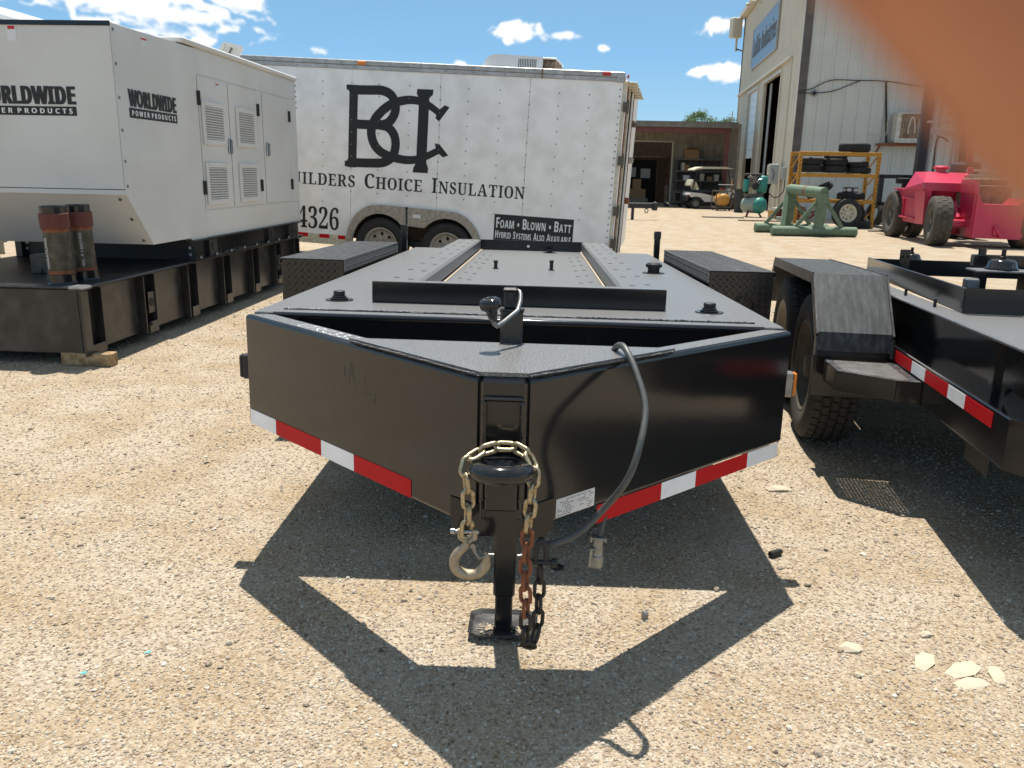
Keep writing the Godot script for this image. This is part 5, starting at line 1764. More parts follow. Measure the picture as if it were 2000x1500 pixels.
	b.tube(spline([Vector3(0.44, 0.545, 1.34), Vector3(0.42, 0.60, 1.36), Vector3(0.425, 0.615, 1.40), Vector3(0.44, 0.57, 1.43)], 6), 0.009, 8)
	put("hose_loop", b, M.rubber, t)
	# hull above the frame: wall, flange along its top
	b = MB.new()
	b.box(Vector3(0.425, 0.64, 0.35), Vector3(0.010, 0.27, 2.6), 0.0)
	b.box(Vector3(1.0, 0.64, 1.64), Vector3(1.15, 0.27, 0.010), 0.0)
	b.box(Vector3(1.58, 0.64, 0.35), Vector3(0.010, 0.27, 2.6), 0.0)
	put("hull_wall", b, M.black_panel, t)
	b = MB.new()
	b.box(Vector3(0.42, 0.64, 1.25), Vector3(0.03, 0.26, 0.05), 0.004)
	put("hull_stiffener", b, M.black_gloss, t)
	b = MB.new()
	b.box(Vector3(0.393, 0.771, 0.42), Vector3(0.105, 0.012, 2.75), 0.004)
	put("hull_flange", b, M.black_dust_glint, t)
	b = MB.new()
	b.box(Vector3(1.02, 0.770, 1.27), Vector3(1.16, 0.010, 0.98), 0.002)
	put("front_deck", b, M.black_dust_glint, t)
	one_box("deck_seam", Vector3(1.0, 0.7765, 1.22), Vector3(1.0, 0.004, 0.008), M.black_gloss, t, 0.001)
	one_box("rear_deck", Vector3(0.44, 0.768, -1.25), Vector3(0.24, 0.010, 0.9), M.black_dust_glint, t, 0.002)
	# tray walls on the deck
	b = MB.new()
	b.bar(Vector3(0.520, 0.822, -1.1), Vector3(0.445, 0.826, 0.79), 0.010, 0.098, Vector3.UP, 0.002)
	put("tray_wall", b, M.black_gloss, t)
	b = MB.new()
	b.bar(Vector3(0.441, 0.826, 0.79), Vector3(1.60, 0.826, 0.79), 0.010, 0.098, Vector3.UP, 0.002)
	put("tray_wall", b, M.black_panel, t)
	b = MB.new()
	b.bar(Vector3(0.520, 0.818, -1.1), Vector3(1.60, 0.818, -1.1), 0.012, 0.092, Vector3.UP, 0.002)
	put("tray_wall", b, M.black_gloss, t)
	for zz in [0.19, 0.61]: one_cyl("threaded_stud", Vector3(0.396, 0.775, zz), Vector3(0.396, 0.810, zz), 0.0065, M.black_dull, t, 8)
	# upright plate with two painted holes
	b = MB.new()
	var hp := PackedVector2Array()
	for s in [-1.0, 1.0]:
		hp = PackedVector2Array([Vector2(0, -0.10), Vector2(s * 0.027, -0.10), Vector2(s * 0.027, 0.075), Vector2(0, 0.075), Vector2(0, 0.035)])
		for i in 7:
			var a := PI / 2 - PI * i / 6.0
			hp.append(Vector2(s * (0.013 + sin(PI / 2 - a - PI / 2) * 0.0), 0.035))
		hp = PackedVector2Array([Vector2(0, -0.10), Vector2(s * 0.027, -0.10), Vector2(s * 0.027, 0.075), Vector2(0, 0.075)])
		b.x = Transform3D(Basis(Vector3.UP, 0.2), Vector3(0.588, 0.872, -0.6))
		b.prism(hp, -0.005, 0.005)
	put("upright_plate", b, M.black_gloss, t)
	b = MB.new()
	b.x = Transform3D(Basis(Vector3.UP, 0.2), Vector3(0.588, 0.872, -0.6))
	for s in [-0.013, 0.013]: b.cyl(Vector3(s, 0.036, 0.003), Vector3(s, 0.036, 0.0065), 0.006, 10)
	put("hole_shade_disc", b, M.void_black, t, "stuff")  # black discs on the plate stand for the shade of holes
	# rubber vibration mounts, one on the rear bar, one on a raised bracket
	for q in [[Vector3(0.727, 0.868, -0.98), 0.85], [Vector3(0.742, 0.917, 0.30), 1.0]]:
		b = MB.new()
		b.x = Transform3D(Basis.from_scale(Vector3.ONE * q[1]), q[0])
		b.lathe([Vector2(0.0, 0), Vector2(0.066, 0), Vector2(0.068, 0.006), Vector2(0.060, 0.012), Vector2(0.054, 0.034), Vector2(0.044, 0.044), Vector2(0.0, 0.048)], 28, true)
		var mm := put("vibration_mount", b, M.black_gloss, t)
		b = MB.new()
		b.x = Transform3D(Basis.from_scale(Vector3.ONE * q[1]), q[0])
		b.cyl(Vector3(0, 0.046, 0), Vector3(0, 0.058, 0), 0.016, 6, 0.002)
		b.cyl(Vector3(0, 0.05, 0), Vector3(0, 0.088, 0), 0.0095, 10)
		put("mount_bolt", b, M.dark_chain, mm)
	b = MB.new()
	b.box(Vector3(0.755, 0.912, 0.30), Vector3(0.27, 0.010, 0.14), 0.003)
	put("mount_plate", b, M.grey_steel, t)
	b = MB.new()
	for e in [[0.665, 0.035], [0.86, 0.05]]: b.box(Vector3(e[0], 0.845, 0.28), Vector3(e[1], 0.126, 0.09), 0.006)
	put("mount_leg", b, M.black_gloss, t)
	b = MB.new()
	b.box(Vector3(0.60, 0.86, 0.38), Vector3(0.055, 0.045, 0.05), 0.006)
	b.box(Vector3(0.60, 0.83, 0.38), Vector3(0.07, 0.012, 0.06), 0.003)
	for e in [-0.012, 0.012]: b.cyl(Vector3(0.60 + e, 0.79, 0.38), Vector3(0.60 + e, 0.83, 0.38), 0.007, 8)
	put("clamp", b, M.grey_steel, t)
	b = MB.new()
	b.box(Vector3(0.79, 0.945, 0.12), Vector3(0.22, 0.05, 0.05), 0.004)
	b.cyl(Vector3(0.72, 0.97, 0.12), Vector3(0.72, 1.0, 0.12), 0.018, 6)
	put("mount_crossbar", b, M.black_gloss, t)

# ---------------------------------------------------------------- metal workshop at the right
func wall_piece(under: Node, at: Transform3D, w: float, y0: float, y1: float, mt: Material, rib := 0.03):
	var b := MB.new()
	b.x = at * Transform3D(Basis(Vector3.RIGHT, Vector3(0, 0, 1), Vector3(0, -1, 0)).inverse(), Vector3.ZERO)
	# profile: x along the wall, y outwards; carried up the wall
	b.x = at * Transform3D(Basis(Vector3.RIGHT, Vector3(0, 0, 1), Vector3.UP), Vector3.ZERO)
	var p := [Vector2(0, 0), Vector2(w * 0.26, 0), Vector2(w * 0.28, 0.006), Vector2(w * 0.34, 0.006), Vector2(w * 0.36, 0), Vector2(w * 0.74, 0), Vector2(w * 0.80, rib), Vector2(w * 0.93, rib), Vector2(w * 0.99, 0), Vector2(w - 0.002, 0)]
	for i in p.size() - 1:
		b.face([Vector3(p[i].x, p[i].y, y0), Vector3(p[i + 1].x, p[i + 1].y, y0), Vector3(p[i + 1].x, p[i + 1].y, y1), Vector3(p[i].x, p[i].y, y1)], Vector3(p[i].y - p[i + 1].y, p[i + 1].x - p[i].x, 0))
	put("wall_panel", b, mt, under)

func workshop():
	var xf := Transform3D(Basis(Vector3(0.99084, 0, 0.13504), Vector3.UP, Vector3(-0.13504, 0, 0.99084)), Vector3(9.161, 0, -28.187))
	var s := thing("workshop", "tall ribbed metal workshop with two roller doors and a blue sign", "building", xf)
	var H := 9.15
	# gable wall faces +z, door wall faces -x
	for k in 30: wall_piece(s, Transform3D(Basis(), Vector3(0.17 + 0.42 * k, 0, 0)), 0.42, 0.0, H, M.siding_pale)
	var fb := Basis(Vector3(0, 0, 1), Vector3.UP, Vector3(-1, 0, 0))
	for k in 38:
		var z1 := -0.30 - 0.42 * k
		var zm := z1 - 0.21
		var y0 := 0.0
		if (zm < -3.7 and zm > -7.9) or (zm < -9.4 and zm > -12.5): y0 = 5.10
		wall_piece(s, Transform3D(fb, Vector3(0, 0, z1 - 0.42)), 0.42, y0, H, M.siding, 0.025)
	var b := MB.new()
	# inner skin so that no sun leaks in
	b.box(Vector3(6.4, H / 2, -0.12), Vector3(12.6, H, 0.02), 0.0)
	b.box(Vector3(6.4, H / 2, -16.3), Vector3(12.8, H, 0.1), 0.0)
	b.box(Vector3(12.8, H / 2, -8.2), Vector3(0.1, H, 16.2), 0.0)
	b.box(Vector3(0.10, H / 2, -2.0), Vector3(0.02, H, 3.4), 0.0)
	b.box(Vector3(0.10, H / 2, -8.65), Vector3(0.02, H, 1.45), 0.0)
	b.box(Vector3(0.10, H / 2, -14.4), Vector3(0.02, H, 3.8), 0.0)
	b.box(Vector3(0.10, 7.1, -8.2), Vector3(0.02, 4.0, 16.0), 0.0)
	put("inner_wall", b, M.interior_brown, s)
	b = MB.new()
	b.box(Vector3(6.35, H + 0.08, -8.15), Vector3(13.1, 0.12, 16.9), 0.0)
	put("roof", b, M.shed_roof, s)
	b = MB.new()
	b.box(Vector3(-0.16, H - 0.06, -8.15), Vector3(0.28, 0.22, 16.7), 0.02)
	put("eave_gutter", b, M.siding, s)
	b = MB.new()
	b.box(Vector3(-0.012, H / 2, -0.14), Vector3(0.05, H, 0.32), 0.005)
	put("corner_trim", b, M.siding, s)
	b = MB.new()
	b.box(Vector3(0.07, H / 2, 0.012), Vector3(0.26, H, 0.06), 0.006)
	put("corner_trim", b, M.trim_brown, s)
	b = MB.new()
	b.box(Vector3(-0.012, H / 2, -16.33), Vector3(0.05, H, 0.14), 0.005)
	put("corner_trim", b, M.trim_brown, s)
	# hood over the doors and its end trims
	b = MB.new()
	b.box(Vector3(-0.07, 5.30, -9.0), Vector3(0.14, 0.09, 14.5), 0.01)
	put("door_hood", b, M.siding, s)
	b = MB.new()
	for z in [-1.78, -16.2]: one_box("frame_trim", Vector3(-0.035, 2.62, z), Vector3(0.05, 5.24, 0.06), M.siding, s, 0.005)
	var jambs := [[-3.66, 0.12], [-7.95, 0.12], [-9.38, 0.12], [-12.55, 0.12]]
	for j in jambs: one_box("door_jamb", Vector3(0.02, 2.55, j[0]), Vector3(0.16, 5.1, j[1]), M.siding, s, 0.006)
	for j in [-5.8, -10.95]: one_box("door_head", Vector3(0.02, 5.10, j), Vector3(0.15, 0.12, 4.2 if j > -7 else 3.2), M.siding, s, 0.006)
	for z in [-7.2, -7.45]: one_cyl("door_guide", Vector3(0.20, 0, z), Vector3(0.20, 5.0, z), 0.035, M.box_grey, s, 8)
	# half lowered roller door, made of slats
	for k in 8:
		one_box("door_slat", Vector3(0.06, 2.32 + 0.37 * k, -10.96), Vector3(0.035, 0.364, 3.02), M.white_paint, s, 0.008)
	one_box("parts_cabinet", Vector3(1.6, 0.75, -4.6), Vector3(0.6, 1.5, 1.2), M.dark_red, s, 0.02)
	# sign
	var sg := Node3D.new()
	sg.name = "shop_sign"
	s.add_child(sg)
	one_box("sign_board", Vector3(-0.055, 6.92, -8.72), Vector3(0.05, 1.70, 6.75), M.sign_blue, sg, 0.006)
	b = MB.new()
	for e in [-1.0, 1.0]:
		b.box(Vector3(-0.065, 6.92, -8.72 + e * 3.385), Vector3(0.07, 1.74, 0.05), 0.006)
		b.box(Vector3(-0.065, 6.92 + e * 0.855, -8.72), Vector3(0.07, 0.05, 6.8), 0.006)
	put("sign_frame", b, M.aluminium, sg)
	words("lettering", "Loftin Industries", "serif_bold", Transform3D(fb, Vector3(-0.081, 6.52, -11.85)), 6.25, 0.85, M.trim_brown, sg, 0.01)
	# floodlight at the far eave, gooseneck arms over the sign
	b = MB.new()
	b.x = Transform3D(Basis(Vector3.UP, 0.4), Vector3(-0.45, 8.55, -16.35))
	b.box(Vector3(0, 0, 0), Vector3(0.55, 0.95, 0.40), 0.05)
	b.cyl(Vector3(0.1, -0.5, 0), Vector3(0.1, -1.1, 0), 0.06, 8)
	put("floodlight", b, M.siding, s)
	b = MB.new()
	b.tube([Vector3(-0.35, 7.55, -16.3), Vector3(0, 7.45, -16.3)], 0.035, 6)
	put("floodlight_arm", b, M.trim_brown, s)
	for z in [-7.0, -10.6]:
		b = MB.new()
		b.tube([Vector3(0, 8.65, z), Vector3(-0.55, 8.75, z), Vector3(-0.62, 8.62, z)], 0.03, 6)
		b.ball(Vector3(-0.64, 8.58, z), Vector3(0.1, 0.08, 0.1), 8)
		put("sign_lamp", b, M.siding, s)
	# wall fittings on the gable: cables, round vent, rod, bracket
	b = MB.new()
	b.tube(spline([Vector3(-0.05, 4.03, 0.06), Vector3(0.35, 4.10, 0.06), Vector3(0.92, 4.36, 0.05), Vector3(1.8, 4.36, 0.05), Vector3(2.65, 4.34, 0.06), Vector3(3.6, 4.22, 0.05), Vector3(5.2, 4.15, 0.05)], 5), 0.014, 6)
	b.tube(spline([Vector3(-0.05, 3.98, 0.06), Vector3(0.4, 3.97, 0.05), Vector3(1.0, 4.03, 0.05), Vector3(1.5, 4.22, 0.05), Vector3(1.85, 4.36, 0.05)], 5), 0.014, 6)
	put("wall_cable", b, M.rubber, s)
	b = MB.new()
	b.x = Transform3D(Basis(Vector3.RIGHT, PI / 2), Vector3(0.46, 3.97, 0.0))
	b.lathe([Vector2(0.11, 0.0), Vector2(0.11, 0.05), Vector2(0.06, 0.055), Vector2(0.06, 0.0)], 20)
	put("vent_collar", b, M.grey_steel, s)
	b = MB.new()
	b.x = Transform3D(Basis(Vector3.RIGHT, PI / 2), Vector3(0.46, 3.97, 0.0))
	b.lathe([Vector2(0.055, 0.0), Vector2(0.05, 0.09), Vector2(0.025, 0.09), Vector2(0.02, 0.02), Vector2(0, 0.02)], 16)
	put("vent_pipe", b, M.rubber, s)
	b = MB.new()
	b.bar(Vector3(2.62, 4.34, 0.07), Vector3(2.86, 2.45, 0.07), 0.05, 0.05, Vector3(0, 0, 1))
	put("hanger_rod", b, M.rubber, s)
	b = MB.new()
	b.tube(spline([Vector3(2.25, 2.75, 0.06), Vector3(2.4, 2.70, 0.06), Vector3(2.7, 2.68, 0.1), Vector3(2.82, 2.75, 0.12), Vector3(2.80, 3.1, 0.12), Vector3(2.85, 3.3, 0.12)], 5), 0.012, 6)
	put("white_cord", b, M.cream, s)
	b = MB.new()
	b.box(Vector3(3.35, 2.40, 0.36), Vector3(1.62, 0.07, 0.07), 0.01)
	b.box(Vector3(3.35, 2.40, 0.06), Vector3(1.62, 0.07, 0.07), 0.01)
	for xx in [2.58, 3.98]:
		b.box(Vector3(xx, 2.40, 0.2), Vector3(0.06, 0.06, 0.4), 0.008)
		b.bar(Vector3(xx, 2.36, 0.36), Vector3(xx, 2.14, 0.04), 0.05, 0.05)
	put("bracket", b, M.rust, s)
	# window air conditioner on the bracket
	var ac := thing("window_air_conditioner", "rust-stained box air conditioner on a rusty bracket of the workshop gable", "air conditioner", xf)
	b = MB.new()
	b.box(Vector3(3.52, 2.93, 0.30), Vector3(1.12, 0.86, 0.56), 0.02)
	put("casing", b, M.ac_cream, ac)
	b = MB.new()
	b.box(Vector3(3.57, 2.95, 0.585), Vector3(0.96, 0.74, 0.014), 0.004)
	put("rear_grille", b, M.ac_brown, ac)
	b = MB.new()
	var pts := []
	for i in 12:
		var a := PI * i / 11.0
		pts.append(Vector3(3.42 + cos(a) * 0.10, 2.72 + sin(a) * 0.5, 0.594))
	b.tube(pts, 0.022, 6)
	b.box(Vector3(3.68, 2.92, 0.594), Vector3(0.12, 0.56, 0.008), 0.003)
	put("bare_patches", b, M.ac_cream, ac)
	one_box("drip_pan", Vector3(3.52, 2.475, 0.30), Vector3(1.14, 0.07, 0.60), M.aluminium, ac, 0.008)
	# electric box by the near door
	var e := thing("electrical_box", "grey electrical box on a post by the open workshop door", "electrical box", xf)
	b = MB.new()
	b.box(Vector3(-0.33, 1.42, -1.62), Vector3(0.30, 0.68, 0.42), 0.02)
	put("cabinet", b, M.box_grey, e)
	b = MB.new()
	b.box(Vector3(-0.50, 1.55, -1.62), Vector3(0.06, 0.34, 0.22), 0.01)
	put("switch_box", b, M.cream, e)
	b = MB.new()
	b.box(Vector3(-0.20, 0.62, -1.55), Vector3(0.10, 1.24, 0.10), 0.01)
	put("post", b, M.siding, e)
	b = MB.new()
	b.box(Vector3(-0.10, 1.45, -0.95), Vector3(0.12, 0.42, 0.24), 0.01)
	put("disconnect", b, M.box_grey, e)
	b = MB.new()
	b.tube(spline([Vector3(-0.40, 1.08, -1.45), Vector3(-0.46, 0.78, -1.3), Vector3(-0.25, 0.62, -1.1), Vector3(-0.05, 0.85, -0.9), Vector3(-0.04, 1.24, -0.9)], 6), 0.018, 6)
	put("conduit", b, M.rubber, e)
	b = MB.new()
	b.tube(spline([Vector3(-0.42, 1.6, -1.4), Vector3(-0.36, 1.45, -1.25), Vector3(-0.38, 1.2, -1.25)], 5), 0.014, 6)
	put("conduit", b, M.rubber, e)
	one_box("antenna_mast", Vector3(-0.25, 4.1, -16.6), Vector3(0.05, 1.0, 0.05), M.white_paint, s, 0.005)
	var g2 := MB.new()
	for k in 4: g2.box(Vector3(-0.32, 4.0 + 0.14 * k, -16.6), Vector3(0.3, 0.02, 0.02), 0.0)
	put("antenna_rods", g2, M.white_paint, s)

# ---------------------------------------------------------------- low shed far behind
func shed():
	var s := thing("open_shed", "low brown shed with a red front beam and dark open bay behind the golf cart", "building")
	var b := MB.new()
	b.box(Vector3(4.6, 3.36, -35.95), Vector3(9.3, 0.19, 0.12), 0.01)
	put("fascia", b, M.shed_roof, s)
	b = MB.new()
	b.box(Vector3(4.6, 3.48, -38.6), Vector3(9.34, 0.05, 5.4), 0.0)
	put("roof", b, M.shed_roof, s)
	b = MB.new()
	b.box(Vector3(4.3, 3.16, -36.08), Vector3(9.4, 0.20, 0.16), 0.01)
	put("front_beam", b, M.shed_red, s)
	for x in [0.2, 4.4, 8.87]: one_box("red_post", Vector3(x, 1.55, -36.05), Vector3(0.17, 3.1, 0.17), M.shed_red, s, 0.01)
	# wall sheets round the bay
	var x := 0.0
	while x < 9.35:
		var y0 := 2.82 if x > 3.5 and x < 7.05 else 0.0
		one_box("wall_panel", Vector3(x + 0.135, (y0 + 3.42) / 2, -39.0), Vector3(0.268, 3.42 - y0, 0.05), M.shed_siding, s, 0.012)
		x += 0.275
	b = MB.new()
	b.box(Vector3(7.14, 1.42, -38.95), Vector3(0.07, 2.84, 0.10), 0.006)
	b.box(Vector3(5.3, 2.80, -38.95), Vector3(3.7, 0.07, 0.10), 0.006)
	put("bay_frame", b, M.cream, s)
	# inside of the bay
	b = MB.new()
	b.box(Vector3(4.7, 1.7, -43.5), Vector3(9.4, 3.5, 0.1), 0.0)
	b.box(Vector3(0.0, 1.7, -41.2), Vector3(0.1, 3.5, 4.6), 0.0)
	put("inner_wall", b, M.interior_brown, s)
	b = MB.new()
	b.box(Vector3(9.4, 1.7, -39.9), Vector3(0.1, 3.5, 7.6), 0.0)
	put("end_wall", b, M.shed_siding, s)
	b = MB.new()
	b.box(Vector3(5.4, 2.08, -41.0), Vector3(3.6, 0.16, 0.16), 0.01)
	b.box(Vector3(7.1, 1.1, -41.0), Vector3(0.5, 2.2, 0.1), 0.0)
	put("inner_beam", b, M.interior_brown, s)
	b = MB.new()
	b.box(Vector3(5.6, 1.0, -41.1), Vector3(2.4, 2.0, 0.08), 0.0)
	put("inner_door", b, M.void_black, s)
	for q in [[5.58, 1.43], [6.27, 1.38]]:
		one_box("door_window", Vector3(q[0], q[1], -41.03), Vector3(0.46, 0.44, 0.02), M.box_grey, s, 0.004)
	# shelf unit against the shed front with cartons
	var sh := thing("shelf_unit", "dark shelf unit against the shed wall behind the golf cart, cartons on it", "shelf")
	b = MB.new()
	for y in [0.62, 1.08, 1.50, 2.02]: b.box(Vector3(8.35, y, -38.6), Vector3(2.2, 0.05, 0.55), 0.004)
	put("shelf_board", b, M.shed_roof, sh, "stuff")
	b = MB.new()
	for xx in [7.28, 8.4, 9.42]: b.box(Vector3(xx, 1.01, -38.6), Vector3(0.05, 2.02, 0.5), 0.004)
	b.box(Vector3(8.35, 1.0, -38.86), Vector3(2.2, 2.0, 0.02), 0.0)
	put("upright", b, M.trim_brown, sh)
	var cartons := [[7.92, 2.25, 0.62, 0.40, "brown carton with open flaps on top of the shelf unit"], [7.55, 1.70, 0.14, 0.34, "narrow pale carton at the left end of the upper shelf"], [7.72, 1.66, 0.25, 0.26, "brown carton beside the narrow pale one on the upper shelf"], [8.02, 1.61, 0.27, 0.17, "low brown carton above the golf cart roof's rear end"], [8.45, 1.26, 0.16, 0.30, "cream jug-like carton under the golf cart roof"], [8.78, 1.19, 0.22, 0.18, "brown carton on the middle shelf seen under the cart roof"], [9.1, 1.24, 0.20, 0.28, "pale carton on the middle shelf beside the red post"], [7.75, 1.22, 0.30, 0.22, "white box on the middle shelf left of the cart seat"]]
	for i in cartons.size():
		var c: Array = cartons[i]
		b = MB.new()
		b.box(Vector3(c[0], c[1], -38.5), Vector3(c[2], c[3], 0.36), 0.006)
		if i == 0:
			b.bar(Vector3(c[0] - 0.3, c[1] + 0.2, -38.32), Vector3(c[0] - 0.36, c[1] + 0.30, -38.30), 0.3, 0.01)
			b.bar(Vector3(c[0] + 0.1, c[1] + 0.2, -38.66), Vector3(c[0] + 0.1, c[1] + 0.33, -38.70), 0.4, 0.01)
		tag(put("carton", b, M.cream if i in [1, 4, 6] else (M.white_paint if i == 7 else M.carton)), c[4], "carton", "cartons at the shed")
	for c in [[5.78, 0.45, 0.68, 0.42, "large brown carton on the floor of the open bay"], [5.72, 0.88, 0.34, 0.46, "smaller carton standing on the large one in the open bay"]]:
		b = MB.new()
		b.box(Vector3(c[0], c[1], -39.9), Vector3(c[2], c[3], 0.5), 0.006)
		tag(put("carton", b, M.carton), c[4], "carton", "cartons at the shed")
	b = MB.new()
	b.box(Vector3(5.78, 0.12, -39.9), Vector3(0.9, 0.24, 0.6), 0.006)
	tag(put("pallet", b, M.old_board), "low pallet under the large carton in the open bay", "pallet")
	# tubular cart left of the golf cart
	var tc := thing("hand_cart", "dark tubular cart standing left of the golf cart", "cart", Transform3D(Basis(), Vector3(6.75, 0, -36.0)))
	b = MB.new()
	for xx in [-0.32, 0.02, 0.36]:
		for zz in [-0.2, 0.2]: b.tube([Vector3(xx, 0.08, zz), Vector3(xx, 0.62 if xx > -0.3 else 0.9, zz)], 0.022, 6)
	for yy in [0.2, 0.60]:
		for zz in [-0.2, 0.2]: b.tube([Vector3(-0.34, yy, zz), Vector3(0.38, yy, zz)], 0.022, 6)
	put("frame", b, M.trim_brown, tc)
	b = MB.new()
	b.box(Vector3(0.02, 0.2, 0), Vector3(0.7, 0.03, 0.42), 0.004)
	put("deck", b, M.box_grey, tc)
	b = MB.new()
	for xx in [-0.28, 0.32]: b.cyl(Vector3(xx, 0.07, -0.22), Vector3(xx, 0.07, 0.22), 0.07, 12)
	put("caster", b, M.rubber, tc, "stuff")

func tree(at: Vector3, h: float, r: float, label: String, seed_: int):
	var rg := RandomNumberGenerator.new()
	rg.seed = seed_
	var t := thing("tree", label, "tree", Transform3D(Basis(), at), "trees behind the shed")
	var b := MB.new()
	b.tube([Vector3(0, 0, 0), Vector3(0.1, h * 0.35, 0), Vector3(0.0, h * 0.6, 0.1), Vector3(0.1, h * 0.9, 0)], [0.22, 0.17, 0.12, 0.03], 8)
	for i in 9:
		var a := rg.randf() * TAU
		var y0 := h * rg.randf_range(0.4, 0.7)
		b.tube([Vector3(0.05, y0, 0), Vector3(cos(a) * r * 0.5, y0 + h * 0.15, sin(a) * r * 0.5), Vector3(cos(a) * r * 0.85, y0 + h * rg.randf_range(0.15, 0.28), sin(a) * r * 0.85)], [0.08, 0.05, 0.015], 5)
	put("trunk", b, M.bark, t)
	var c := MB.new()
	for i in 60:
		var a := rg.randf() * TAU
		var q := sqrt(rg.randf())
		var yy := h * rg.randf_range(0.52, 1.0)
		var wide := r * sqrt(maxf(0.05, 1.0 - pow((yy / h - 0.68) / 0.34, 2.0)))
		var cc := Vector3(cos(a) * q * wide, yy, sin(a) * q * wide)
		for k in 95:
			var o := Vector3(rg.randfn(), rg.randfn() * 0.7, rg.randfn()) * r * 0.13
			var d := Vector3(rg.randfn(), rg.randfn(), rg.randfn()).normalized()
			var e := d.cross(Vector3(rg.randfn(), rg.randfn(), rg.randfn())).normalized()
			var L := rg.randf_range(0.07, 0.14)
			c.tri(cc + o - d * L, cc + o + e * L * 0.4, cc + o + d * L)
	put("crown", c, M.leaf, t)

# ---------------------------------------------------------------- yard things
func top_tyre(called: String, label: String, at: Transform3D, R: float, W: float, group: String, rubber: Material):
	# a tyre alone, axis along y, lying flat unless turned
	var o := thing(called, label, "tyre", at, group)
	var b := MB.new()
	var h := W / 2
	b.lathe([Vector2(R * 0.58, -h * 0.7), Vector2(R * 0.62, -h * 0.92), Vector2(R * 0.8, -h), Vector2(R * 0.94, -h * 0.88), Vector2(R, -h * 0.62), Vector2(R, h * 0.62), Vector2(R * 0.94, h * 0.88), Vector2(R * 0.8, h), Vector2(R * 0.62, h * 0.92), Vector2(R * 0.58, h * 0.7), Vector2(R * 0.66, h * 0.4), Vector2(R * 0.9, 0), Vector2(R * 0.66, -h * 0.4), Vector2(R * 0.58, -h * 0.7)], 32, true)
	put("casing", b, rubber, o)
	var t := MB.new()
	for i in 4:
		for k in 30:
			var a := TAU * (k + 0.5 * (i % 2)) / 30
			var y := (-0.45 + 0.3 * i) * h
			t.x = Transform3D(Basis(Vector3(cos(a), 0, -sin(a)), Vector3.UP, Vector3(sin(a), 0, cos(a))), Vector3(cos(a), 0, -sin(a)) * (R + 0.002) + Vector3(0, y, 0))
			t.box(Vector3.ZERO, Vector3(0.014, h * 0.24, R * 0.15), 0.0)
	put("tread", t, rubber, o, "stuff")
	return o

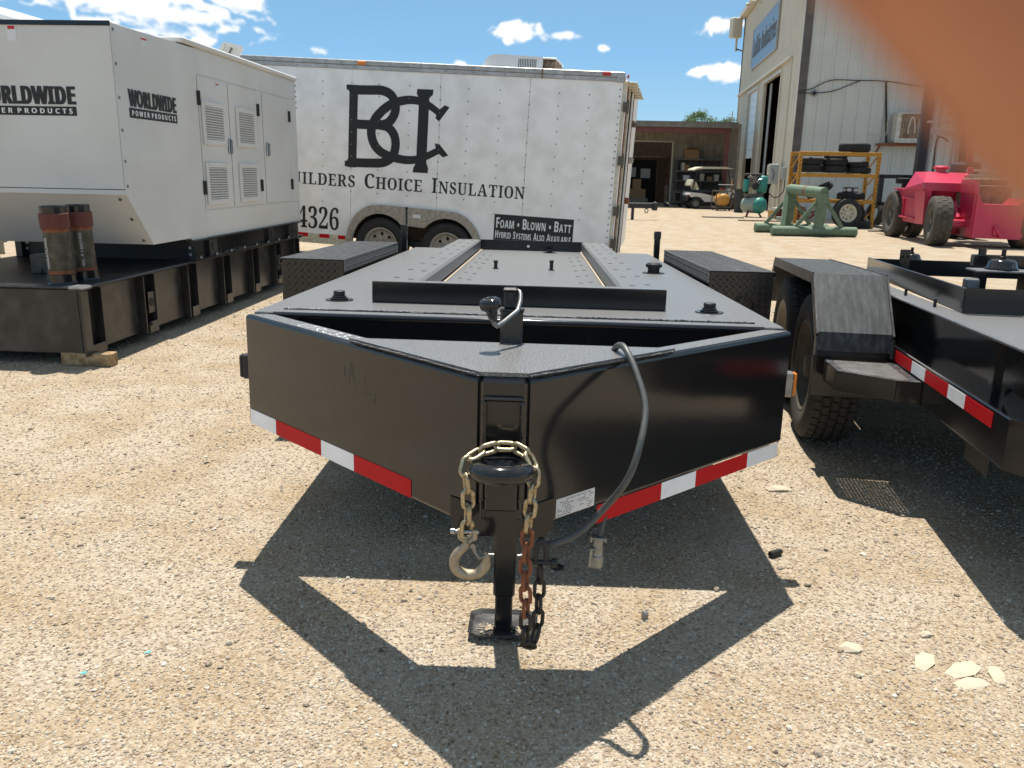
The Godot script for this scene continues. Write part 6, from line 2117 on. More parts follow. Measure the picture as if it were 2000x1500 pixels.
func tyre_rack():
	var xf := Transform3D(Basis(Vector3.UP, -0.02), Vector3(8.72, 0, -23.3))
	var r := thing("pallet_rack", "yellow steel rack full of used tyres against the workshop gable", "rack", xf)
	for sx in [-1.0, 1.0]:
		for sz in [-0.38, 0.38]:
			var b := MB.new()
			b.box(Vector3(sx * 1.05, 1.0, sz), Vector3(0.09, 2.0, 0.08), 0.006)
			put("rack_upright", b, M.rack_yellow, r)
			b = MB.new()
			for k in 18: b.box(Vector3(sx * 1.05, 0.15 + 0.1 * k, sz + 0.041), Vector3(0.02, 0.035, 0.003), 0.0)
			put("upright_slot_shade", b, M.void_black, r, "stuff")  # black boxes stand for the shade in the punched slots
		for k in 4:
			var b2 := MB.new()
			b2.bar(Vector3(sx * 1.05, 0.1 + 0.48 * k, -0.38), Vector3(sx * 1.05, 0.5 + 0.48 * k, 0.38), 0.03, 0.03)
			put("rack_brace", b2, M.rack_yellow, r)
	for y in [0.70, 1.385, 1.95]:
		for sz in [-0.38, 0.38]:
			var b := MB.new()
			b.box(Vector3(0, y, sz), Vector3(2.02, 0.10, 0.06), 0.008)
			put("rack_beam", b, M.rack_yellow, r)
		for k in 4: one_box("rack_bar", Vector3(-0.75 + 0.5 * k, y + 0.052, 0), Vector3(0.08, 0.012, 0.76), M.trim_brown, r, 0.002)
	var G := "used tyres on the yellow rack"
	var put_t := func(x: float, y: float, R: float, W: float, label: String, tilt := 0.0, z := 0.0):
		top_tyre("tyre", label, xf * Transform3D(Basis(Vector3(0, 0, 1), tilt), Vector3(x, y, z)), R, W, G, M.rubber)
	put_t.call(0.50, 2.125, 0.40, 0.25, "lone black tyre lying on top of the yellow rack at its right")
	put_t.call(-0.68, 1.565, 0.35, 0.21, "lower tyre of the left stack on the rack's upper shelf")
	put_t.call(-0.66, 1.76, 0.35, 0.18, "upper tyre of the left stack on the rack's upper shelf")
	put_t.call(0.0, 1.555, 0.34, 0.20, "bottom tyre of the middle stack on the rack's upper shelf")
	put_t.call(0.0, 1.745, 0.34, 0.18, "second tyre of the middle stack on the rack's upper shelf")
	put_t.call(0.02, 1.86, 0.29, 0.10, "thin topmost tyre of the middle stack on the rack")
	put_t.call(0.66, 1.53, 0.33, 0.17, "lower tyre of the right stack on the rack's upper shelf")
	put_t.call(0.62, 1.69, 0.29, 0.16, "upper tyre of the right stack on the rack's upper shelf")
	put_t.call(-0.32, 0.98, 0.36, 0.17, "tyre leaning aslant on the rack's lower shelf", 0.55)
	put_t.call(0.55, 0.84, 0.36, 0.20, "flat tyre on the rack's lower shelf under a bright rim")
	var b := MB.new()
	b.x = xf * Transform3D(Basis(), Vector3(0.52, 0.945, 0))
	b.lathe([Vector2(0.1, 0.01), Vector2(0.21, 0.0), Vector2(0.22, 0.015), Vector2(0.19, 0.03), Vector2(0.19, 0.10), Vector2(0.215, 0.12), Vector2(0.2, 0.135), Vector2(0.17, 0.12), Vector2(0.1, 0.07), Vector2(0, 0.07)], 28)
	tag(put("wheel_rim", b, M.bright_steel), "bright bare wheel rim lying on a tyre on the rack's lower shelf", "rim")
	put_t.call(0.62, 0.10, 0.40, 0.20, "tyre lying on the ground before the rack's right leg", 0.0, 0.35)
	top_tyre("tyre", "black tyre leaning on edge against the gable right of the rack", xf * Transform3D(Basis(Vector3(0, 0, 1), 1.35) * Basis(Vector3.RIGHT, 0.2), Vector3(1.35, 0.36, -0.2)), 0.38, 0.2, G, M.rubber)
	var w2 := thing("dark_wheel", "dark wheel with black rim standing behind the cream-rimmed spare", "wheel", xf * Transform3D(Basis(Vector3.UP, PI / 2 + 0.2), Vector3(0.62, 0.33, 0.15)))
	wheel_parts(w2, 0.33, 0.2, 0.19, M.rubber, M.dusty_black_steel, 4, 30, 6)
	var w := thing("spare_wheel", "big spare wheel with cream eight-hole rim leaning before the rack", "wheel", xf * Transform3D(Basis(Vector3.UP, PI / 2 + 0.1) * Basis(Vector3(0, 0, 1), -0.10), Vector3(0.26, 0.395, 0.62)))
	wheel_parts(w, 0.395, 0.22, 0.23, M.rubber, M.cream, 5, 36, 8)

func green_stand():
	var t := thing("pipe_stand", "weathered green A-frame stand with a thick top pipe and two skid pipes", "stand", Transform3D(Basis(), Vector3(6.6, 0, -19.2)))
	var top_a := Vector3(0.02, 1.03, -1.15)
	var top_b := Vector3(0.42, 0.98, 0.05)
	var b := MB.new()
	b.cyl(top_a, top_b, 0.125, 24, 0.01)
	put("top_pipe", b, M.stand_green, t)
	var d := (top_b - top_a).normalized()
	b = MB.new()
	b.cyl(top_a + d * 0.62, top_a + d * 0.68, 0.131, 24, 0.01)
	put("strap", b, M.rust, t)
	for q in [[0.06, -1.25], [1.22, -0.02]]:
		var c: Vector3 = top_a + d * q[0]
		var z: float = c.z
		var xs := -0.76 if q[0] < 0.5 else -0.69
		var xe := 1.0 if q[0] < 0.5 else 1.26
		b = MB.new()
		b.cyl(Vector3(xs, 0.115, z), Vector3(xe, 0.115, z), 0.112, 20, 0.008)
		put("skid_pipe", b, M.stand_green, t)
		b = MB.new()
		b.x = Transform3D(Basis(), Vector3(c.x, 0, z))
		b.prism(PackedVector2Array([Vector2(-0.115, 0.98), Vector2(-0.125, 0.85), Vector2(-0.115, 0.20), Vector2(0.02, 0.16), Vector2(0.085, 0.30), Vector2(0.115, 0.85), Vector2(0.115, 0.98)]), -0.07, 0.07)
		put("post", b, M.stand_green, t)
		for e in [-1.0, 1.0]:
			b = MB.new()
			b.bar(Vector3(c.x + e * 0.09, 0.80, z), Vector3(c.x + e * (0.60 if e < 0 else 0.55), 0.16, z + 0.02), 0.085, 0.035, Vector3(0, 0, 1), 0.004)
			put("brace", b, M.stand_green, t)
	b = MB.new()
	b.bar(Vector3(-0.1, 0.9, -1.0), Vector3(-0.25, 0.2, -0.6), 0.10, 0.05, Vector3(0, 0, 1), 0.004)
	put("cross_brace", b, M.stand_green, t)
	b = MB.new()
	b.x = Transform3D(Basis(Vector3.UP, 0.3), Vector3(0.9, 0.012, -0.7))
	b.box(Vector3(0.1, 0, 0), Vector3(0.75, 0.024, 0.28), 0.004)
	b.x = t.transform * b.x
	tag(put("steel_plate", b, M.old_board), "grey plank lying on the ground behind the green stand", "plank")

func forklift():
	var t := thing("forklift", "large red forklift with black mast, seen from behind before the workshop", "forklift", Transform3D(Basis(Vector3(0.99255, 0, 0.12187), Vector3.UP, Vector3(-0.12187, 0, 0.99255)), Vector3(8.461, 0, -16.93)))
	add_wheel("steer_wheel", t, Transform3D(Basis(Vector3.UP, -0.12), Vector3(0.18, 0.5, -0.22)), 0.5, 0.36, 0.26, M.rubber_dusty, M.dusty_black_steel, 3, 22, 6)
	add_wheel("steer_wheel", t, Transform3D(Basis(Vector3.UP, PI - 0.12), Vector3(1.83, 0.5, -0.22)), 0.5, 0.36, 0.26, M.rubber_dusty, M.dusty_black_steel, 3, 22, 6)
	for x in [0.15, 0.54]: add_wheel("drive_wheel", t, Transform3D(Basis(), Vector3(x, 0.52, -2.85)), 0.53, 0.30, 0.30, M.rubber_dusty, M.dusty_black_steel, 3, 24, 6)
	for x in [1.45, 1.84]: add_wheel("drive_wheel", t, Transform3D(Basis(Vector3.UP, PI), Vector3(x, 0.52, -2.85)), 0.53, 0.30, 0.30, M.rubber_dusty, M.dusty_black_steel, 3, 24, 6)
	# left side body with its step recess
	var sb := Basis(Vector3(0, 0, -1), Vector3.UP, Vector3.RIGHT)
	var b := MB.new()
	b.x = Transform3D(sb, Vector3.ZERO)
	b.prism(PackedVector2Array([Vector2(0.72, 1.10), Vector2(2.92, 1.10), Vector2(2.55, 0.92), Vector2(2.25, 0.50), Vector2(2.22, 0.40), Vector2(1.15, 0.38), Vector2(0.95, 0.80)]), 0.12, 0.62)
	put("side_body", b, M.lift_red, t)
	b = MB.new()
	b.box(Vector3(0.32, 1.105, -1.95), Vector3(0.56, 0.03, 1.75), 0.006)
	put("front_fender", b, M.lift_red, t)
	b = MB.new()
	b.box(Vector3(0.10, 0.91, -1.70), Vector3(0.12, 0.03, 0.95), 0.005)
	b.box(Vector3(0.09, 0.50, -1.70), Vector3(0.16, 0.03, 0.95), 0.005)
	b.box(Vector3(0.115, 0.72, -2.20), Vector3(0.07, 0.45, 0.03), 0.004)
	put("step", b, M.lift_red, t)
	# engine hood: sloped top, apron over the steer wheel, skirts
	b = MB.new()
	var A := [Vector3(-0.06, 1.26, -0.62), Vector3(0.90, 1.25, -0.62), Vector3(1.00, 1.47, -1.22), Vector3(0.16, 1.48, -1.22)]
	b.face(A, Vector3.UP)
	b.face([A[3], A[2], Vector3(1.0, 1.47, -1.9), Vector3(0.16, 1.48, -1.9)], Vector3.UP)
	b.face([A[0], A[3], Vector3(0.16, 1.48, -1.9), Vector3(-0.02, 1.12, -1.9), Vector3(-0.06, 1.10, -0.62)], Vector3.LEFT)
	b.face([A[1], A[2], Vector3(1.0, 1.47, -1.9), Vector3(1.0, 1.05, -1.9), Vector3(0.93, 1.08, -0.62)], Vector3.RIGHT)
	b.face([A[0], A[1], Vector3(0.93, 1.08, -0.62), Vector3(-0.02, 1.10, -0.62)], Vector3.BACK)
	put("hood", b, M.lift_red, t)
	b = MB.new()
	b.face([Vector3(-0.02, 1.10, -0.62), Vector3(0.05, 0.95, -0.62), Vector3(0.05, 0.40, -0.72), Vector3(0.05, 0.40, -1.2), Vector3(0.0, 1.1, -1.3)], Vector3.LEFT)
	b.face([Vector3(0.09, 1.10, -0.625), Vector3(0.09, 0.95, -0.625), Vector3(0.09, 0.40, -0.725), Vector3(0.09, 0.40, -1.2), Vector3(0.09, 1.1, -1.3)], Vector3.RIGHT)
	b.face([Vector3(-0.02, 1.10, -0.62), Vector3(0.05, 0.95, -0.62), Vector3(0.05, 0.40, -0.72), Vector3(0.12, 0.40, -0.72), Vector3(0.12, 1.1, -0.62)], Vector3.BACK)
	put("hood_skirt", b, M.lift_red, t)
	b = MB.new()
	b.box(Vector3(0.55, 0.75, -1.5), Vector3(0.75, 0.7, 0.2), 0.02)
	put("engine_bulkhead", b, M.lift_red, t)
	b = MB.new()
	b.box(Vector3(0.95, 0.46, -0.25), Vector3(1.5, 0.16, 0.22), 0.03)
	b.cyl(Vector3(0.62, 0.85, -0.7), Vector3(0.62, 0.55, -0.4), 0.06, 10)
	put("steer_axle", b, M.lift_red, t)
	b = MB.new()
	b.x = Transform3D(Basis(), Vector3(0.50, 1.47, -1.35))
	b.lathe([Vector2(0.10, 0), Vector2(0.10, 0.06), Vector2(0.16, 0.085), Vector2(0.165, 0.11), Vector2(0.10, 0.14), Vector2(0, 0.145)], 20)
	put("air_intake_cap", b, M.lift_red, t)
	b = MB.new()
	b.box(Vector3(0.96, 1.52, -1.0), Vector3(0.10, 0.13, 0.12), 0.02)
	b.bar(Vector3(0.93, 1.46, -1.0), Vector3(0.84, 1.40, -0.9), 0.03, 0.03)
	put("rear_lamp", b, M.lift_red, t)
	# counterweight, a broad block with a deep notch in its top
	b = MB.new()
	b.prism(PackedVector2Array([Vector2(0.70, 0.20), Vector2(1.62, 0.19), Vector2(1.70, 0.34), Vector2(1.72, 0.98), Vector2(1.60, 0.98), Vector2(1.50, 0.855), Vector2(0.835, 0.865), Vector2(0.735, 1.02), Vector2(0.69, 1.32), Vector2(0.64, 1.33), Vector2(0.64, 1.07), Vector2(0.70, 1.06)]), -0.55, 0.20)
	put("counterweight", b, M.lift_red, t)
	b = MB.new()
	b.box(Vector3(0.70, 0.75, -0.20), Vector3(0.06, 1.05, 0.72), 0.01)
	b.box(Vector3(1.02, 0.28, -0.6), Vector3(0.9, 0.12, 0.2), 0.01)
	put("rear_frame", b, M.lift_red, t)
	b = MB.new()
	b.tube([Vector3(1.10, 0.44, 0.19), Vector3(1.12, 0.40, 0.28), Vector3(1.18, 0.28, 0.30), Vector3(1.2, 0.24, 0.19)], 0.035, 8)
	b.box(Vector3(1.13, 0.35, 0.23), Vector3(0.09, 0.20, 0.08), 0.02)
	put("tow_hook", b, M.lift_red, t)
	# operator's end: radiator guard, seat hood and dash
	b = MB.new()
	b.box(Vector3(1.20, 1.02, -0.75), Vector3(1.05, 0.42, 0.10), 0.02)
	b.box(Vector3(1.25, 1.30, -1.1), Vector3(0.9, 0.16, 0.5), 0.04)
	put("radiator_guard", b, M.ac_brown, t)
	b = MB.new()
	var ck := []
	for i in 12: ck.append(Vector3(1.0 + 0.09 * i, 1.52 - 0.0028 * i * i + 0.01 * i, -1.3))
	b.tube(ck, 0.03, 8)
	b.box(Vector3(1.45, 1.36, -1.32), Vector3(0.9, 0.18, 0.06), 0.02)
	put("seat_rail", b, M.cream, t)
	b = MB.new()
	b.box(Vector3(1.2, 1.58, -1.9), Vector3(0.5, 0.26, 0.5), 0.06)
	put("seat", b, M.seat_navy, t)
	# guard posts and roof
	b = MB.new()
	b.bar(Vector3(1.38, 1.4, -2.1), Vector3(1.31, 2.75, -2.35), 0.12, 0.10, Vector3(0, 0, 1), 0.01)
	put("guard_post", b, M.lift_red, t)
	b = MB.new()
	b.bar(Vector3(2.1, 1.4, -2.1), Vector3(2.05, 2.75, -2.35), 0.12, 0.10, Vector3(0, 0, 1), 0.01)
	put("guard_post", b, M.lift_red, t)
	b = MB.new()
	b.box(Vector3(1.55, 2.78, -2.2), Vector3(1.0, 0.10, 1.3), 0.01)
	put("guard_roof", b, M.lift_red, t)
	# mast: two black channels, inner rails, cylinders, cross heads
	b = MB.new()
	for x in [0.80, 1.78]:
		b.box(Vector3(x, 2.1, -3.62), Vector3(0.20, 3.6, 0.22), 0.01)
	put("outer_mast", b, M.lift_black, t)
	b = MB.new()
	for x in [0.98, 1.13, 1.50, 1.60]: b.box(Vector3(x, 2.0, -3.66), Vector3(0.055, 3.3, 0.08), 0.006)
	put("mast_rail", b, M.box_grey, t, "stuff")
	b = MB.new()
	b.box(Vector3(1.29, 2.64, -3.5), Vector3(1.0, 0.05, 0.08), 0.006)
	b.box(Vector3(1.20, 2.42, -3.6), Vector3(0.66, 0.14, 0.10), 0.008)
	put("mast_cross_head", b, M.box_grey, t)
	b = MB.new()
	b.tube(spline([Vector3(1.05, 1.5, -3.4), Vector3(1.02, 2.1, -3.38), Vector3(1.1, 2.3, -3.4), Vector3(1.3, 2.2, -3.4)], 5), 0.018, 6)
	put("mast_hose", b, M.rubber, t)
	b = MB.new()
	for x in [0.06, 0.62]: b.box(Vector3(x, 1.05, -3.95), Vector3(0.12, 0.75, 0.10), 0.01)
	b.box(Vector3(0.42, 1.38, -3.95), Vector3(0.86, 0.10, 0.10), 0.01)
	b.box(Vector3(0.42, 0.72, -3.95), Vector3(0.86, 0.10, 0.10), 0.01)
	b.box(Vector3(0.55, 1.28, -3.9), Vector3(0.3, 0.14, 0.14), 0.02)
	b.box(Vector3(1.7, 1.05, -3.95), Vector3(1.6, 0.75, 0.10), 0.01)
	put("carriage", b, M.lift_black, t)
	b = MB.new()
	for x in [0.45, 1.9]: b.box(Vector3(x, 0.10, -4.6), Vector3(0.16, 0.06, 1.3), 0.01)
	put("fork", b, M.lift_black, t)

func compressor():
	var t := thing("air_compressor", "old teal air compressor with two upright cylinders and a round tank beside the open door", "compressor", Transform3D(Basis(), Vector3(7.95, 0, -28.2)))
	var b := MB.new()
	b.x = Transform3D(Basis(Vector3.UP, 0.55), Vector3(0.02, 0.40, 0.1))
	b.x = b.x * Transform3D(Basis(Vector3.RIGHT, PI / 2), Vector3.ZERO)
	b.lathe([Vector2(0, -0.45), Vector2(0.14, -0.43), Vector2(0.24, -0.36), Vector2(0.27, -0.27), Vector2(0.27, 0.27), Vector2(0.24, 0.36), Vector2(0.14, 0.43), Vector2(0, 0.45)], 28, true)
	put("round_tank", b, M.grey_green, t)
	b = MB.new()
	b.x = Transform3D(Basis(Vector3.UP, 0.55), Vector3(0.02, 0.40, 0.1)) * Transform3D(Basis(Vector3.RIGHT, PI / 2), Vector3.ZERO)
	b.lathe([Vector2(0.272, 0.22), Vector2(0.274, 0.275), Vector2(0.245, 0.365), Vector2(0.14, 0.436), Vector2(0, 0.456)], 28, true)
	put("tank_end", b, M.teal, t)
	for q in [[-0.26, 0.10, 0.42, 0.82], [0.26, 0.175, 0.58, 0.78]]:
		b = MB.new()
		b.x = Transform3D(Basis(Vector3(0, 0, 1), -0.05), Vector3(q[0], q[3], 0))
		var r: float = q[1]
		var h: float = q[2]
		b.lathe([Vector2(0, 0), Vector2(r * 0.7, 0.01), Vector2(r, 0.05), Vector2(r, h - 0.05), Vector2(r * 0.7, h - 0.01), Vector2(0, h)], 24, true)
		put("upright_cylinder", b, M.teal, t)
	b = MB.new()
	for k in 7: b.box(Vector3(0.0, 1.0 + 0.055 * k, 0.02), Vector3(0.24, 0.028, 0.24), 0.01)
	b.cyl(Vector3(0.0, 1.0, 0.18), Vector3(0.0, 1.0, 0.24), 0.11, 16)
	b.box(Vector3(-0.05, 1.38, 0), Vector3(0.55, 0.09, 0.2), 0.03)
	put("pump_head", b, M.rubber, t)
	b = MB.new()
	b.tube(spline([Vector3(-0.1, 1.28, 0.15), Vector3(-0.18, 1.34, 0.18), Vector3(-0.25, 1.28, 0.12)], 5), 0.025, 6)
	b.tube(spline([Vector3(0.12, 1.1, 0.2), Vector3(0.05, 1.18, 0.22), Vector3(0.2, 1.25, 0.2)], 5), 0.02, 6)
	put("copper_line", b, M.bright_steel, t)
	b = MB.new()
	b.box(Vector3(0.0, 0.72, 0.0), Vector3(0.55, 0.10, 0.34), 0.02)
	b.box(Vector3(0.22, 0.66, 0.08), Vector3(0.20, 0.2, 0.2), 0.03)
	put("base_plate", b, M.trim_brown, t)
	b = MB.new()
	for q in [[-0.2, 0.35, -0.3, 0.48], [0.15, 0.2, 0.25, 0.3]]: b.bar(Vector3(q[0], 0.22, q[1]), Vector3(q[2], 0.0, q[3]), 0.06, 0.04)
	put("foot", b, M.dark_red, t)

	var bu := thing("bucket", "old yellowed paint bucket in front of the compressor", "bucket", Transform3D(Basis(), Vector3(8.28, 0, -27.0)))
	b = MB.new()
	b.lathe([Vector2(0, 0), Vector2(0.115, 0), Vector2(0.128, 0.31), Vector2(0.134, 0.315), Vector2(0.134, 0.33), Vector2(0.122, 0.33), Vector2(0.112, 0.02), Vector2(0, 0.02)], 24)
	put("pail", b, M.cream, bu)
	b = MB.new()
	b.lathe([Vector2(0.120, 0.06), Vector2(0.1285, 0.27)], 24)
	put("paint_label", b, M.tank_yellow, bu)
	for q in [[8.62, 0.16, -27.2, 0.40, "dark red steel toolbox right of the yellow bucket, the farther one"], [8.93, 0.14, -26.7, 0.36, "dark red steel box right of the yellow bucket, the nearer one"]]:
		var tb := thing("toolbox", q[4], "toolbox", Transform3D(Basis(Vector3.UP, 0.1), Vector3(q[0], 0, q[2])))
		one_box("case", Vector3(0, q[1], 0), Vector3(q[3], q[1] * 2, 0.3), M.dark_red, tb, 0.012)
		one_box("lid", Vector3(0, q[1] * 2 + 0.02, 0), Vector3(q[3] + 0.02, 0.04, 0.32), M.white_paint if q[3] > 0.38 else M.dark_red, tb, 0.008)
		one_box("lid_catch", Vector3(0, q[1] * 2 - 0.03, 0.155), Vector3(0.05, 0.06, 0.012), M.grey_steel, tb, 0.003)
	b = MB.new()
	b.box(Vector3(8.45, 0.055, -26.3), Vector3(0.42, 0.11, 0.25), 0.01)
	tag(put("steel_block", b, M.grey_green), "low grey-green steel block on the ground before the bucket", "block")
	# scrap pile behind the green stand
	b = MB.new()
	for k in 14:
		var p := Vector3(9.15 + rng.randf_range(-0.22, 0.22), rng.randf_range(0.03, 0.3), -26.3 + rng.randf_range(-0.3, 0.3))
		b.bar(p, p + Vector3(rng.randf_range(-0.3, 0.3), rng.randf_range(0.0, 0.25), rng.randf_range(-0.2, 0.2)), 0.04, 0.05)
	tag(put("scrap_metal", b, M.rust), "tangle of rusty scrap metal behind the green stand", "scrap", "", "stuff")
	# planks and a hose lying before the compressor
	for q in [[6.75, -27.2, 1.3, 0.30, 0.05, "wide grey board lying on the ground left of the bucket"], [7.75, -25.4, 1.9, 0.16, 0.09, "long weathered plank lying behind the green stand's skid"], [9.55, -21.6, 1.1, 0.14, -0.55, "weathered plank lying near the forklift's front wheel"]]:
		b = MB.new()
		b.x = Transform3D(Basis(Vector3.UP, -q[4]), Vector3(q[0], 0.022, q[1]))
		b.box(Vector3.ZERO, Vector3(q[2], 0.04, q[3]), 0.006)
		tag(put("plank", b, M.old_board), q[5], "plank")
	# rubbish bin
	var bn := thing("rubbish_bin", "tall black rubbish bin between the golf cart and the compressor", "bin", Transform3D(Basis(), Vector3(8.42, 0, -31.6)))
	b = MB.new()
	b.lathe([Vector2(0, 0), Vector2(0.175, 0), Vector2(0.20, 0.82), Vector2(0.215, 0.825), Vector2(0.215, 0.86), Vector2(0.19, 0.86), Vector2(0.165, 0.03), Vector2(0, 0.03)], 24)
	put("drum", b, M.dark_plastic, bn)

func golf_cart():
	var t := thing("golf_cart", "white golf cart with cream roof parked before the shed", "golf cart", Transform3D(Basis(Vector3.UP, 0.08), Vector3(7.95, 0, -34.9)))
	# front points to the right (+x)
	var b := MB.new()
	var body := PackedVector2Array([Vector2(-0.92, 0.55), Vector2(-0.86, 0.66), Vector2(-0.35, 0.62), Vector2(0.20, 0.50), Vector2(0.22, 0.30), Vector2(-0.25, 0.28), Vector2(-0.42, 0.46), Vector2(-0.62, 0.50), Vector2(-0.80, 0.46)])
	b.prism(body, -0.52, 0.52)
	put("rear_body", b, M.cart_white, t)
	b = MB.new()
	b.prism(PackedVector2Array([Vector2(0.62, 0.30), Vector2(0.68, 0.78), Vector2(0.80, 0.84), Vector2(1.18, 0.62), Vector2(1.22, 0.42), Vector2(1.1, 0.36), Vector2(0.98, 0.46), Vector2(0.84, 0.44), Vector2(0.76, 0.28)]), -0.5, 0.5)
	put("front_cowl", b, M.cart_white, t)
	b = MB.new()
	b.box(Vector3(0.2, 0.24, 0), Vector3(1.9, 0.09, 0.95), 0.02)
	b.box(Vector3(-0.95, 0.42, 0), Vector3(0.12, 0.22, 0.9), 0.03)
	put("floor_frame", b, M.dark_plastic, t)
	for q in [[-0.62, 0.47], [-0.62, -0.47], [0.92, 0.45], [0.92, -0.45]]:
		add_wheel("wheel", t, Transform3D(Basis(Vector3.UP, PI / 2 if q[1] > 0 else -PI / 2), Vector3(q[0], 0.21, q[1])), 0.215, 0.16, 0.12, M.rubber, M.grey_steel, 3, 24, 5)
	b = MB.new()
	b.box(Vector3(-0.30, 0.70, 0), Vector3(0.5, 0.14, 0.98), 0.05)
	put("seat", b, M.seat_navy, t)
	b = MB.new()
	b.bar(Vector3(-0.52, 0.74, 0), Vector3(-0.66, 1.06, 0), 0.09, 0.9, Vector3(0, 0, 1), 0.03)
	b.bar(Vector3(-0.84, 0.9, 0), Vector3(-0.76, 1.16, 0), 0.09, 0.9, Vector3(0, 0, 1), 0.03)
	put("seat_back", b, M.cream, t)
	b = MB.new()
	for zz in [-0.5, 0.5]:
		b.tube([Vector3(-0.82, 0.62, zz), Vector3(-0.60, 1.54, zz)], 0.02, 6)
		b.tube([Vector3(0.85, 0.8, zz), Vector3(0.62, 1.58, zz)], 0.02, 6)
	put("roof_post", b, M.dark_plastic, t)
	b = MB.new()
	b.prism(PackedVector2Array([Vector2(-0.78, 1.53), Vector2(-0.74, 1.585), Vector2(-0.45, 1.67), Vector2(0.5, 1.68), Vector2(0.80, 1.63), Vector2(0.82, 1.60), Vector2(0.4, 1.60), Vector2(-0.4, 1.585)]), -0.56, 0.56)
	put("roof", b, M.cream, t)
	b = MB.new()
	var ring := []
	for i in 18: ring.append(Vector3(0.46 + cos(TAU * i / 18) * 0.05, 0.98 + cos(TAU * i / 18) * 0.12, 0.22 + sin(TAU * i / 18) * 0.16))
	b.tube(ring, 0.014, 6, true)
	b.tube([Vector3(0.46, 0.98, 0.22), Vector3(0.75, 0.6, 0.22)], 0.02, 6)
	put("steering_wheel", b, M.dark_plastic, t)
	b = MB.new()
	b.box(Vector3(-0.93, 0.55, 0.4), Vector3(0.04, 0.06, 0.12), 0.01)
	put("tail_lamp", b, M.red_lens, t)

func yellow_tank():
	var t := thing("tank_cart", "small yellow air tank lying in a steel frame on casters before the golf cart", "air tank", Transform3D(Basis(), Vector3(8.12, 0, -33.1)))
	var b := MB.new()
	b.x = Transform3D(Basis(Vector3.RIGHT, PI / 2), Vector3(0, 0.42, 0))
	b.lathe([Vector2(0, -0.45), Vector2(0.15, -0.42), Vector2(0.235, -0.34), Vector2(0.24, 0.30), Vector2(0.20, 0.37), Vector2(0.1, 0.41), Vector2(0, 0.415)], 28, true)
	put("tank", b, M.tank_yellow, t)
	b = MB.new()
	for zz in [-0.35, 0.36]:
		for xx in [-0.3, 0.3]: b.box(Vector3(xx, 0.43, zz), Vector3(0.035, 0.66, 0.035), 0.004)
		for yy in [0.13, 0.75]: b.box(Vector3(0, yy, zz), Vector3(0.63, 0.035, 0.035), 0.004)
	for xx in [-0.3, 0.3]:
		for yy in [0.13, 0.75]: b.box(Vector3(xx, yy, 0), Vector3(0.035, 0.035, 0.72), 0.004)
	put("frame", b, M.dusty_black_steel, t)
	for q in [[-0.24, 0.36], [0.24, 0.36], [-0.24, -0.35], [0.24, -0.35]]: one_cyl("caster", Vector3(q[0] - 0.02, 0.055, q[1]), Vector3(q[0] + 0.02, 0.055, q[1]), 0.055, M.rubber, t, 12)
	b = MB.new()
	b.cyl(Vector3(0.0, 0.76, 0), Vector3(0.0, 0.86, 0), 0.12, 14, 0.02)
	b.box(Vector3(-0.02, 0.80, 0), Vector3(0.16, 0.08, 0.14), 0.02)
	put("motor", b, M.rust, t)
	b = MB.new()
	b.box(Vector3(0.12, 0.99, 0), Vector3(0.56, 0.02, 0.3), 0.004)
	put("tray", b, M.cart_white, t)
	b = MB.new()
	b.cyl(Vector3(0.345, 0.7, 0), Vector3(0.345, 1.25, 0), 0.04, 12)
	put("handle_post", b, M.carton, t)
	b = MB.new()
	for k in 3:
		var ring := []
		for i in 20: ring.append(Vector3(0.40 + 0.03 * k, 0.42 + cos(TAU * i / 20) * 0.27, 0.05 + sin(TAU * i / 20) * 0.3))
		b.tube(ring, 0.018, 6, true)
	put("hose_coil", b, M.rubber, t)

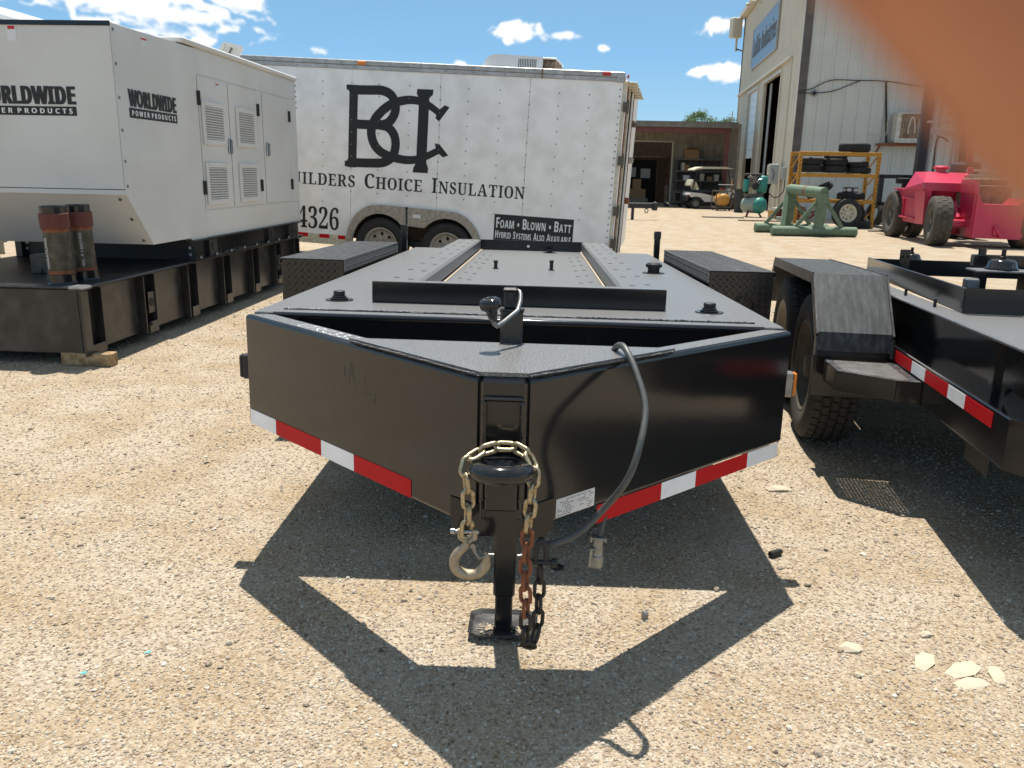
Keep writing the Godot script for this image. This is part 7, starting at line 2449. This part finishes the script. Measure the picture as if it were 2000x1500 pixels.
# ---------------------------------------------------------------- the photographer's hand before the lens
func hand(cam: Transform3D):
	var J := func(a, b, c): return Vector3(a, b, -c)
	var bones := []
	var limb := func(p: Array, r: Array):
		for i in p.size() - 1: bones.append([p[i], p[i + 1], r[i], r[i + 1]])
	limb.call([J.call(0.0091, 0.0303, 0.034), J.call(0.0276, 0.0143, 0.0345), J.call(0.0487, -0.0028, 0.033), J.call(0.072, -0.028, 0.014)], [0.0068, 0.0077, 0.0086, 0.0100])
	limb.call([J.call(0.080, -0.046, 0.010), J.call(0.066, -0.064, 0.045), J.call(0.066, -0.062, 0.068), J.call(0.076, -0.056, 0.080)], [0.0102, 0.0088, 0.0078, 0.0068])
	limb.call([J.call(0.090, -0.061, 0.006), J.call(0.080, -0.080, 0.038), J.call(0.081, -0.079, 0.058), J.call(0.091, -0.073, 0.068)], [0.0098, 0.0084, 0.0075, 0.0065])
	limb.call([J.call(0.099, -0.074, 0.000), J.call(0.093, -0.092, 0.026), J.call(0.094, -0.091, 0.041), J.call(0.103, -0.086, 0.048)], [0.0088, 0.0074, 0.0066, 0.0058])
	limb.call([J.call(0.120, -0.062, -0.034), J.call(0.090, -0.034, -0.036), J.call(0.063, -0.018, -0.034), J.call(0.042, -0.010, -0.028)], [0.0150, 0.0112, 0.0098, 0.0078])
	var wrist: Vector3 = J.call(0.142, -0.082, -0.034)
	for k in [J.call(0.072, -0.028, 0.014), J.call(0.080, -0.046, 0.010), J.call(0.090, -0.061, 0.006), J.call(0.099, -0.074, 0.000)]: bones.append([k, wrist, 0.0105, 0.0165])
	bones.append([wrist, J.call(0.175, -0.105, -0.055), 0.021, 0.025])
	var cell := 0.0034
	var lo: Vector3 = J.call(-0.002, -0.135, 0.094)
	var n := Vector3i(62, 54, 54)
	var val := PackedFloat32Array()
	val.resize(n.x * n.y * n.z)
	val.fill(1.0)
	for bo in bones:
		var a: Vector3 = bo[0]
		var c: Vector3 = bo[1]
		var ra: float = bo[2]
		var rb: float = bo[3]
		var pad := maxf(ra, rb) + 0.012
		var mn := (a.min(c) - Vector3.ONE * pad - lo) / cell
		var mx := (a.max(c) + Vector3.ONE * pad - lo) / cell
		var ac := c - a
		var l2 := ac.length_squared()
		for z in range(maxi(0, int(mn.z)), mini(n.z - 1, int(mx.z) + 1) + 1):
			for y in range(maxi(0, int(mn.y)), mini(n.y - 1, int(mx.y) + 1) + 1):
				for x in range(maxi(0, int(mn.x)), mini(n.x - 1, int(mx.x) + 1) + 1):
					var p := lo + Vector3(x, y, z) * cell
					var u := clampf((p - a).dot(ac) / l2, 0.0, 1.0)
					var d := (p - a - ac * u).length() - lerpf(ra, rb, u)
					var i := (z * n.y + y) * n.x + x
					var k := 0.004
					var old := val[i]
					var h := clampf(0.5 + 0.5 * (old - d) / k, 0.0, 1.0)
					val[i] = lerpf(old, d, h) - k * h * (1.0 - h)
	var at := {}
	var pts := []
	var nor := []
	for z in n.z - 1:
		for y in n.y - 1:
			for x in n.x - 1:
				var i0 := (z * n.y + y) * n.x + x
				var inside := 0
				var sum := Vector3.ZERO
				var cnt := 0
				var v8 := [val[i0], val[i0 + 1], val[i0 + n.x], val[i0 + n.x + 1], val[i0 + n.x * n.y], val[i0 + n.x * n.y + 1], val[i0 + n.x * n.y + n.x], val[i0 + n.x * n.y + n.x + 1]]
				for q in 8: if v8[q] < 0.0: inside += 1
				if inside == 0 or inside == 8: continue
				for e in [[0, 1], [2, 3], [4, 5], [6, 7], [0, 2], [1, 3], [4, 6], [5, 7], [0, 4], [1, 5], [2, 6], [3, 7]]:
					var va: float = v8[e[0]]
					var vb: float = v8[e[1]]
					if (va < 0.0) == (vb < 0.0): continue
					var u := va / (va - vb)
					var pa := Vector3(e[0] & 1, (e[0] >> 1) & 1, e[0] >> 2)
					var pb := Vector3(e[1] & 1, (e[1] >> 1) & 1, e[1] >> 2)
					sum += pa.lerp(pb, u)
					cnt += 1
				at[Vector3i(x, y, z)] = pts.size()
				pts.append(lo + (Vector3(x, y, z) + sum / cnt) * cell)
				nor.append(Vector3(v8[1] + v8[3] + v8[5] + v8[7] - v8[0] - v8[2] - v8[4] - v8[6], v8[2] + v8[3] + v8[6] + v8[7] - v8[0] - v8[1] - v8[4] - v8[5], v8[4] + v8[5] + v8[6] + v8[7] - v8[0] - v8[1] - v8[2] - v8[3]).normalized())
	var mb := MB.new()
	for c in at:
		var x: int = c.x
		var y: int = c.y
		var z: int = c.z
		var i0 := (z * n.y + y) * n.x + x
		for ax in 3:
			var step: int = [1, n.x, n.x * n.y][ax]
			if (val[i0] < 0.0) == (val[i0 + step] < 0.0): continue
			var u := Vector3i()
			var w := Vector3i()
			u[(ax + 1) % 3] = 1
			w[(ax + 2) % 3] = 1
			if not (at.has(c - u) and at.has(c - w) and at.has(c - u - w)): continue
			var q := [at[c - u - w], at[c - w], at[c], at[c - u]]
			if val[i0] > 0.0: q.reverse()
			mb.quadn(pts[q[0]], pts[q[1]], pts[q[2]], pts[q[3]], nor[q[0]], nor[q[1]], nor[q[2]], nor[q[3]])
	var o := thing("hand", "blurred hand of the photographer, one finger over the picture's upper right corner", "hand", cam)
	put("skin", mb, M.skin, o)
	# nails
	var nb := MB.new()
	nb.ball(J.call(0.0135, 0.0330, 0.0285) + Vector3(0.003, 0.003, 0.002), Vector3(0.0045, 0.0045, 0.0016), 10)
	put("nail", nb, M.nail, o)

# ---------------------------------------------------------------- all of it
func _ready():
	rng.seed = 20240
	materials()
	around()
	ground()
	workshop()
	shed()
	tree(Vector3(13.0, 0, -62.0), 5.7, 1.5, "green tree top rising behind the shed roof, the left and taller one", 5)
	tree(Vector3(15.4, 0, -63.0), 5.35, 1.3, "green tree top behind the shed roof beside the workshop wall", 6)
	generator()
	left_truck()
	cargo_trailer()
	right_trailer()
	main_trailer()
	chains_and_cable(Transform3D(Basis(Vector3(0.999448, -0.006979, 0.032491), Vector3(0.007851, 0.99961, -0.026791), Vector3(-0.032292, 0.027031, 0.999113)).orthonormalized(), Vector3(0.0024, -0.0117, -2.5975)))
	tyre_rack()
	green_stand()
	forklift()
	compressor()
	golf_cart()
	yellow_tank()
	litter()
	hand(Transform3D(Basis(Vector3(0.99982, 0.0184, -0.00475), Vector3(-0.0190, 0.96809, -0.24986), Vector3(0, 0.24991, 0.96827)).orthonormalized(), Vector3(0, 1.3, 0)))
